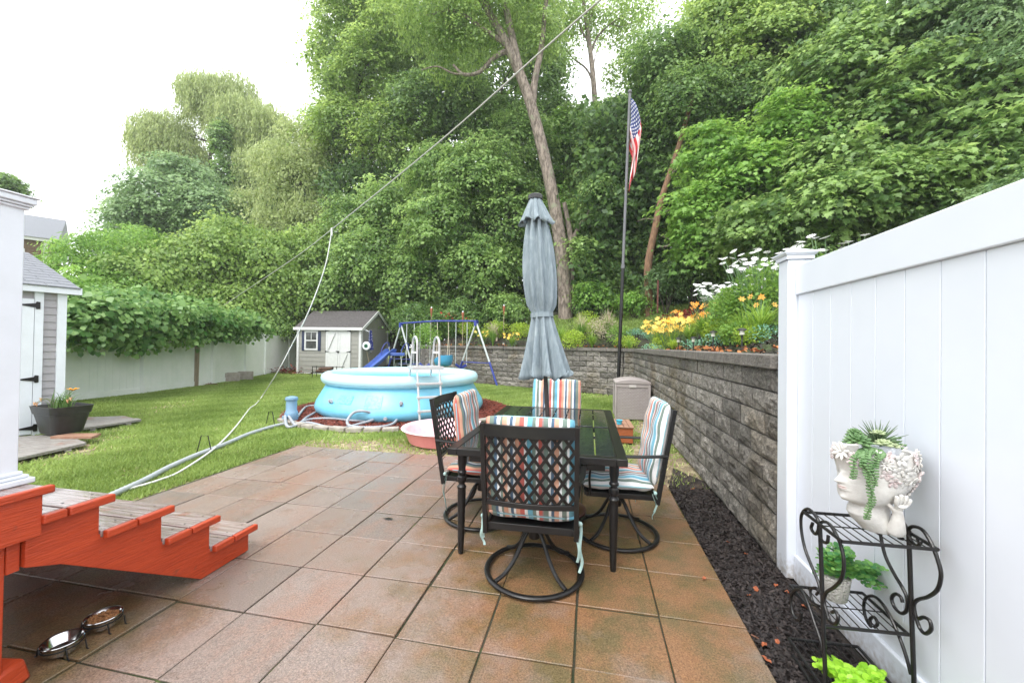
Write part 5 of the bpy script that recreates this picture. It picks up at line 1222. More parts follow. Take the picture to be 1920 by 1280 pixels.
xx, yy, patch, near_patio = xx[k], yy[k], patch[k], near_patio[k]; N = len(xx); dep = yy * .98 - xx * .19
h = nr.uniform(.022, .050, N) * (1 + dep * .02); w = .0045 + dep * .0011
a = nr.uniform(0, 2 * PI, N); ca, sa = np.cos(a), np.sin(a); le = nr.normal(0, .5, (N, 2)) * h[:, None]
V = np.zeros((N, 3, 3)); V[:, 0] = np.stack([xx - ca * w, yy - sa * w, np.full(N, -.022)], 1); V[:, 1] = np.stack([xx + ca * w, yy + sa * w, np.full(N, -.022)], 1); V[:, 2] = np.stack([xx + le[:, 0], yy + le[:, 1], h - .022], 1)
tn_ = np.clip(nr.beta(2, 2, N) * .75 + .24 * patch + .45 * near_patio * nr.random(N) + .22 * (nr.random(N) < .06), 0, 1)
o = poly_mesh('grass', V, 3, GR, tn_); tag(o, 'short lawn grass with dry straw coloured patches', 'grass', kind='stuff')
print('leaf faces', sum(len(q.polygons) for q in bpy.data.meshes))
# ------------------------------------------------------------------ small grey garden shed beyond the pool
SID = mat('grey_siding', (.31, .305, .275), .6, c2=(.28, .275, .25), vs=5)
SIDD = mat('grey_siding_gable', (.26, .26, .21), .6, c2=(.235, .235, .19), vs=5)
SHING = mat('dark_shingles', (.065, .058, .060), .9, c2=(.11, .10, .10), vs=14, bump=.8, bs=30, c3=(.16, .15, .15), s3=26, t3=.68)
WTRIM = mat('white_trim', (.66, .67, .66), .5, c2=(.60, .61, .60), vs=9)
GLASS = mat('dark_window_glass', (.03, .035, .035), .06, c2=(.09, .09, .085), vs=5)
NAVY = mat('navy_shutter', (.025, .035, .085), .5, c2=(.02, .03, .07), vs=9)
SA, SB = AT(558, 640, 17.6), AT(677, 640, 17.1); SA.z = SB.z = -.02
sx_ = (SB - SA).normalized(); SW, SD_, SH, SR = (SB - SA).length, 2.44, 2.10, 2.88
sh = thing('garden_shed', 'small grey shed with white double doors and shuttered window behind the pool', 'shed', SA, math.atan2(sx_.y, sx_.x))
b = MB(); n_ = 11; lh = SH / n_
def lap(b, p, q, nrm, z0, z1, n):
    for k in range(n):
        a, c = z0 + (z1 - z0) * k / n, z0 + (z1 - z0) * (k + 1) / n
        P = [Vector(p), Vector(q)]; nv = Vector(nrm)
        V = [P[0] + nv * .018 + Vector((0, 0, a)), P[1] + nv * .018 + Vector((0, 0, a)), P[1] + nv * .004 + Vector((0, 0, c - .004)), P[0] + nv * .004 + Vector((0, 0, c - .004)), P[1] + nv * .0 + Vector((0, 0, a)), P[0] + nv * .0 + Vector((0, 0, a)), P[1] + nv * .004 + Vector((0, 0, c)), P[0] + nv * .004 + Vector((0, 0, c))]
        b.add(V, [(0, 1, 2, 3), (1, 0, 5, 4), (3, 2, 6, 7)])
lap(b, (0, 0, 0), (SW, 0, 0), (0, -1, 0), .02, SH, n_); lap(b, (SW, 0, 0), (SW, SD_, 0), (1, 0, 0), .02, SH, n_); lap(b, (0, SD_, 0), (0, 0, 0), (-1, 0, 0), .02, SH, n_)
b.build('siding', SID, sh, smooth=False, fix=False)
b = MB(); b.box((SW / 2, SD_ / 2, SH / 2), (SW - .004, SD_ - .004, SH - .01)); b.build('wall_core', SID, sh, smooth=False)
b = MB()
for x in (SW + .0, 0):
    b.prism([(x - .02, 0, SH + .0), (x - .02, SD_, SH), (x - .02, SD_ / 2, SR - .02)], (.04, 0, 0))
for k in range(1, 12):
    y = SD_ * k / 12; t = 1 - abs(y - SD_ / 2) / (SD_ / 2); b.box((SW + .022, y, SH + (SR - SH) * t / 2), (.006, .02, (SR - SH) * t * .96))
b.build('gable', SIDD, sh, smooth=False)
b = MB(); ov = .14
for s in (-1, 1):
    y0, y1 = (-ov, SD_ / 2) if s < 0 else (SD_ + ov, SD_ / 2); ze = SH - ov * (SR - SH) / (SD_ / 2) + .03; rows_ = 9
    for k in range(rows_):
        t0, t1 = k / rows_, (k + 1) / rows_ + .02
        ya, yb = y0 + (y1 - y0) * t0, y0 + (y1 - y0) * min(1, t1); za, zb_ = ze + (SR + .03 - ze) * t0, ze + (SR + .03 - ze) * min(1, t1)
        b.prism([(-.12, ya, za + .014), (-.12, yb, zb_ + .004), (-.12, yb, zb_ - .012), (-.12, ya, za)], (SW + .24, 0, 0))
b.build('roof', SHING, sh, smooth=False)
b = MB(); b.box((SW / 2, -ov + .005, SH - .075), (SW + .24, .03, .12)); b.box((SW / 2, -ov / 2 - .006, SH - .05), (SW + .2, ov - .02, .02))
for s in (-1, 1):
    y0 = -ov if s < 0 else SD_ + ov; ze = SH - ov * (SR - SH) / (SD_ / 2)
    b.bar((SW + .135, y0, ze - .03), (SW + .135, SD_ / 2, SR - .03), .028, .12, up=(0, 0, 1))
b.build('fascia', WTRIM, sh, smooth=False)
for x, y in ((.035, -.01), (SW - .035, -.01), (SW + .0, .05), (SW, SD_ - .05)):
    b = MB(); b.box((x + (.012 if y > 0 else 0), y - (.012 if y < 0 else 0), SH / 2 - .03), (.10 if y < 0 else .03, .03 if y < 0 else .10, SH - .05)); b.build('corner_board', WTRIM, sh)
b = MB(); b.box((SW / 2, -.02, .045), (SW - .12, .03, .06)); b.build('skirt_board', WTRIM, sh)
wx0, wx1, wz0, wz1 = .37, 1.02, 1.08, 1.93
w_ = MB(); 
for (c, d) in ((((wx0 + wx1) / 2, -.035, wz1 - .035), (wx1 - wx0, .03, .07)), (((wx0 + wx1) / 2, -.035, wz0 + .035), (wx1 - wx0, .03, .07)), ((wx0 + .035, -.035, (wz0 + wz1) / 2), (.07, .03, wz1 - wz0 - .142)), ((wx1 - .035, -.035, (wz0 + wz1) / 2), (.07, .03, wz1 - wz0 - .142)), (((wx0 + wx1) / 2, -.035, (wz0 + wz1) / 2), (wx1 - wx0 - .142, .028, .05))): w_.box(c, d)
w_.box(((wx0 + wx1) / 2, -.033, (wz0 * .25 + wz1 * .75) + .0), (.025, .02, .34))
wf = w_.build('window', WTRIM, sh, smooth=False); b = MB(); b.box(((wx0 + wx1) / 2, -.024, (wz0 + wz1) / 2), (wx1 - wx0 - .1, .006, wz1 - wz0 - .1)); b.build('pane', GLASS, wf)
for x in (wx0 - .07, wx1 + .07):
    b = MB(); b.box((x, -.03, (wz0 + wz1) / 2 - .02), (.125, .022, .86))
    for k in range(9): b.box((x, -.043, wz0 + .04 + k * .088), (.09, .008, .02))
    b.build('shutter', NAVY, sh, smooth=False)
for i, (x0, x1) in enumerate(((1.42, 2.0), (2.01, 2.59))):
    b = MB(); b.box(((x0 + x1) / 2, -.032, 1.01), (x1 - x0, .03, 1.92))
    for z in (.09, 1.03, 1.93): b.box(((x0 + x1) / 2, -.052, z), (x1 - x0 - .19, .014, .085))
    for x in (x0 + .045, x1 - .045): b.box((x, -.052, 1.01), (.085, .014, 1.91))
    if i == 0: b.bar((x0 + .13, -.054, 1.12), (x1 - .13, -.054, 1.84), .013, .07, up=(0, -1, 0))
    else: b.bar((x0 + .13, -.054, .18), (x1 - .13, -.054, .94), .013, .07, up=(0, -1, 0))
    d_ = b.build('door', WTRIM, sh, smooth=False)
    xh = x0 + .0 if i == 0 else x1
    for z in (1.93, 1.03, .13):
        s = 1 if i == 0 else -1; b = MB(); b.prism([(xh - .02 * s, -.062, z - .05), (xh - .02 * s, -.062, z + .05), (xh + .03 * s, -.062, z + .02), (xh + .17 * s, -.062, z + .008), (xh + .17 * s, -.062, z - .008), (xh + .03 * s, -.062, z - .02)], (0, -.008, 0)); b.build('hinge', METAL, d_)
b = MB(); b.box((2.0, -.070, 1.04), (.16, .02, .03)); b.box((2.03, -.075, 1.02), (.05, .03, .09)); b.build('door_latch', METAL, sh)
b = MB(); b.box((SW + .022, SD_ / 2, SR - .36), (.02, .24, .26)); 
for k in range(5): b.box((SW + .034, SD_ / 2, SR - .45 + k * .045), (.014, .20, .018))
b.build('vent', SIDD, sh, smooth=False)
def shw(x, y, z): return sh.matrix_basis @ Vector((x, y, z))
# things hanging on the shed's side wall
b = MB(); b.tube(smoothpath([(0, 0, 0), (.16, -.05, -.03), (.30, -.10, -.10), (.36, -.12, -.06)], 5), .012, 6); b.tube([(0, 0, 0), (.20, -.06, -.10)], .008, 6); b.tube([(.345, -.115, -.09), (.345, -.115, -.62)], .004, 5)
o = b.build('plant_bracket', WHITE); o.location = shw(SW + .03, .12, 2.02); o.rotation_euler.z = sh.rotation_euler.z; tag(o, 'white wall bracket with a thin chain on the side of the grey shed', 'bracket')
ctr = shw(SW + .24, .02, 1.30); t = thing('hanging_disc', 'round white and green disc hanging on a chain beside the shed corner', 'hanging ornament', ctr, sh.rotation_euler.z)
b = MB(); b.lathe([(.0, -.04), (.16, -.03), (.19, 0), (.16, .03), (0, .04)], 24, cap0=False, cap1=False); b.xf(Matrix.Rotation(PI / 2, 4, 'X') @ Matrix.Identity(4)); b.build('disc', WHITE, t)
b = MB(); b.lathe([(.0, .045), (.085, .042), (.09, .02)], 20, cap0=False, cap1=False); b.xf(Matrix.Rotation(PI / 2, 4, 'X')); b.build('green_centre', mat('dark_green_paint', (.02, .10, .05), .4), t)
wsn = thing('windsock', 'blue white spotted windsock hanging folded against the shed side', 'windsock', shw(SW + .09, .62, 1.12))
def starblue():
    m, n, bb = newmat('spotted_blue_cloth'); vo = n.nodes.new('ShaderNodeTexVoronoi'); vo.inputs['Scale'].default_value = 14; tc = n.nodes.new('ShaderNodeTexCoord'); n.links.new(tc.outputs['Object'], vo.inputs['Vector'])
    cr = n.nodes.new('ShaderNodeValToRGB'); cr.color_ramp.elements[0].position = .26; cr.color_ramp.elements[0].color = (.6, .6, .7, 1); cr.color_ramp.elements[1].position = .32; cr.color_ramp.elements[1].color = (.03, .04, .24, 1)
    n.links.new(vo.outputs['Distance'], cr.inputs[0]); n.links.new(cr.outputs[0], bb.inputs['Base Color']); bb.inputs['Roughness'].default_value = .8; return m
b = MB(); b.lathe([(.02, .9), (.05, .84), (.075, .5), (.11, .1), (.12, .0), (.09, .02)], 20, cap0=False, fn=lambda a, z: 1 + .2 * math.sin(5 * a)); b.build('sock', starblue(), wsn)
b = MB(); 
for k in range(3): b.box((.04 * math.cos(k * 2), .05 * math.sin(k * 2), -.03 - k * .02), (.02, .006, .16))
b.build('streamer', WHITE, wsn)
rk = thing('garden_rake', 'green headed garden rake leaning on the shed side wall', 'rake', shw(SW + .30, .28, 0))
b = MB(); b.tube([(.0, 0, .30), (-.20, .02, 1.05)], .014, 7); b.build('handle', WOODP, rk); b = MB()
for k in range(9): b.tube([(0, 0, .32), ((k - 4) * .03, (k - 4) * .012, .0)], .009, 5)
b.build('rake_head', mat('green_plastic', (.02, .30, .18), .4), rk)
# log rack in front of the doors
lr = thing('log_rack', 'low black metal rack holding a few split logs by the shed doors', 'log rack', shw(2.25, -1.3, 0), sh.rotation_euler.z + .1)
b = MB()
for s in (-1, 1):
    b.tube([(s * .42, -.15, 0), (s * .42, -.15, .46)], .014, 7); b.tube([(s * .42, .15, 0), (s * .42, .15, .46)], .014, 7); b.tube([(s * .42, -.15, .24), (s * .42, .15, .24)], .012, 7)
for y in (-.15, .15): b.tube([(-.48, y, .20), (.48, y, .22)], .014, 7)
b.tube([(-.42, -.15, .44), (.9, -.15, .46)], .012, 7); b.build('rack_frame', METAL, lr)
LOG = mat('log_bark', (.10, .055, .04), .9, c2=(.20, .12, .09), vs=14, bump=.6)
for k in range(5):
    b = MB(); b.tube([(-.3 + .03 * k, 0, 0), (.28 + .02 * k, .03, .01 * k)], .05, 8); o = b.build('split_log', LOG); o.matrix_world = Matrix.Translation(lr.location + Vector((r_.uniform(-.05, .05), -.07 + .07 * (k % 3), .275 + .085 * (k // 3)))) @ Matrix.Rotation(sh.rotation_euler.z + .1 + r_.uniform(-.1, .1), 4, 'Z')
    tag(o, 'short brown split log lying on the black rack by the shed', 'log', 'logs on the rack by the shed')

# ------------------------------------------------------------------ swing set
SWB, SWW = mat('blue_tube', (.035, .055, .30), .35, c2=(.03, .045, .25), vs=6), mat('pale_tube', (.52, .56, .56), .4, c2=(.46, .50, .49), vs=8)
A1, A0 = AT(893, 602, 14.1), AT(752, 606, 16.4)
Z_ = (A1.z + A0.z) / 2; A1.z = A0.z = Z_
nf = G(932, 723); nf.z = 0; off = nf - Vector((A1.x, A1.y, 0))
ss = thing('swing_set', 'blue and white A-frame swing set with gliders and ropes behind the pool', 'swing set', ((A0.x + A1.x) / 2, (A0.y + A1.y) / 2, 0)); so2 = ss.location
def ssb(b, n, m_, par=None): o = b.build(n, m_, par or ss); return o
bd = (A1 - A0).normalized()
b = MB(); b.tube([A0 - so2 - bd * .06, (A0 + A1) / 2 - so2 + Vector((0, 0, .05)), A1 - so2 + bd * .06], .034, 12); ssb(b, 'top_beam', SWB)
for A in (A0, A1):
    b = MB(); b.box(A - so2 - Vector((0, 0, .07)), (.10, .14, .20), math.atan2(off.y, off.x)); ssb(b, 'bracket', SWB)
    pts = []
    for s in (1, -1):
        foot = Vector((A.x, A.y, 0)) + off * s * (1 if A is A1 else .95); spl = foot.lerp(A, .36)
        b = MB(); b.tube([A - so2 - Vector((0, 0, .05)), spl - so2], .034, 12); lg = ssb(b, 'leg', SWW)
        b = MB(); b.tube([spl - so2, foot - so2], .037, 12); b.build('lower_leg', SWB, lg); pts.append(foot.lerp(A, .34))
    b = MB(); b.tube([pts[0] - so2, pts[1] - so2], .018, 8); ssb(b, 'cross_bar', SWB)
def beam(px):   # point of the beam at column px
    best = min((k / 400 for k in range(401)), key=lambda t: abs(960 + F_PX * ((A0.lerp(A1, t) - EYEV).dot(RT)) / ((A0.lerp(A1, t) - EYEV).dot(FW)) - px)); return A0.lerp(A1, best)
side = off.normalized()
def hang(name, label, cat, pxs, zb, rr, m_, chain=False):
    t = thing(name, label, cat, beam(sum(pxs) / len(pxs)) * 1.0); o2 = t.location; ps = []
    for px in pxs:
        p = beam(px); q = Vector((p.x, p.y, zb)); ps.append(q)
        b = MB(); b.tube([p - o2, q - o2], rr, 7)
        b.build('hanger', m_, t)
        if chain:
            b = MB(); z = p.z - .05; k = 0
            while z > p.z - .75: b.box((p.x - o2.x, p.y - o2.y, z - o2.z), (.022 if k % 2 else .010, .010 if k % 2 else .022, .035)); z -= .034; k += 1
            b.build('chain', GREYPL, t)
    return t, o2, ps
t, o2, ps = hang('glider_swing', 'white tube glider swing nearest the slide end of the swing set', 'swing', (763, 777), .55, .017, SWW)
b = MB(); b.tube([ps[0] - o2 - side * .45, ps[0] - o2 + side * .45], .02, 8); b.tube([ps[1] - o2 - side * .45, ps[1] - o2 + side * .45], .02, 8); b.build('foot_bar', SWW, t)
for s in (-1, 1): b = MB(); b.box((ps[0] + ps[1]) / 2 - o2 + side * .38 * s + Vector((0, 0, .03)), (.34, .20, .03)); b.build('seat', SWB, t, bevel=.008)
t, o2, ps = hang('belt_swing', 'plain swing on two long chains in the middle of the swing set', 'swing', (788, 807), .62, .011, SWW, True)
b = MB(); b.tube(smoothpath([ps[0] - o2, (ps[0] + ps[1]) / 2 - o2 - Vector((0, 0, .12)), ps[1] - o2], 6), .05, 8, flat=.2); b.build('seat', SWB, t)
t, o2, ps = hang('trapeze_swing', 'right hand swing hanging on white covered chains', 'swing', (855, 876), .66, .014, SWW, False)
b = MB(); b.tube(smoothpath([ps[0] - o2, (ps[0] + ps[1]) / 2 - o2 - Vector((0, 0, .10)), ps[1] - o2], 6), .05, 8, flat=.2); b.build('seat', SWB, t)
# toddler seat
BUCK = mat('light_blue_bucket', (.06, .30, .52), .35, c2=(.07, .33, .56), vs=4)
t = thing('toddler_swing', 'light blue plastic toddler bucket swing on four cords above the pool rim', 'swing', AT(831, 680, 14.2)); o2 = t.location
rim = []
b = MB(); prof = [(.02, -.10), (.14, -.10), (.20, -.05), (.23, .08), (.235, .22), (.215, .22), (.205, .08), (.17, -.03), (.02, -.05)]
b.lathe(prof, 28, cap0=False, cap1=False, fn=lambda a, z: 1 - (.30 if z > .1 and math.cos(a - 2.6) > .2 else 0)); 
for i, v in enumerate(b.v): b.v[i] = Vector((v.x * 1.5, v.y * 1.3, v.z * 1.25 - (.16 if v.z > .1 and v.x < 0 else 0) * min(1, abs(v.x) * 5)))
b.build('bucket', BUCK, t, ang=60); b = MB(); b.box((-.05, -.2, .02), (.16, .04, .10)); b.build('lap_bar', PINK, t, bevel=.012)
for px, dx in ((820, -.2), (841, .2)):
    p = beam(px) - o2; k = p.lerp(Vector((dx, 0, .2)), .38); b = MB(); b.tube([p, k], .010, 6); b.tube([k, (dx, -.16, .18)], .008, 6); b.tube([k, (dx * .9, .16, .18)], .008, 6); b.build('cord', mat('cream_rope', (.55, .5, .38), .8), t)
# slide
sl = thing('slide', 'blue plastic slide with hooped handrails at the left end of the swing set', 'slide', AT(740, 640, 16.0) * 1.0); sl.location.z = 0; o2 = sl.location
SLB = mat('slide_blue', (.06, .12, .40), .35, c2=(.05, .10, .34), vs=5)
pt, pb_ = AT(728, 661, 15.6) - o2, AT(676, 704, 14.6) - o2
dv = (pb_ - pt).normalized(); sd_ = dv.cross(Vector((0, 0, 1))).normalized(); cs = [(-.25, .13), (-.22, .14), (-.18, .0), (.18, .0), (.22, .14), (.25, .13), (.2, -.03), (-.2, -.03)]
path = smoothpath([pt - Vector((dv.x, dv.y, 0)) * .25, pt, pt.lerp(pb_, .4) + Vector((0, 0, -.03)), pt.lerp(pb_, .8) - Vector((0, 0, .02)), pb_ + Vector((0, 0, .02))], 5)
V = []; [V.extend([p + sd_ * a + Vector((0, 0, c)) for a, c in cs]) for p in path]; n_ = len(cs)
b = MB(); b.add(V, [(i * n_ + k, i * n_ + (k + 1) % n_, (i + 1) * n_ + (k + 1) % n_, (i + 1) * n_ + k) for i in range(len(path) - 1) for k in range(n_)]); b.build('chute', SLB, sl)
p2 = AT(746, 664, 15.7) - o2; b = MB(); b.box(p2, (.55, .5, .12), .4); b.build('platform', SLB, sl, bevel=.02)
for q in (pt - Vector((0, 0, 0)) + sd_ * .2, p2 + Vector((.2, .2, .05))):
    b = MB(); b.tube(smoothpath([q - dv * .22, q - dv * .2 + Vector((0, 0, .26)), q + Vector((0, 0, .36)), q + dv * .2 + Vector((0, 0, .22)), q + dv * .24], 5), .016, 7); b.build('handrail', SWB, sl)
for s in (-.22, .22):
    b = MB(); b.tube([p2 + sd_ * s, Vector(((p2 + sd_ * s).x, (p2 + sd_ * s).y, 0))], .025, 8); b.build('support', SWW, sl)
sp = thing('garden_swing_bench', 'green edged low bench seen under the swing set beam', 'bench', AT(765, 640, 17.6) * 1.0); sp.location.z = 0
b = MB(); b.box((0, 0, .58), (1.3, .05, .04)); b.box((0, .15, .30), (1.2, .34, .04)); b.build('seat', mat('teal_paint', (.05, .22, .2), .5), sp)
for s in (-.55, .55): b = MB(); b.box((s, .1, .3), (.05, .3, .6)); b.build('leg', WHITE, sp)

# ------------------------------------------------------------------ near shed on the left
f27 = (Vector((FW.x, FW.y, 0)).normalized() * math.cos(R(27)) + Vector((RT.x, RT.y, 0)).normalized() * math.sin(R(27))); b27 = Vector((-f27.y, f27.x, 0))
c0 = AT(122, 640, 5.95); c0.z = 0
ls = thing('tool_shed', 'grey clapboard shed with a white door and black strap hinges at the left edge', 'shed', c0, math.atan2(f27.y, f27.x) - PI)   # local +x runs towards the camera along the face
# local axes: x = -f27 (towards camera), y = -b27 (out towards the lawn)
LS_SID = mat('lilac_grey_siding', (.36, .345, .36), .55, c2=(.33, .315, .33), vs=6, bump=.1, bs=40)
EV = 2.07
b = MB(); b.box((1.5, -1.15, EV / 2), (3.0, 2.2, EV - .004)); b.build('wall_core', LS_SID, ls, smooth=False)
b = MB()
for k in range(19):
    z0 = .02 + k * .108; b.prism([(.06, -.05, z0), (.06, -.028, z0), (.06, -.041, z0 + .107), (.06, -.05, z0 + .107)], (.20, 0, 0))
b.build('clapboard', LS_SID, ls, smooth=False); b = MB()
for k in range(19):
    z0 = .02 + k * .108
    b.prism([(1.25, -.05, z0), (1.25, -.028, z0), (1.25, -.041, z0 + .107), (1.25, -.05, z0 + .107)], (1.7, 0, 0))
b.build('clapboard', LS_SID, ls, smooth=False)
b = MB(); b.box((.035, -.03, EV / 2), (.095, .05, EV)); b.box((-.005, -.10, EV / 2), (.03, .10, EV)); b.build('corner_board', WHITE, ls, smooth=False)
b = MB(); b.box((.262, -.03, EV / 2), (.085, .05, EV)); b.box((1.24, -.03, EV / 2), (.085, .05, EV)); b.build('door_casing', WHITE, ls, smooth=False)
b = MB(); b.box((.75, -.035, .99), (.88, .045, 1.94))
for z in (.13, 1.02, 1.86): b.box((.75, -.008, z), (.66, .014, .12))
for x in (.365, 1.135): b.box((x, -.008, .99), (.11, .014, 1.93))
d_ = b.build('door', WHITE, ls, smooth=False)
for z in (1.87, .81, .11):
    b = MB(); b.prism([(.255, .002, z - .05), (.290, .002, z - .055), (.300, .002, z - .03), (.32, .002, z - .028), (.43, .002, z - .008), (.43, .002, z + .008), (.32, .002, z + .028), (.300, .002, z + .03), (.290, .002, z + .055), (.255, .002, z + .05)], (0, .008, 0)); b.build('hinge', METAL, d_)
b = MB(); b.box((1.45, .06, EV + .045), (3.2, .022, .10)); b.box((1.45, -.0, EV + .005), (3.2, .12, .018)); b.build('fascia', WHITE, ls, smooth=False)
SH2 = mat('grey_shingles', (.22, .23, .255), .85, c2=(.17, .18, .20), vs=20, bump=.5, bs=60)
b = MB(); ry, rz_ = -2.3, 2.92
rws = 13
for k in range(rws):
    t0, t1 = k / rws, (k + 1) / rws + .03; ya, yb = .09 + (ry - .09) * t0, .09 + (ry - .09) * t1; za, zb_ = EV + .085 + (rz_ - EV - .085) * t0, EV + .085 + (rz_ - EV - .085) * t1
    x = -.13 - (.17 if k % 2 else 0)
    while x < 3.1:
        xa, xb = max(x, -.13) + .004, x + .335; x += .34
        if xb > -.12: b.prism([(xa, ya, za + .012), (xa, yb, zb_ + .003), (xa, yb, zb_ - .01), (xa, ya, za)], (xb - xa, 0, 0))
b.add([(-.13, .09, EV + .082), (3.1, .09, EV + .082), (3.1, ry, rz_ - .005), (-.13, ry, rz_ - .005)], [(0, 1, 2, 3)])
b.build('roof', SH2, ls, smooth=False)
b = MB(); b.prism([(-.03, -.05, EV), (-.03, -2.25, EV), (-.03, -2.25, rz_ - .05)], (.03, 0, 0)); b.build('gable', LS_SID, ls, smooth=False)
# plank ramps
def ramp(name, label, quad, n, z=.05, th=.035):
    P = [Vector((p.x, p.y, 0)) for p in quad]; o = P[0]; t = thing(name, label, 'ramp', o)
    for k in range(n):
        a, c = P[0].lerp(P[3], (k + .03) / n), P[0].lerp(P[3], (k + .97) / n); d, e = P[1].lerp(P[2], (k + .97) / n), P[1].lerp(P[2], (k + .03) / n)
        j = r_.uniform(-.03, .03); e = e + (e - a).normalized() * j; d = d + (d - c).normalized() * j
        b = MB(); b.prism([q - o + Vector((0, 0, z - th)) for q in (a, e, d, c)], (0, 0, th)); b.build('plank', WOODG, t, bevel=.004)
    b = MB()
    for u in (.2, .8):
        a, c = P[0].lerp(P[1], u), P[3].lerp(P[2], u); b.bar(a - o + Vector((0, 0, (z - th) / 2 - .001)), c - o + Vector((0, 0, (z - th) / 2 - .001)), .06, max(.01, z - th - .004))
    b.build('bearer', WOODG, t); return t
ramp('plank_ramp', 'weathered grey plank platform in front of the shed door', [G(-30, 872, .06), G(160, 830, .06), G(118, 812, .06), G(-30, 822, .06)], 5, .06)
ramp('plank_ramp', 'weathered grey board platform lying on the grass beyond the black planter', [G(150, 803, .07), G(262, 786, .07), G(236, 779, .07), G(140, 782, .07)], 3, .07)
RB = mat('rotten_red_wood', (.30, .12, .07), .8, c2=(.38, .26, .18), vs=9, stretch=(2, 12, 12), bump=.5)
b = MB(); b.box((0, 0, .03), (.52, .10, .035)); b.box((-.04, .12, .028), (.44, .10, .030)); o = b.build('doorstep_board', RB, bevel=.004); o.location = G(140, 820, .065); o.rotation_euler.z = .25; o.location.z = .045; tag(o, 'rotten reddish boards beside the black planter', 'board')
# black planter with daylilies
pl = AT(120, 640, 5.55); pl.z = .085
pt_ = thing('black_planter', 'large square black plastic planter beside the grey shed', 'planter', pl, R(-8))
V = []; zs_ = [(.0, .37, .30), (.02, .40, .32), (.27, .52, .40), (.275, .55, .42), (.37, .585, .45), (.38, .60, .46)]
def rrect(w, d, z, r=.07, n=5):
    out = []
    for cx, cyy, a0 in ((w / 2 - r, d / 2 - r, 0), (-w / 2 + r, d / 2 - r, PI / 2), (-w / 2 + r, -d / 2 + r, PI), (w / 2 - r, -d / 2 + r, 3 * PI / 2)):
        for k in range(n + 1): a = a0 + PI / 2 * k / n; out.append(Vector((cx + r * math.cos(a), cyy + r * math.sin(a), z)))
    return out
b = MB(); ln = None
lay = [rrect(w, d, z) for z, w, d in zs_] + [rrect(.56, .42, .38), rrect(.52, .39, .33)]
n_ = len(lay[0]); V = [p for l in lay for p in l]
b.add(V, [(i * n_ + k, i * n_ + (k + 1) % n_, (i + 1) * n_ + (k + 1) % n_, (i + 1) * n_ + k) for i in range(len(lay) - 1) for k in range(n_)] + [tuple(range(n_ - 1, -1, -1))])
b.build('tub', BLACKPL, pt_, ang=50); b = MB(); b.add(rrect(.525, .395, .345), [tuple(range(n_))]); b.build('soil', DIRT, pt_)
GRN = leafmat('lily_leaves', (.05, .12, .03), (.20, .34, .10), .35, .4); ORB = mat('golden_petals', (.85, .42, .03), .5, c2=(.80, .30, .02), vs=30); STG = mat('lily_stalk', (.16, .22, .10), .5, c2=(.22, .2, .12), vs=20); BUD = mat('lily_bud', (.70, .30, .18), .5, c2=(.45, .35, .15), vs=20)
dl_ = thing('daylily_plant', 'daylilies with three golden blooms growing in the black planter', 'plant', pl + Vector((0, 0, .345)))
def lilyq():
    out = []; n = 90; a = nr.uniform(0, 2 * PI, n); ln = nr.uniform(.16, .34, n); sp = nr.uniform(.2, 1, n); ox, oy = nr.uniform(-.15, .12, n), nr.uniform(-.08, .08, n); S = np.stack([-np.sin(a), np.cos(a), 0 * a], 1); prev = None
    for k in range(6):
        t = k / 5; r = ln * sp * (.1 * t + .7 * t * t); z = ln * (t - .5 * sp * t ** 3); p = np.stack([ox + r * np.cos(a), oy + r * np.sin(a), z], 1); w = .006 * (1 - t * t * .9)
        if prev is not None: out.append(np.stack([prev[0] - S * prev[1], prev[0] + S * prev[1], p + S * w, p - S * w], 1))
        prev = (p, w)
    return np.concatenate(out), np.tile(nr.random(n), 5)
V, T_ = lilyq(); poly_mesh('leaves', V, 4, GRN, T_, dl_)
base_ = Vector(dl_.location)
for (x, y, fl) in ((137, 732, 1), (85, 786, 1), (64, 757, 0), (76, 749, 0), (132, 748, 0), (126, 752, 0), (68, 758, 0)):
    q = AT(x, y, 5.5) - base_; b = MB(); b.tube(smoothpath([(q.x * .25, q.y * .2, 0), (q.x * .6, q.y * .6, max(.12, q.z * .8)), q], 5), .0035, 5); b.build('stalk', STG, dl_)
    if fl:
        b = MB()
        for k in range(6):
            a = k * PI / 3; d = Vector((math.cos(a), math.sin(a), .55)).normalized(); s = d.cross(Vector((0, 0, 1))).normalized(); b.ball(q + d * .035, (.040, .016, .005), 8, 5, rot=Matrix((d, s, d.cross(s))).transposed())
        b.build('bloom', ORB, dl_)
    else:
        b = MB(); d = Vector((-.5, 0, .6)).normalized(); b.ball(q, (.008, .008, .032), 7, 6, rot=Matrix.Rotation(-.5, 3, 'Y')); b.ball(q + Vector((.02, 0, .012)), (.006, .006, .024), 7, 6, rot=Matrix.Rotation(.5, 3, 'Y')); b.build('bud', BUD, dl_)

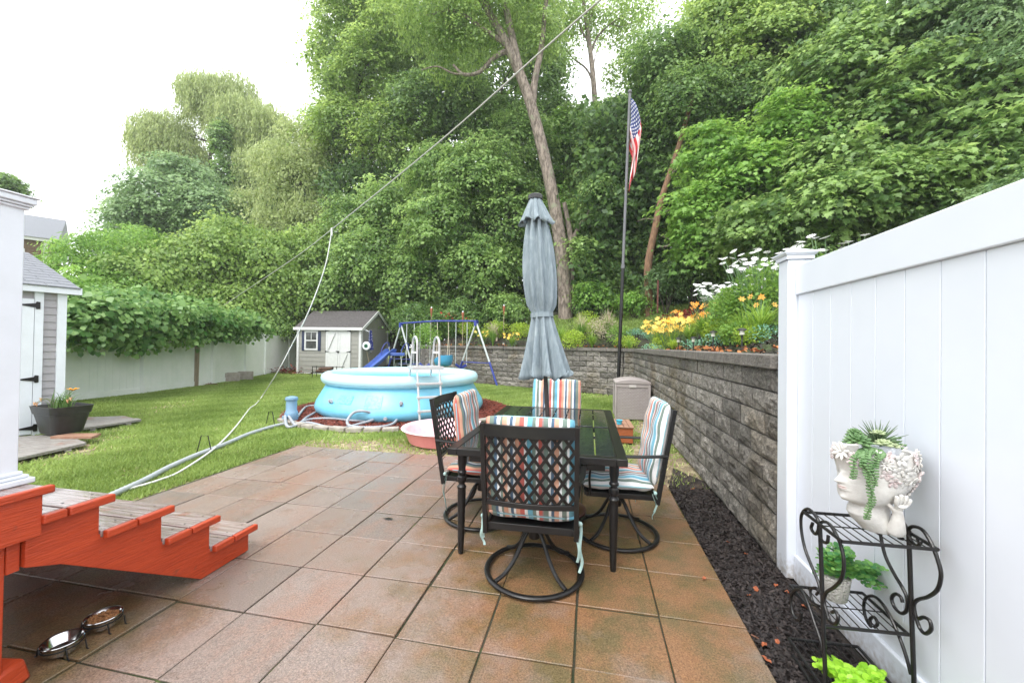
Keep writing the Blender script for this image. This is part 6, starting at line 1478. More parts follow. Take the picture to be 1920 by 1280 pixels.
# ------------------------------------------------------------------ distant brown house
hc = AT(85, 640, 30); hc.z = 0
hs_ = thing('distant_house', 'brown clapboard house with white trim far beyond the left tree', 'house', hc, math.atan2(f27.y, f27.x) - PI - .35)
BRN = mat('brown_clapboard', (.16, .10, .055), .8, c2=(.13, .08, .045), vs=3)
b = MB(); b.box((4, -3, 4.4), (8, 6, 8.8))
for k in range(50): b.box((4, .012, .1 + k * .178), (8, .03, .02)); 
b.build('wall', BRN, hs_, smooth=False)
b = MB(); b.box((.1, .03, 4.4), (.2, .08, 8.8)); b.box((4, .25, 8.85), (8.8, .10, .25)); b.build('white_trim', WTRIM, hs_, smooth=False)
b = MB(); b.prism([(-.6, .4, 8.95), (-.6, -3, 11.2), (-.6, -6.4, 8.95)], (9.2, 0, 0)); b.build('roof', SH2, hs_, smooth=False)
w_ = MB(); w_.box((1.6, .04, 7.2), (1.0, .06, 1.7)); wf = w_.build('window', WTRIM, hs_); b = MB(); b.box((1.6, .075, 7.2), (.8, .02, 1.5)); b.build('pane', GLASS, wf)

# ------------------------------------------------------------------ overhead line and the rope tied to it
CORD = mat('cable_sheath', (.50, .49, .46), .6, c2=(.42, .41, .38), vs=20); ROPE = mat('white_rope', (.72, .72, .70), .7, c2=(.6, .6, .58), vs=40)
tp = AT(622, 430, 8.6)
P = [AT(1180, -45, 4.2), AT(1120, 5, 4.5), AT(1000, 110, 5.2), AT(860, 235, 6.2), AT(740, 335, 7.3), tp, AT(560, 478, 10.2), AT(480, 532, 12.4), AT(420, 572, 14.6)]
b = MB(); P = smoothpath(P, 5); b.tube(P, [.0115 - .003 * i / len(P) for i in range(len(P))], 8); tag(b.build('overhead_cable', CORD), 'pale sagging cable running from the top of the view down to the far trees', 'cable')
R_ = [tp, AT(619, 452, 8.6), AT(612, 490, 8.55), AT(598, 535, 8.55), AT(575, 592, 8.5), AT(548, 645, 8.6), AT(520, 698, 8.7), G(492, 742, .05), G(480, 757, .01), G(468, 766, .01), G(440, 802, .01), G(402, 840, .03), G(340, 882, .01), G(300, 899, .01), G(250, 914, .01), G(208, 926, .02)]
hose('rope', 'white rope hanging from the overhead cable and trailing over the lawn to the steps', R_, .0115, ROPE, 'rope', rib=False, n=7)
b = MB(); b.tube([tp + Vector((0, 0, .03)), tp - Vector((.0, 0, .14))], .02, 8); tag(b.build('rope_knot', ROPE), 'knot of white rope tied on the overhead cable', 'knot')

# concrete blocks by the fence
for k, (px, py, w, rz, lab) in enumerate(((418, 714, .42, .30, 'larger concrete block lying by the fence next to the trellis post'), (446, 711, .36, .1, 'smaller concrete block lying behind the larger one'))):
    p = G(px, py); b = MB(); b.box((0, 0, .15), (w * 1.25, .22, .30)); b.box((0, 0, .304), (w * 1.2, .03, .010)); o = b.build('concrete_block', CONCRETE, bevel=.01); o.location = p + Vector((.38, -.05, 0)); o.rotation_euler.z = rz + .5; tag(o, lab, 'block', 'concrete blocks by the fence')
N = 500; q = G(535, 700); P_ = np.stack([q.x + nr.normal(0, .9, N), q.y + nr.normal(.3, .5, N), np.abs(nr.normal(0, .13, N))], 1)
chips('leaf_litter', P_, .16, REDCHIP, 'heap of rusty fallen leaves beside the shed corner', .02, 'leaf litter')
q = G(395, 721); P_ = np.stack([q.x + nr.normal(0, .15, 60), q.y + nr.normal(0, .12, 60), np.abs(nr.normal(0, .03, 60))], 1)
chips('leaf_litter', P_, .08, REDCHIP, 'few rusty leaves at the foot of the fence by the concrete blocks', .02, 'leaf litter')
# ------------------------------------------------------------------ wrought iron plant stand
XL_, XR_ = .915, 1.195
pst = thing('plant_stand', 'black wrought iron three tier plant stand with scrolled ends by the white fence', 'plant stand', (1.05, 1.80, 0)); o2 = pst.location
def r5(x, y, X0): return PX(1480 + x * .2657, 940 + y * .2656, X0) - o2
def scroll(pts, X0, r=.0062):
    P = smoothpath([r5(x, y, X0) for x, y in pts], 6); b = MB(); b.tube(P, r, 8, flat=1.0); b.build('scroll', METAL, pst)
scroll([(275, 240), (268, 285), (235, 280), (212, 235), (207, 175), (235, 142), (285, 160), (335, 240), (372, 340), (385, 440), (370, 540), (320, 600), (262, 640), (245, 700), (262, 770), (285, 840), (325, 862), (345, 820), (325, 775), (300, 780)], XL_)
scroll([(165, 150), (155, 190), (185, 228), (206, 190), (200, 125), (150, 60), (115, 55), (85, 100), (85, 200), (110, 330), (160, 460), (205, 570), (225, 640)], XL_ - .004)
scroll([(85, 780), (75, 835), (40, 820), (15, 740), (15, 660), (50, 620), (95, 640), (140, 740), (180, 860), (215, 960), (243, 1070)], XL_ - .002)
scroll([(190, 655), (205, 632), (190, 607), (155, 612), (150, 650), (170, 710), (215, 738)], XL_ - .002, .005)
scroll([(905, 265), (925, 285), (905, 312), (870, 290), (838, 235), (845, 190), (880, 175), (940, 200), (1000, 290), (1050, 420), (1070, 520), (1045, 620), (980, 670), (910, 690), (880, 725), (890, 800), (920, 890), (960, 930), (1000, 900), (990, 840), (950, 815), (915, 825)], XR_)
scroll([(800, 262), (775, 255), (770, 225), (800, 210), (822, 180), (790, 130), (745, 95), (690, 110), (645, 180), (650, 270), (680, 390), (740, 510), (800, 610), (832, 690), (825, 770), (785, 785), (740, 740), (722, 680), (750, 650), (785, 670), (800, 712)], XR_)
scroll([(600, 885), (622, 860), (600, 815), (570, 830), (575, 880), (540, 820), (525, 740), (540, 680), (590, 665), (640, 700), (690, 770), (740, 870), (790, 990), (830, 1110), (858, 1220)], XR_)
for X0, top, bot in ((XL_, (216, 165), (255, 1270)), (XR_, (842, 200), (880, 1270))):
    a = r5(*top, X0); c = r5(*bot, X0); d = (c - a).normalized(); e = a + d * ((a.z - .0) / -d.z)
    b = MB(); b.tube([a, e], .0075, 10); b.tube([e + Vector((0, -.0, .02)), e + Vector((0, .26, .02))], .0065, 8); b.build('leg', METAL, pst)
def shelf(fl, fr, br, bl, z, n=9):
    q = [Vector((x, y, z)) - o2 for x, y in (fl, fr, br, bl)]; b = MB()
    for i in range(4): b.tube([q[i], q[(i + 1) % 4]], .0065, 8)
    for k in range(1, n): t = k / n; b.tube([q[0].lerp(q[1], t) + Vector((0, 0, .003)), q[3].lerp(q[2], t) + Vector((0, 0, .003))], .0024, 6)
    b.tube([q[0].lerp(q[3], .5), q[1].lerp(q[2], .5)], .0026, 6); b.build('shelf', METAL, pst)
shelf((.905, 1.635), (1.203, 1.645), (1.208, 1.905), (.905, 1.895), .700)
shelf((.920, 1.775), (1.215, 1.790), (1.215, 2.050), (.920, 2.040), .305)
shelf((.93, 1.80), (1.215, 1.81), (1.215, 2.08), (.93, 2.07), .045)

# ------------------------------------------------------------------ planter shaped as a head with a flower crown
PLAS = mat('aged_white_plaster', (.66, .65, .62), .75, c2=(.56, .54, .51), vs=18, bump=.10, bs=90, c3=(.52, .44, .36), s3=20, t3=.66)
PLASP = mat('rosy_plaster', (.66, .60, .59), .75, c2=(.60, .44, .43), vs=60, bump=.4, bs=90, sharp=(.45, .75))
hq = G(1668, 1004, .705); hq += Vector((RT.x, RT.y, 0)) * .0 + Vector((FW.x, FW.y, 0)) * .050; hq.z = .7065
hd = thing('head_planter', 'white plaster head planter with a flower crown on the top shelf', 'planter', hq, math.atan2(RT.y, RT.x)); u_ = .000388
def hx(zx): return (zx - 500) * u_
def hz(zy): return (1165 - zy) * u_
#        y: left(front), back, half depth
LV = [(1165, 372, 640, 118), (1120, 330, 630, 128), (1060, 268, 610, 132), (1000, 225, 600, 130), (950, 232, 592, 126), (915, 262, 592, 128), (895, 235, 596, 140), (875, 178, 602, 160), (850, 160, 615, 182), (815, 156, 645, 202), (780, 158, 690, 216), (745, 160, 725, 226), (710, 162, 760, 234), (670, 164, 790, 240), (630, 160, 806, 245), (590, 156, 815, 247), (540, 140, 822, 248), (480, 118, 826, 246), (430, 105, 826, 242), (395, 104, 822, 236)]
NOSE = {895: 0, 875: 16, 850: 20, 815: 6, 785: 12, 764: 42, 750: 20, 736: 48, 716: 26, 706: 70, 694: 92, 680: 84, 655: 58, 630: 36, 605: 18, 585: 4}
ny = sorted(NOSE); nk = 132
zy_list = []
for (a, c) in zip(LV[:-1], LV[1:]):
    n_ = max(2, int((a[0] - c[0]) / 9)); zy_list += [a[0] + (c[0] - a[0]) * k / n_ for k in range(n_)]
zy_list.append(LV[-1][0]); ys_ = [l[0] for l in LV][::-1]
def itp(zy, i): return float(np.interp(zy, ys_, [l[i] for l in LV][::-1]))
V = []
for zy in zy_list:
    l, rgt, hdp = itp(zy, 1), itp(zy, 2), itp(zy, 3); cx, rx = (l + rgt) / 2, (rgt - l) / 2
    bump = float(np.interp(zy, ny, [NOSE[k] for k in ny], left=0, right=0)); lips = 700 < zy < 790
    for k in range(nk):
        a = 2 * PI * k / nk; a = a - .62 * math.sin(a); c, s = math.cos(a), math.sin(a)
        x = cx - rx * c; y = hdp * math.copysign(abs(s) ** .92, s)
        wn = 30 + 14 * max(0, min(1, (zy - 640) / 50)) if not lips else 56
        if c > 0: x -= bump * math.exp(-(y / wn) ** 2)
        if c > 0 and 600 < zy < 700: x += 16 * math.exp(-((abs(y) - 85) / 38) ** 2) * math.exp(-((zy - 640) / 34) ** 2)      # eye sockets
        if c > 0 and 640 < zy < 690: x -= 9 * math.exp(-((abs(y) - 85) / 30) ** 2) * math.exp(-((zy - 664) / 16) ** 2)
        lean = 0
        V.append((hx(x), y * u_, hz(zy) ))
nl = len(zy_list); b = MB(); b.add(V, [(i * nk + k, i * nk + (k + 1) % nk, (i + 1) * nk + (k + 1) % nk, (i + 1) * nk + k) for i in range(nl - 1) for k in range(nk)] + [tuple(range(nk - 1, -1, -1))])
hb2 = b.build('head', PLAS, hd, ang=180)
def hsurf(a, zy):
    l, rgt, hdp = itp(zy, 1), itp(zy, 2), itp(zy, 3); cx, rx = (l + rgt) / 2, (rgt - l) / 2
    c, s = math.cos(a), math.sin(a); return Vector((hx(cx - rx * c), hdp * s * u_, hz(zy))), Vector((-c, s, 0)).normalized()
for sgn in (-1, 1):
    b = MB(); P = []
    for k in range(9):
        t = k / 8; a = sgn * (.55 + .42 * t); p, n = hsurf(a, 668 + 10 * math.sin(PI * t)); P.append(p + n * .0006)
    b.tube(P, [.0008, .0016, .0022, .0026, .0026, .0026, .0022, .0016, .0008], 6)
    P = []
    for k in range(9):
        t = k / 8; a = sgn * (.40 + .55 * t); p, n = hsurf(a, 618 - 9 * math.sin(PI * t)); P.append(p + n * .0002)
    b.build('closed_eyelid', PLAS, hb2); b = MB()
    b.tube(P, [.0006, .0018, .0024, .0026, .0024, .0022, .0018, .0012, .0005], 6); b.build('eyebrow', PLAS, hb2)
LIP = mat('faint_pink_plaster', (.60, .46, .43), .6, c2=(.62, .52, .49), vs=30)
b = MB()
for zy, rr in ((741, .0040), (760, .0044)):
    P = [];
    for k in range(11):
        t = -1 + 2 * k / 10; a = t * .26; p, n = hsurf(a, zy - 4 * (1 - t * t) + (5 if zy < 750 else -3) * abs(t) ** 2); p.x -= (36 if zy < 750 else 30) * u_ * math.exp(-(p.y / u_ / 52) ** 2); P.append(p)
    b.tube(P, [rr * (1 - (abs(-1 + 2 * k / 10)) ** 2 * .85) for k in range(11)], 8)
b.build('lips', LIP, hb2)
# crown opening: inner basin and flower relief
b = MB(); V = []
for (s_, zy) in ((1.0, 395), (.97, 385), (.86, 392), (.84, 470)):
    for k in range(nk):
        a = 2 * PI * k / nk; l, rgt, hdp = itp(395, 1), itp(395, 2), itp(395, 3); V.append((hx((l + rgt) / 2 - (rgt - l) / 2 * math.cos(a) * s_), hdp * math.sin(a) * u_ * s_, hz(zy)))
b.add(V, [(i * nk + k, i * nk + (k + 1) % nk, (i + 1) * nk + (k + 1) % nk, (i + 1) * nk + k) for i in range(3) for k in range(nk)] + [tuple(3 * nk + k for k in range(nk))]); b.build('crown_rim', PLAS, hd)
fr = random.Random(4)
def flower(b, p, n, r, kind):
    n = n.normalized(); t1 = n.cross(Vector((0, 0, 1))).normalized(); t2 = n.cross(t1); a0 = fr.uniform(0, 6)
    npet = 5 if kind == 0 else 9
    for k in range(npet):
        a = a0 + 2 * PI * k / npet; d = t1 * math.cos(a) + t2 * math.sin(a); s = n.cross(d)
        M_ = Matrix((d, s, n)).transposed(); w = r * (.36 if kind == 0 else .19)
        b.ball(p + d * r * .55 + n * (.002 + fr.uniform(0, .002)), (r * .50, w, r * .13), 10, 6, rot=M_ @ Matrix.Rotation(-.25, 3, 'Y'))
    b.ball(p + n * .005, (r * .15, r * .15, r * .12), 8, 6)
fl_pts = []
tries = 0
while len(fl_pts) < 60 and tries < 6000:
    tries += 1; a = fr.uniform(-PI, PI); back = abs(a) / PI
    zmax = 455 + 330 * min(1, max(0, (abs(a) - .80)) / 1.0); zmax = min(zmax, 660) if abs(a + 1.6) < .5 else zmax; zy = fr.uniform(385, zmax); r = fr.uniform(.020, .036)
    p, n = hsurf(a, zy); n = (n + Vector((0, 0, -.25 + .5 * (560 - zy) / 200))).normalized()
    if all((p - q).length > (r + rr) * .72 for q, _, rr in fl_pts): fl_pts.append((p, n, r))
for i, (p, n, r) in enumerate(fl_pts):
    b = MB(); flower(b, p, n, r, i % 3 and 1 if i % 2 else 0); b.build('plaster_flower', PLASP if i % 4 == 1 else PLAS, hd, ang=60)
# the raised hand against the cheek: forearm, palm, four fingers and thumb as one skin
yb = -(itp(850, 3) + 6) * u_
me = bpy.data.meshes.new('hand'); vs_, es_, rs_ = [], [], []
def av(x, y, dy, r, par=None):
    vs_.append((hx(x), yb + dy, hz(y))); rs_.append(r * .80)
    if par is not None: es_.append((par, len(vs_) - 1))
    return len(vs_) - 1
w0 = av(545, 1150, .022, .046); w1 = av(530, 1080, .008, .034, w0); w2 = av(515, 1000, -.002, .027, w1); w3 = av(510, 930, -.006, .024, w2); pm0 = av(512, 888, -.010, .027, w3); pm1 = av(515, 850, -.012, .026, pm0)
for (x0, x1, x2, yy0, y1, y2) in ((458, 452, 448, 838, 790, 742), (494, 492, 492, 830, 775, 728), (530, 533, 538, 832, 780, 738), (563, 570, 578, 842, 800, 768)):
    f0 = av(x0, yy0, -.015, .0105, pm1); f1 = av(x1, y1, -.023, .0100, f0); f2 = av(x2, y2, -.025, .0085, f1)
th0 = av(462, 880, .004, .011, pm0); th1 = av(440, 840, .010, .009, th0)
me.from_pydata(vs_, es_, []); ho = bpy.data.objects.new('hand', me); C.objects.link(ho); ho.parent = hd; me.materials.append(PLAS)
sk = ho.modifiers.new('skin', 'SKIN'); sv = me.skin_vertices[0].data
for i, r in enumerate(rs_): sv[i].radius = (r, r * (.62 if i >= 3 and i <= 5 else .9))
sv[0].use_root = True; sk.branch_smoothing = .6; sb = ho.modifiers.new('sub', 'SUBSURF'); sb.levels = 2; sb.render_levels = 2
sk.use_smooth_shade = True
# white inner pot with succulents
sp_ = thing('succulent_pot', 'small white pot of mixed succulents set in the head planter, strings hanging down', 'potted plant', hq + Vector((RT.x, RT.y, 0)) * hx(520) + Vector((0, 0, hz(480))), hd.rotation_euler.z)
b = MB(); b.lathe([(.048, 0), (.056, .003), (.062, .058), (.058, .060), (.054, .045), (.0, .045)], 32, cap1=False); b.build('pot', WHITE, sp_, ang=40)
def zl(x, y, dy=0): return Vector((hx(x) - hx(520), dy, hz(y) - hz(480)))
SUC = mat('succulent_green', (.10, .20, .075), .45, c2=(.17, .28, .12), vs=30); SUCP = mat('pale_succulent', (.34, .42, .22), .5, c2=(.46, .52, .32), vs=25); SPK = mat('spiky_leaf', (.07, .13, .06), .45, c2=(.14, .20, .10), vs=20)
for strand in ([(400, 350, -.03), (340, 360, -.075), (300, 400, -.105), (285, 500, -.118), (300, 620, -.122), (320, 760, -.120), (310, 880, -.112), (312, 965, -.10)], [(380, 345, -.02), (260, 370, -.07), (225, 420, -.09), (210, 520, -.095), (200, 600, -.095)], [(420, 350, -.04), (365, 380, -.10), (345, 470, -.118), (340, 560, -.124), (335, 640, -.124)], [(360, 340, -.02), (300, 350, -.08), (265, 430, -.108), (255, 480, -.108)]):
    P = smoothpath([zl(x - 150 * min(1, k_ / 2), y, dy * .97) for k_, (x, y, dy) in enumerate(strand)], 10); b = MB(); b.tube(P, .002, 5)
    out = [P[0]]; 
    for q in P: 
        if (q - out[-1]).length > .0085: out.append(q)
    for i, q in enumerate(out):
        for j in range(3 if i > 2 else 2):
            a = i * 2.4 + j * 2.1; d = Vector((math.cos(a), math.sin(a), .15)).normalized(); s = d.cross(Vector((0, 0, 1))).normalized(); n = d.cross(s); sz = .0105 * (1 - .35 * i / len(out))
            b.ball(q + d * sz * .9, (sz, sz * .55, sz * .5), 7, 5, rot=Matrix((d, s, n)).transposed())
    b.build('bead_string', SUC, sp_)
def rosette(c, r, n, m_, nm, el0=.2, el1=1.3, w=.34, th=.18):
    b = MB()
    for k in range(n):
        t = k / n; a = k * 2.399; el = el0 + (el1 - el0) * t; d = Vector((math.cos(a) * math.cos(el), math.sin(a) * math.cos(el), math.sin(el))); s = d.cross(Vector((0, 0, 1))).normalized(); nn_ = s.cross(d); L_ = r * (1 - .45 * t)
        b.ball(c + d * L_ * .55, (L_ * .5, L_ * w * .5, L_ * th * .5), 8, 5, rot=Matrix((d, s, nn_)).transposed())
    b.build(nm, m_, sp_)
rosette(zl(235, 290, -.03), .050, 46, SUC, 'rosette', -.2, 1.4, .42, .22); rosette(zl(250, 215, -.01), .030, 30, SUC, 'rosette', -.4, 1.4, .5, .3); rosette(zl(440, 300, -.05), .034, 22, SUCP, 'rosette', -.1, 1.3, .7, .3); rosette(zl(460, 215, -.02), .026, 16, SUCP, 'rosette', 0, 1.3, .7, .3); rosette(zl(520, 320, -.055), .026, 16, SUCP, 'rosette', 0, 1.3, .6, .3)
b = MB()
for k in range(34):
    a = k * 2.399; el = .25 + 1.2 * (k / 34) ** .8; L_ = fr.uniform(.075, .105); d = Vector((math.cos(a) * math.cos(el), math.sin(a) * math.cos(el), math.sin(el))); c0_ = zl(500, 330, 0)
    b.tube([c0_, c0_ + d * L_ * .4 + Vector((0, 0, .003)), c0_ + d * L_], [.0042, .0036, .0004], 6, flat=.5)
b.build('spiky_aloe', SPK, sp_)
for (x1, y1, dy) in ((640, 290, -.03), (690, 265, -.01), (670, 320, -.04), (600, 340, -.055), (700, 300, .02), (640, 240, .02)):
    b = MB(); P = smoothpath([zl(520, 350, 0), zl((520 + x1) / 2, (350 + y1) / 2 - 25, dy * .6), zl(x1, y1, dy)], 6); b.tube(P, .0013, 5)
    for i, q in enumerate(P[4:]):
        for j in range(2): a = i * 1.7 + j * PI; d = Vector((math.cos(a), math.sin(a), .5)).normalized(); s = d.orthogonal().normalized(); b.ball(q + d * .006, (.007, .004, .002), 6, 4, rot=Matrix((d, s, d.cross(s))).transposed())
    b.build('sprig', SUC if dy < 0 else SPK, sp_)

# ------------------------------------------------------------------ eucalyptus pot and lime plant
EUL = leafmat('eucalyptus_leaves', (.07, .26, .09), (.28, .54, .14), .4, .4, yel=(.42, .60, .16)); LIME = leafmat('lime_leaves', (.20, .46, .02), (.44, .74, .07), .40, .4)
ROUND = [(-.5, 0, 0), (-.35, .32, .03), (0, .46, .05), (.35, .34, .02), (.5, 0, -.03), (.35, -.34, .02), (0, -.46, .05), (-.35, -.32, .03)]
def potplant(name, label, loc, potm, r, h, stems, lm, lsz, tex=True, per=15, droop=1):
    t = thing(name, label, 'potted plant', loc); b = MB(); b.lathe([(r * .68, 0), (r * .74, .004), (r * .98, h * .85), (r, h), (r * .95, h), (r * .9, h * .9), (0, h * .88)], 32, cap1=False, fn=(lambda a, z: 1 + .012 * math.sin(9 * a + 40 * z)) if tex else None); b.build('pot', potm, t, ang=45)
    VS, TS = [], []; sb_ = MB()
    for (tip, n) in stems:
        tip = Vector(tip); a = Vector((tip.x * .1, tip.y * .1, h * .9)); mid = a.lerp(tip, .5) + Vector((0, 0, .035 * droop)); P = smoothpath([a, mid, tip], 12); sb_.tube(P, .0014, 5)
        for i in range(n):
            q = P[min(len(P) - 1, int(len(P) * (.22 + .78 * i / n)))]
            for s in (0, 1):
                an = i * 1.57 + s * PI + fr.uniform(-.3, .3); D = np.array([[math.cos(an), math.sin(an), fr.uniform(-.2, .5)]]); Pn = np.array([[q.x, q.y, q.z]]) + D * lsz * .5
                VS.append(leaves(Pn, D, np.array([[fr.uniform(-.5, .5), fr.uniform(-.9, .1), 1.0]]), [lsz * fr.uniform(.75, 1.15) * (1 - .4 * i / n)], ROUND)); TS.append(fr.random())
    sb_.build('stem', SUC, t); poly_mesh('leaves', np.concatenate(VS), 8, lm, np.array(TS), t); return t
POTW = mat('textured_white_pot', (.60, .58, .54), .8, c2=(.50, .48, .45), vs=40, bump=1, bs=110)
ep = G(1581, 1136, .31); ep += Vector((FW.x, FW.y, 0)) * .045; ep.z = .3145
stems = []
for k in range(26):
    px, py = fr.uniform(1530, 1665), fr.uniform(1025, 1108); 
    if px > 1600: py = fr.uniform(1060, 1110) if px > 1640 else fr.uniform(1035, 1105)
    q = AT(px, py, (ep - EYEV).dot(FW) + fr.uniform(-.07, .07)) - ep; stems.append((q, 13))
for k in range(14): a = k * 2.4; stems.append((Vector((.05 * math.cos(a), .05 * math.sin(a), .16 + .03 * (k % 3))), 9))
potplant('eucalyptus_pot', 'green eucalyptus in a small rough white pot on the middle shelf', ep, POTW, .058, .105, stems, EUL, .031)
lp_ = G(1625, 1300, .05); lp_.z = .0555; stems = []
for k in range(44):
    a = fr.uniform(0, 2 * PI); rr = fr.uniform(.03, .16); stems.append((Vector((rr * math.cos(a) * (1.1 if math.cos(a) > 0 else .9), rr * math.sin(a), fr.uniform(.09, .15) - rr * .2)), 14))
potplant('lime_plant', 'bright lime green leafy plant in a white pot on the lowest shelf', (1.03, 1.74, .004), POTW, .055, .075, stems, LIME, .034)

# ------------------------------------------------------------------ fallen orange leaves on the dark mulch
ORL = mat('orange_dead_leaf', (.36, .10, .03), .7, c2=(.22, .06, .03), vs=30)
def deadleaf():
    b = MB(); n = 12
    V = [(0, 0, .004)]
    for k in range(n):
        a = 2 * PI * k / n; rr = (.024 if k % 2 else .038) * (1 + .2 * math.sin(k * 3)); V.append((rr * math.cos(a), rr * math.sin(a) * .7, .006 + .012 * math.sin(k * 2.1) ** 2))
    b.add(V, [(0, 1 + k, 1 + (k + 1) % n) for k in range(n)]); return b.build('fallen_leaf', ORL, fix=False)
l0 = deadleaf(); spots = [(1455, 1100), (1418, 1107), (1433, 1212), (1458, 1206), (1476, 1112), (1365, 1018), (1320, 1086), (1300, 918), (1508, 1140), (1437, 1240), (1398, 1040), (1405, 1118)]
for i, (px, py) in enumerate(spots):
    o = l0 if i == 0 else l0.copy()
    if i: C.objects.link(o)
    o.location = G(px, py) + Vector((0, 0, .006)); o.rotation_euler = (r_.uniform(-.4, .4), r_.uniform(-.4, .4), r_.uniform(0, 6)); o.scale = (r_.uniform(.35, .65),) * 3
    tag(o, 'small curled orange dead leaf lying on or beside the dark mulch strip', 'leaf', 'fallen orange leaves on the mulch')
b = MB(); b.add([(-.05, 0, 0), (0, .018, .004), (.05, 0, .002), (0, -.016, .004)], [(0, 1, 2, 3)]); o = b.build('fallen_leaf', mat('dark_wet_leaf', (.02, .012, .008), .4), fix=False); o.location = G(728, 973) + Vector((0, 0, .004)); tag(o, 'single dark wet leaf lying on a patio slab', 'leaf')
# ------------------------------------------------------------------ flower bed on top of the wall
def bedz(x, y): return float(hillz(x, y))
N = 24000
t0 = nr.random(N); L1 = (cB - WEND).length; L2 = cA.y - 2.6
s_ = t0 * (L1 + L2); u = nr.uniform(.05, 1, N) ** 1.6 * 4.2
X = np.where(s_ < L1, WEND.x + WD.x * s_ + WN.x * u, 1.2 + u); Y = np.where(s_ < L1, WEND.y + WD.y * s_ + WN.y * u, cA.y - (s_ - L1))
kk = (X > 1.33) | (s_ < L1); P = np.stack([X, Y, hillz(X, Y) + .01], 1)[kk]
chips('bed_mulch', P, .055, CHIP, 'dark bark mulch covering the raised flower bed', .03)
BG = {'strap': leafmat('strap_leaves', (.12, .24, .03), (.32, .50, .09), .4, .4), 'fern': leafmat('soft_green_leaves', (.10, .22, .04), (.28, .46, .10), .4, .5),
      'lime': leafmat('yellow_green_leaves', (.22, .36, .03), (.46, .60, .10), .4, .5), 'teal': leafmat('teal_blossoms', (.10, .28, .14), (.34, .58, .46), .3, .6), 'red': leafmat('red_burgundy_leaves', (.10, .02, .015), (.30, .06, .03), .3, .5),
      'yellow': leafmat('yellow_blossoms', (.80, .50, .05), (.92, .74, .20), .35, .5), 'orange': leafmat('orange_blossoms', (.80, .36, .04), (.90, .52, .12), .35, .5), 'white': leafmat('white_blossoms', (.72, .72, .70), (.85, .85, .85), .2, .5),
      'rose': leafmat('rose_blossoms', (.60, .03, .04), (.80, .12, .10), .3, .5), 'plume': leafmat('pale_plumes', (.45, .38, .25), (.70, .62, .50), .4, .7), 'dry': leafmat('orange_dead_leaves', (.30, .10, .03), (.55, .22, .08), .1, .7)}
def straps(base, n, L_, w, spread=1.0, seed=0):
    """arching strap leaves: each a bent ribbon of 5 quads -> returned as quads"""
    out = []
    a = nr.uniform(0, 2 * PI, n); ln = L_ * nr.uniform(.65, 1.1, n); sp = nr.uniform(.25, 1.0, n) * spread
    segs = 5; pts = []
    for k in range(segs + 1):
        t = k / segs; r = ln * sp * (.12 * t + .62 * t * t); z = ln * (t - .42 * sp * t * t * t * 1.3)
        pts.append(np.stack([base[0] + r * np.cos(a), base[1] + r * np.sin(a), base[2] + z], 1))
    S = np.stack([-np.sin(a), np.cos(a), np.zeros(n)], 1)
    for k in range(segs):
        w0, w1 = w * (1 - (k / segs) ** 2 * .9), w * (1 - ((k + 1) / segs) ** 2 * .9)
        out.append(np.stack([pts[k] - S * w0, pts[k] + S * w0, pts[k + 1] + S * w1, pts[k + 1] - S * w1], 1))
    return np.concatenate(out), np.tile(nr.random(n), segs)
def heads(base, n, rad, z0, z1, size, kind, shape=None, petals=6, up=.7):
    """blossoms: n flowers of a few petals on stems around the clump"""
    VS, TS, stems = [], [], MB()
    for i in range(n):
        a = nr.uniform(0, 2 * PI); r = rad * math.sqrt(nr.random()); z = nr.uniform(z0, z1); c = Vector((base[0] + r * math.cos(a), base[1] + r * math.sin(a), base[2] + z))
        stems.tube(smoothpath([(base[0] + r * .4 * math.cos(a), base[1] + r * .4 * math.sin(a), base[2]), (base[0] + r * .7 * math.cos(a), base[1] + r * .7 * math.sin(a), base[2] + z * .6), c], 3), .004, 4)
        nrm = Vector((nr.normal(0, .5) - .3, nr.normal(0, .5) - .5, up)).normalized(); t1 = nrm.orthogonal().normalized(); t2 = nrm.cross(t1)
        D = np.array([(t1 * math.cos(2 * PI * k / petals) + t2 * math.sin(2 * PI * k / petals) + nrm * .35)[:] for k in range(petals)]); Nn = np.tile(np.array(nrm[:]), (petals, 1)) - D * .3
        P = np.array(c[:]) + D * size * .5; VS.append(leaves(P, D, Nn, np.full(petals, size * nr.uniform(.8, 1.15)), [(-.5, .05, 0), (-.05, .26, .03), (.5, 0, -.08), (-.05, -.26, .03)])); TS += [nr.random()] * petals
    return np.concatenate(VS), np.array(TS), stems
def clump(name, label, cat, base, group, leaf=None, flw=None, bush=None, extra=None):
    t = thing(name, label, cat, base, group=group); bb = np.array(base)
    if leaf: V, T = straps((0, 0, 0), *leaf[:3], spread=leaf[3]); poly_mesh('leaves', V, 4, BG[leaf[4]], T, t)
    if bush:
        n, sz, R_x, R_z, kind = bush; d = rdirs(n, .3); rr = nr.random(n) ** .45; P = d * rr[:, None] * np.array([R_x, R_x, R_z]) + np.array([0, 0, R_z * .9]); P[:, 2] = np.maximum(P[:, 2], .02)
        V = leaves(P, d + nr.normal(0, .5, (n, 3)), d * .5 + np.array([0, 0, .8]) + nr.normal(0, .35, (n, 3)), sz * nr.uniform(.6, 1.3, n), OVAL); poly_mesh('foliage', V, 6, BG[kind], nr.beta(2, 2, n), t)
    if flw:
        V, T, st_ = heads((0, 0, 0), *flw[:5], flw[5], petals=flw[6], up=flw[7]); poly_mesh('blossoms', V, 4, BG[flw[5]], T, t); st_.build('flower_stem', SUC, t)
    return t
def bp(px, py, dep): p = AT(px, py, dep); return (p.x, p.y, bedz(p.x, p.y) - .01)
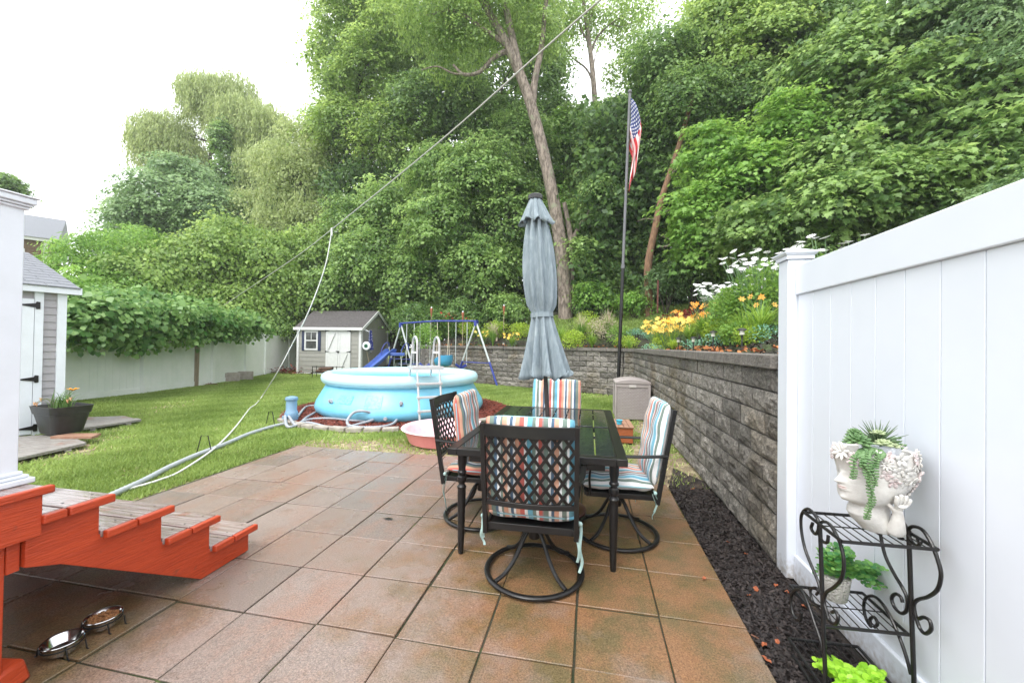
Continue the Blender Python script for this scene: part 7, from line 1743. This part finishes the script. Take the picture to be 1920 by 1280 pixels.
def onbed(px, py):
    """where the sight line through px,py meets the bed"""
    d = ray(px, py); t = 2.0
    while t < 40:
        p = EYEV + d * t
        if p.z < bedz(p.x, p.y) and (p.x > 1.25 or (p - WP).dot(WN) > .1): return (p.x, p.y, bedz(p.x, p.y) - .01)
        t += .03
    return bp(px, py, 12)
GB = 'perennials in the raised bed'
# lily clumps right part
for (px, py, d, n, L_, k, lab, fl) in (
    (1235, 610, 9.6, 150, .75, 'strap', 'green daylily clump with crowded yellow blooms left of the bed lights', (70, .42, .42, .74, .075, 'yellow', 6, .6)),
    (1290, 596, 9.6, 120, .70, 'strap', 'daylily clump with orange yellow blooms in the middle of the bed', (34, .50, .45, .80, .070, 'orange', 6, .5)),
    (1320, 622, 7.6, 260, .80, 'strap', 'large fountain of plain strap leaves in front of the daylilies', None),
    (1362, 640, 6.2, 150, .50, 'strap', 'strap leaved clump close behind the coping right of the path light', None),
    (1262, 642, 8.2, 170, .38, 'lime', 'small upright yellow green grassy tuft near the coping', None),
    (1425, 610, 5.4, 190, .72, 'strap', 'tall strap leaved clump with two orange lilies beside the fence post', (6, .3, .42, .66, .055, 'orange', 6, .4)),
    (1180, 628, 11, 70, .5, 'strap', 'grassy clump right of the flagpole', None),
    (1110, 628, 12.3, 150, .70, 'strap', 'arching grassy clump just left of the flagpole', None),
    (1262, 604, 9.0, 120, .70, 'strap', 'second yellow daylily clump crowding the first', (50, .42, .42, .74, .075, 'yellow', 6, .6)),
    (1330, 590, 8.8, 120, .72, 'strap', 'daylily clump with pale orange blooms at the foot of the daisies', (40, .45, .45, .80, .070, 'orange', 6, .5)),
    (1295, 625, 8.4, 170, .62, 'strap', 'arching strap leaved clump between the yellow lilies and the path lights', None),
    (1395, 628, 6.0, 190, .62, 'strap', 'lush strap leaved clump in front of the tall perennial', None),
    (1050, 600, 13, 240, 1.0, 'strap', 'tall upright grass clump right of the umbrella', None),
    (935, 612, 14.2, 170, .9, 'strap', 'tall grass clump left of the umbrella', None),
    (905, 625, 14.2, 130, .75, 'strap', 'strap leaved clump behind the lantern', (14, .4, .3, .6, .07, 'yellow', 6, .5)),
    (960, 630, 13.5, 120, .6, 'strap', 'clump with small yellow blooms left of the umbrella', (14, .35, .3, .55, .07, 'yellow', 6, .5))):
    q = onbed(px, py + 22) if px < 1000 else bp(px, py, d)
    clump('daylily', lab, 'plant', q, GB, leaf=(n, L_, .010 if k == 'strap' else .008, 1.0, k), flw=fl)
# bushy perennials
for (px, py, d, n, sz, rx, rz, k, lab, fl, nm) in (
    (1385, 600, 6.6, 3000, .060, .50, .50, 'fern', 'bushy mid green perennial filling the bed left of the fence post', None, 'perennial'),
    (1430, 560, 6.2, 2200, .065, .50, .62, 'fern', 'tall leafy perennial carrying the white daisies', (80, .60, 1.02, 1.32, .060, 'white', 12, 1.5), 'daisy_plant'),
    (1370, 560, 7.4, 1400, .065, .40, .48, 'fern', 'leafy daisy plant lower down the slope with crowded white heads', (120, .62, .72, 1.02, .068, 'white', 12, 1.5), 'daisy_plant'),
    (1560, 480, 4.6, 500, .060, .40, .45, 'fern', 'daisy plant whose white heads show above the white fence', (15, .34, .86, 1.04, .050, 'white', 12, 2.4), 'daisy_plant'),
    (1245, 632, 9.2, 900, .045, .34, .20, 'lime', 'light green mound in front of the yellow daylilies', None, 'perennial'),
    (1352, 622, 7.0, 1000, .045, .34, .24, 'lime', 'light green mound beside the large fountain of strap leaves', None, 'perennial'),
    (1408, 652, 5.4, 700, .035, .24, .16, 'lime', 'yellow green low mound near the fence post', None, 'perennial'),
    (1160, 620, 12.2, 1100, .05, .42, .36, 'fern', 'leafy green clump just right of the flagpole', None, 'perennial'),
    (1020, 640, 12.8, 1200, .05, .45, .36, 'fern', 'leafy green clump hidden partly by the umbrella', None, 'perennial'),
    (1075, 632, 12.2, 1500, .050, .42, .34, 'lime', 'low yellow green bushy perennial behind the coping', None, 'perennial'),
    (1130, 618, 13, 1200, .045, .55, .42, 'plume', 'pale feathery astilbe clump behind the low yellow green plant', None, 'astilbe'),
    (1100, 612, 13.6, 1500, .045, .50, .50, 'lime', 'feathery lime clump right of the umbrella', None, 'perennial'),
    (1175, 618, 11.8, 800, .05, .40, .22, 'lime', 'flat yellow green mat plant right of the flagpole', None, 'perennial'),
    (1222, 640, 8.8, 160, .035, .26, .11, 'teal', 'low teal and blue flowered plant at the left of the path lights', None, 'bedding_plant'),
    (1300, 640, 7.2, 190, .035, .24, .12, 'teal', 'low teal blossoms between the grassy tuft and the path light', None, 'bedding_plant'),
    (1340, 636, 6.6, 220, .035, .24, .13, 'teal', 'teal and white bedding plant right beside the tallest path light', None, 'bedding_plant'),
    (1385, 646, 5.8, 900, .045, .30, .20, 'fern', 'fine leaved grey green plant behind the coping', None, 'bedding_plant'),
    (1432, 645, 5.2, 230, .032, .20, .14, 'teal', 'bright teal flowered plant touching the fence post', None, 'bedding_plant'),
    (1190, 598, 12.8, 300, .05, .30, .14, 'teal', 'pale teal flowers far back beside the grass path', None, 'bedding_plant'),
    (1215, 600, 12.3, 260, .05, .25, .13, 'teal', 'small bluish flowers below the slim trunk', None, 'bedding_plant'),
    (1300, 570, 12.2, 1500, .08, 1.1, .40, 'red', 'burgundy leaved shrub mass behind the yellow daylilies', None, 'red_shrub'),
    (1380, 556, 10.6, 900, .08, .8, .40, 'red', 'burgundy leaved shrub behind the daisies', None, 'red_shrub'),
    (845, 640, 15.4, 1500, .05, .50, .55, 'fern', 'rose bush with clusters of red blooms above the swing set beam', (50, .50, .75, 1.10, .065, 'rose', 7, .7), 'rose_bush'),
    (880, 640, 14.8, 1300, .055, .50, .45, 'lime', 'light green bush right of the roses with a few red blooms', (10, .4, .6, .85, .06, 'rose', 7, .7), 'perennial'),
    (930, 640, 14, 1400, .055, .60, .38, 'lime', 'light green mounded perennial behind the lantern', None, 'perennial'),
    (975, 640, 13.2, 1200, .055, .50, .34, 'lime', 'light green mound left of the umbrella near the coping', None, 'perennial'),
    (800, 640, 16.2, 900, .06, .5, .4, 'fern', 'leafy plant at the left end of the block wall', None, 'perennial'),
    (795, 690, 17.5, 500, .09, .6, .25, 'red', 'rusty red low plants beyond the end of the wall', None, 'red_shrub')):
    q = onbed(px, 634) if px < 1000 and py == 640 else bp(px, py, d)
    if nm == 'red_shrub' and px < 900: q = (q[0], q[1], -.02)
    if px == 1560: p_ = AT(1560, 480, 3.6); q = (2.42, 4.54, bedz(2.42, 4.54))
    clump(nm, lab, 'shrub' if 'shrub' in nm or 'bush' in nm else 'plant', q, GB, bush=(n, sz, rx, rz, k), flw=fl)
# tall plumes
for (px, py, d, lab) in ((1090, 605, 13.2, 'pale plumed grass right of the umbrella'), (1140, 602, 13, 'pale plumed grass left of the flagpole'), (925, 598, 14.6, 'tall seed heads left of the umbrella')):
    q = bp(px, py, d); t = thing('plume_grass', lab, 'plant', q, group=GB); V, T = straps((0, 0, 0), 200, 1.0, .006, .75); poly_mesh('leaves', V, 4, BG['fern'], T, t); V, T = straps((0, 0, .15), 90, 1.0, .010, .6); poly_mesh('plumes', V[len(V) * 3 // 5:], 4, BG['plume'], T[len(T) * 3 // 5:], t)
# lawn path behind the bed and dry leaves on the soil
n = 30000; px = nr.uniform(960, 1290, n); dp = nr.uniform(12.5, 17.5, n); lat = (px - 960) / F_PX * dp; X = FW.x * dp + RT.x * lat; Y = FW.y * dp + RT.y * lat
a = nr.uniform(0, 2 * PI, n); z = hillz(X, Y); V = np.zeros((n, 3, 3)); w = .022; V[:, 0] = np.stack([X - np.cos(a) * w, Y - np.sin(a) * w, z], 1); V[:, 1] = np.stack([X + np.cos(a) * w, Y + np.sin(a) * w, z], 1); V[:, 2] = np.stack([X + nr.normal(0, .03, n), Y + nr.normal(0, .03, n), z + nr.uniform(.04, .10, n)], 1)
dn_ = (X - WP.x) * WN.x + (Y - WP.y) * WN.y; kk = (dn_ > 2.2); tag(poly_mesh('bank_grass', V[kk], 3, GR, nr.beta(2, 2, n)[kk] * .8), 'strip of green grass on the bank behind the flower bed', 'grass', kind='stuff')
n = 700; s_ = nr.random(n) * (L1 + L2); u = nr.uniform(.25, .8, n); X = np.where(s_ < L1, WEND.x + WD.x * s_ + WN.x * u, 1.2 + u); Y = np.where(s_ < L1, WEND.y + WD.y * s_ + WN.y * u, cA.y - (s_ - L1))
V = leaves(np.stack([X, Y, hillz(X, Y) + .05], 1), nr.normal(0, 1, (n, 3)) * np.array([1, 1, .3]), np.array([0, 0, 1.]) + nr.normal(0, .5, (n, 3)), nr.uniform(.04, .10, n), OVAL); tag(poly_mesh('dry_leaves', V, 6, BG['dry'], nr.random(n)), 'dry orange leaves scattered on the mulch along the coping', 'leaf litter', kind='stuff')
# border pebbles
for k in range(9):
    p = WCORN - WD * (.35 + .17 * k) + WN * .38; b = MB(); b.ball((0, 0, 0), (.09, .055, .04), 10, 7); o = b.build('border_stone', mat('tan_stone', (.45, .36, .28), .8, c2=(.35, .28, .22), vs=20) if k == 0 else bpy.data.materials['tan_stone']); o.location = (p.x, p.y, bedz(p.x, p.y) + .02); o.rotation_euler.z = k
    tag(o, 'small rounded tan stone in the short row behind the coping at the wall corner', 'stone', 'row of tan stones by the flagpole')
# path lights
def pathlight(px, pyb, d, h, lab):
    q = bp(px, pyb, d); t = thing('path_light', lab, 'garden light', q, group='solar path lights along the coping')
    b = MB(); b.tube([(0, 0, -.05), (0, 0, h - .05)], .010, 8); b.build('stake', BLACKPL, t); b = MB(); b.lathe([(.022, h - .06), (.030, h - .055), (.026, h)], 16); b.build('lens', mat('frosted_lens', (.6, .6, .5), .3) if 'frosted_lens' not in bpy.data.materials else bpy.data.materials['frosted_lens'], t)
    b = MB(); b.lathe([(.030, h - .002), (.055, h + .002), (.050, h + .018), (.012, h + .034), (0.001, h + .035)], 18, cap1=False); b.build('cap', BLACKPL, t)
pathlight(1337, 650, 6.0, .30, 'black solar path light, the tallest of the row behind the coping'); pathlight(1300, 648, 6.9, .25, 'short black path light left of the tallest one'); pathlight(1272, 640, 7.7, .28, 'black path light beside the yellow green tuft'); pathlight(1391, 655, 5.1, .27, 'black path light nearest the white fence post'); pathlight(944, 640, 13.4, .22, 'tiny path light right of the lantern')
# lantern on the coping side
q = onbed(931, 640); t = thing('lantern', 'small copper topped candle lantern standing behind the coping', 'lantern', (q[0], q[1], q[2] + .01)); COP = mat('dark_copper', (.10, .04, .045), .5)
b = MB(); b.lathe([(.09, 0), (.09, .02)], 12); b.lathe([(.10, .26), (.085, .30), (.04, .37), (.03, .42), (.001, .45)], 12, cap1=False)
for k in range(4): b.tube([(.075 * math.cos(k * PI / 2), .075 * math.sin(k * PI / 2), .02), (.075 * math.cos(k * PI / 2), .075 * math.sin(k * PI / 2), .26)], .008, 5)
b.build('lantern_frame', COP, t); b = MB(); b.tube([(0, 0, .02), (0, 0, .17)], .035, 12); b.build('candle', mat('cream_wax', (.75, .68, .5), .6), t)
# bamboo torches
TOR = mat('torch_wicker', (.36, .13, .06), .7, c2=(.26, .09, .045), vs=40)
for i, (px, pyt, d, lab) in enumerate(((809, 578, 16.2, 'wicker garden torch with pale wick nearest the shed'), (868, 586, 15.6, 'wicker garden torch standing above the roses'), (945, 574, 15.6, 'wicker garden torch in the tall grass left of the umbrella'), (908, 424, 16.5, 'small orange bird feeder glimpsed in the trees'))):
    if i == 3: continue
    p = AT(px, pyt, d); z0 = bedz(p.x, p.y); t = thing('garden_torch', lab, 'torch', (p.x, p.y, z0 - .02), group='wicker torches in the bed'); h = p.z - z0
    b = MB(); b.tube([(0, 0, 0), (0, 0, h - .25)], .014, 7); b.build('pole', WOODP, t); b = MB(); b.lathe([(.015, h - .32), (.045, h - .10), (.06, h), (.045, h + .01), (.03, h + .03)], 14); b.build('basket', TOR, t); b = MB(); b.lathe([(.03, h + .03), (.035, h + .07), (.01, h + .09)], 10); b.build('wick_cap', WHITE, t)
# dark rusty stake on the bank
p = AT(1233, 556, 13.2); z0 = bedz(p.x, p.y); b = MB(); b.tube([(0, 0, -.1), (.01, 0, 1.0)], .03, 7); o = b.build('rusty_stake', mat('rust', (.12, .04, .03), .8)); o.location = (p.x, p.y, p.z - .45); tag(o, 'rusty upright stake on the bank right of the slim trunk', 'stake')
# ------------------------------------------------------------------ hanging strands of the willow
def willow_strands(tname, starts, ln, mat_, parent, per=26, size=.17):
    P, D, T = [], [], []
    for (c, rx, rz) in starts:
        n = int(34 * rx * rx)
        for _ in range(n):
            a = nr.uniform(0, 2 * PI); rr = rx * math.sqrt(nr.random()) * 1.05; x, y = c[0] + rr * math.cos(a), c[1] + rr * math.sin(a)
            top = c[2] + rz * (1 - (rr / rx / 1.1) ** 2) * nr.uniform(.1, 1.0); L_ = ln * nr.uniform(.4, 1.25); sw = nr.normal(0, .12, 2); tint = nr.beta(2, 2)
            t = nr.random(per); P.append(np.stack([x + sw[0] * t * L_ * .5 + nr.normal(0, .07, per), y + sw[1] * t * L_ * .5 + nr.normal(0, .07, per), top - t * L_], 1)); D.append(nr.normal(0, .35, (per, 3)) + np.array([0, 0, -1.])); T.append(np.clip(tint + nr.normal(0, .12, per), 0, 1))
    P, D, T = np.concatenate(P), np.concatenate(D), np.concatenate(T); N_ = len(P)
    V = leaves(P, D, nr.normal(0, 1, (N_, 3)), size * nr.uniform(.6, 1.4, N_), [(-.5, 0, 0), (0, .13, .02), (.5, 0, -.05), (0, -.13, .02)])
    poly_mesh('hanging_shoots', V - np.array(parent.location)[None, None, :], 4, mat_, T, parent)
wil = [o for o in bpy.data.objects if o.name.startswith('willow_tree')][0]
willow_strands('w', [lob(310, 265, 35, 2.4, 1.6), lob(285, 240, 35, 1.7, 1.5), lob(340, 280, 35, 2.0, 1.5), lob(400, 175, 36, 2.7, 1.7), lob(455, 215, 35, 2.6, 2.0), lob(365, 160, 36, 1.2, 1.0), lob(505, 235, 34, 2.2, 2.0), lob(500, 310, 33, 2.4, 2.0), lob(540, 330, 32, 2.2, 2.0)], 3.0, LM['willow'], wil, size=.34)
olv = [o for o in bpy.data.objects if o.name.startswith('olive_tree')][0]
willow_strands('w', [lob(560, 300, 25, 2.0, 1.8), lob(590, 380, 24.5, 1.6, 1.2), lob(530, 400, 25, 1.9, 1.4), lob(520, 300, 26, 1.6, 1.7)], 1.8, LM['willow'], olv, size=.24, per=18)
lt = [o for o in bpy.data.objects if o.name.startswith('leaning_tree')][0]
willow_strands('w', [lob(850, 10, 17, 1.8, 1.2), lob(800, 60, 17.5, 1.3, 1.0), lob(900, 110, 17.3, 1.0, .7), lob(980, 0, 17.5, 1.8, 1.2), lob(1010, 70, 17.5, 1.0, .8)], 1.3, LM['olive'], lt, size=.15, per=18)
# ------------------------------------------------------------------ thin rain haze filling the air
hm = bpy.data.materials.new('rain_haze'); hm.use_nodes = True; n = hm.node_tree; n.nodes.clear()
pv = n.nodes.new('ShaderNodeVolumePrincipled'); pv.inputs['Color'].default_value = (.93, .96, 1, 1); pv.inputs['Density'].default_value = .0010; pv.inputs['Anisotropy'].default_value = .2
ou = n.nodes.new('ShaderNodeOutputMaterial'); n.links.new(pv.outputs[0], ou.inputs['Volume'])
b = MB(); b.box((0, 45, 19), (224, 176, 40.2)); o = b.build('haze', hm, smooth=False); tag(o, 'thin pale rain haze in the air over the whole garden', 'haze', kind='stuff')
sc.cycles.volume_bounces = 1
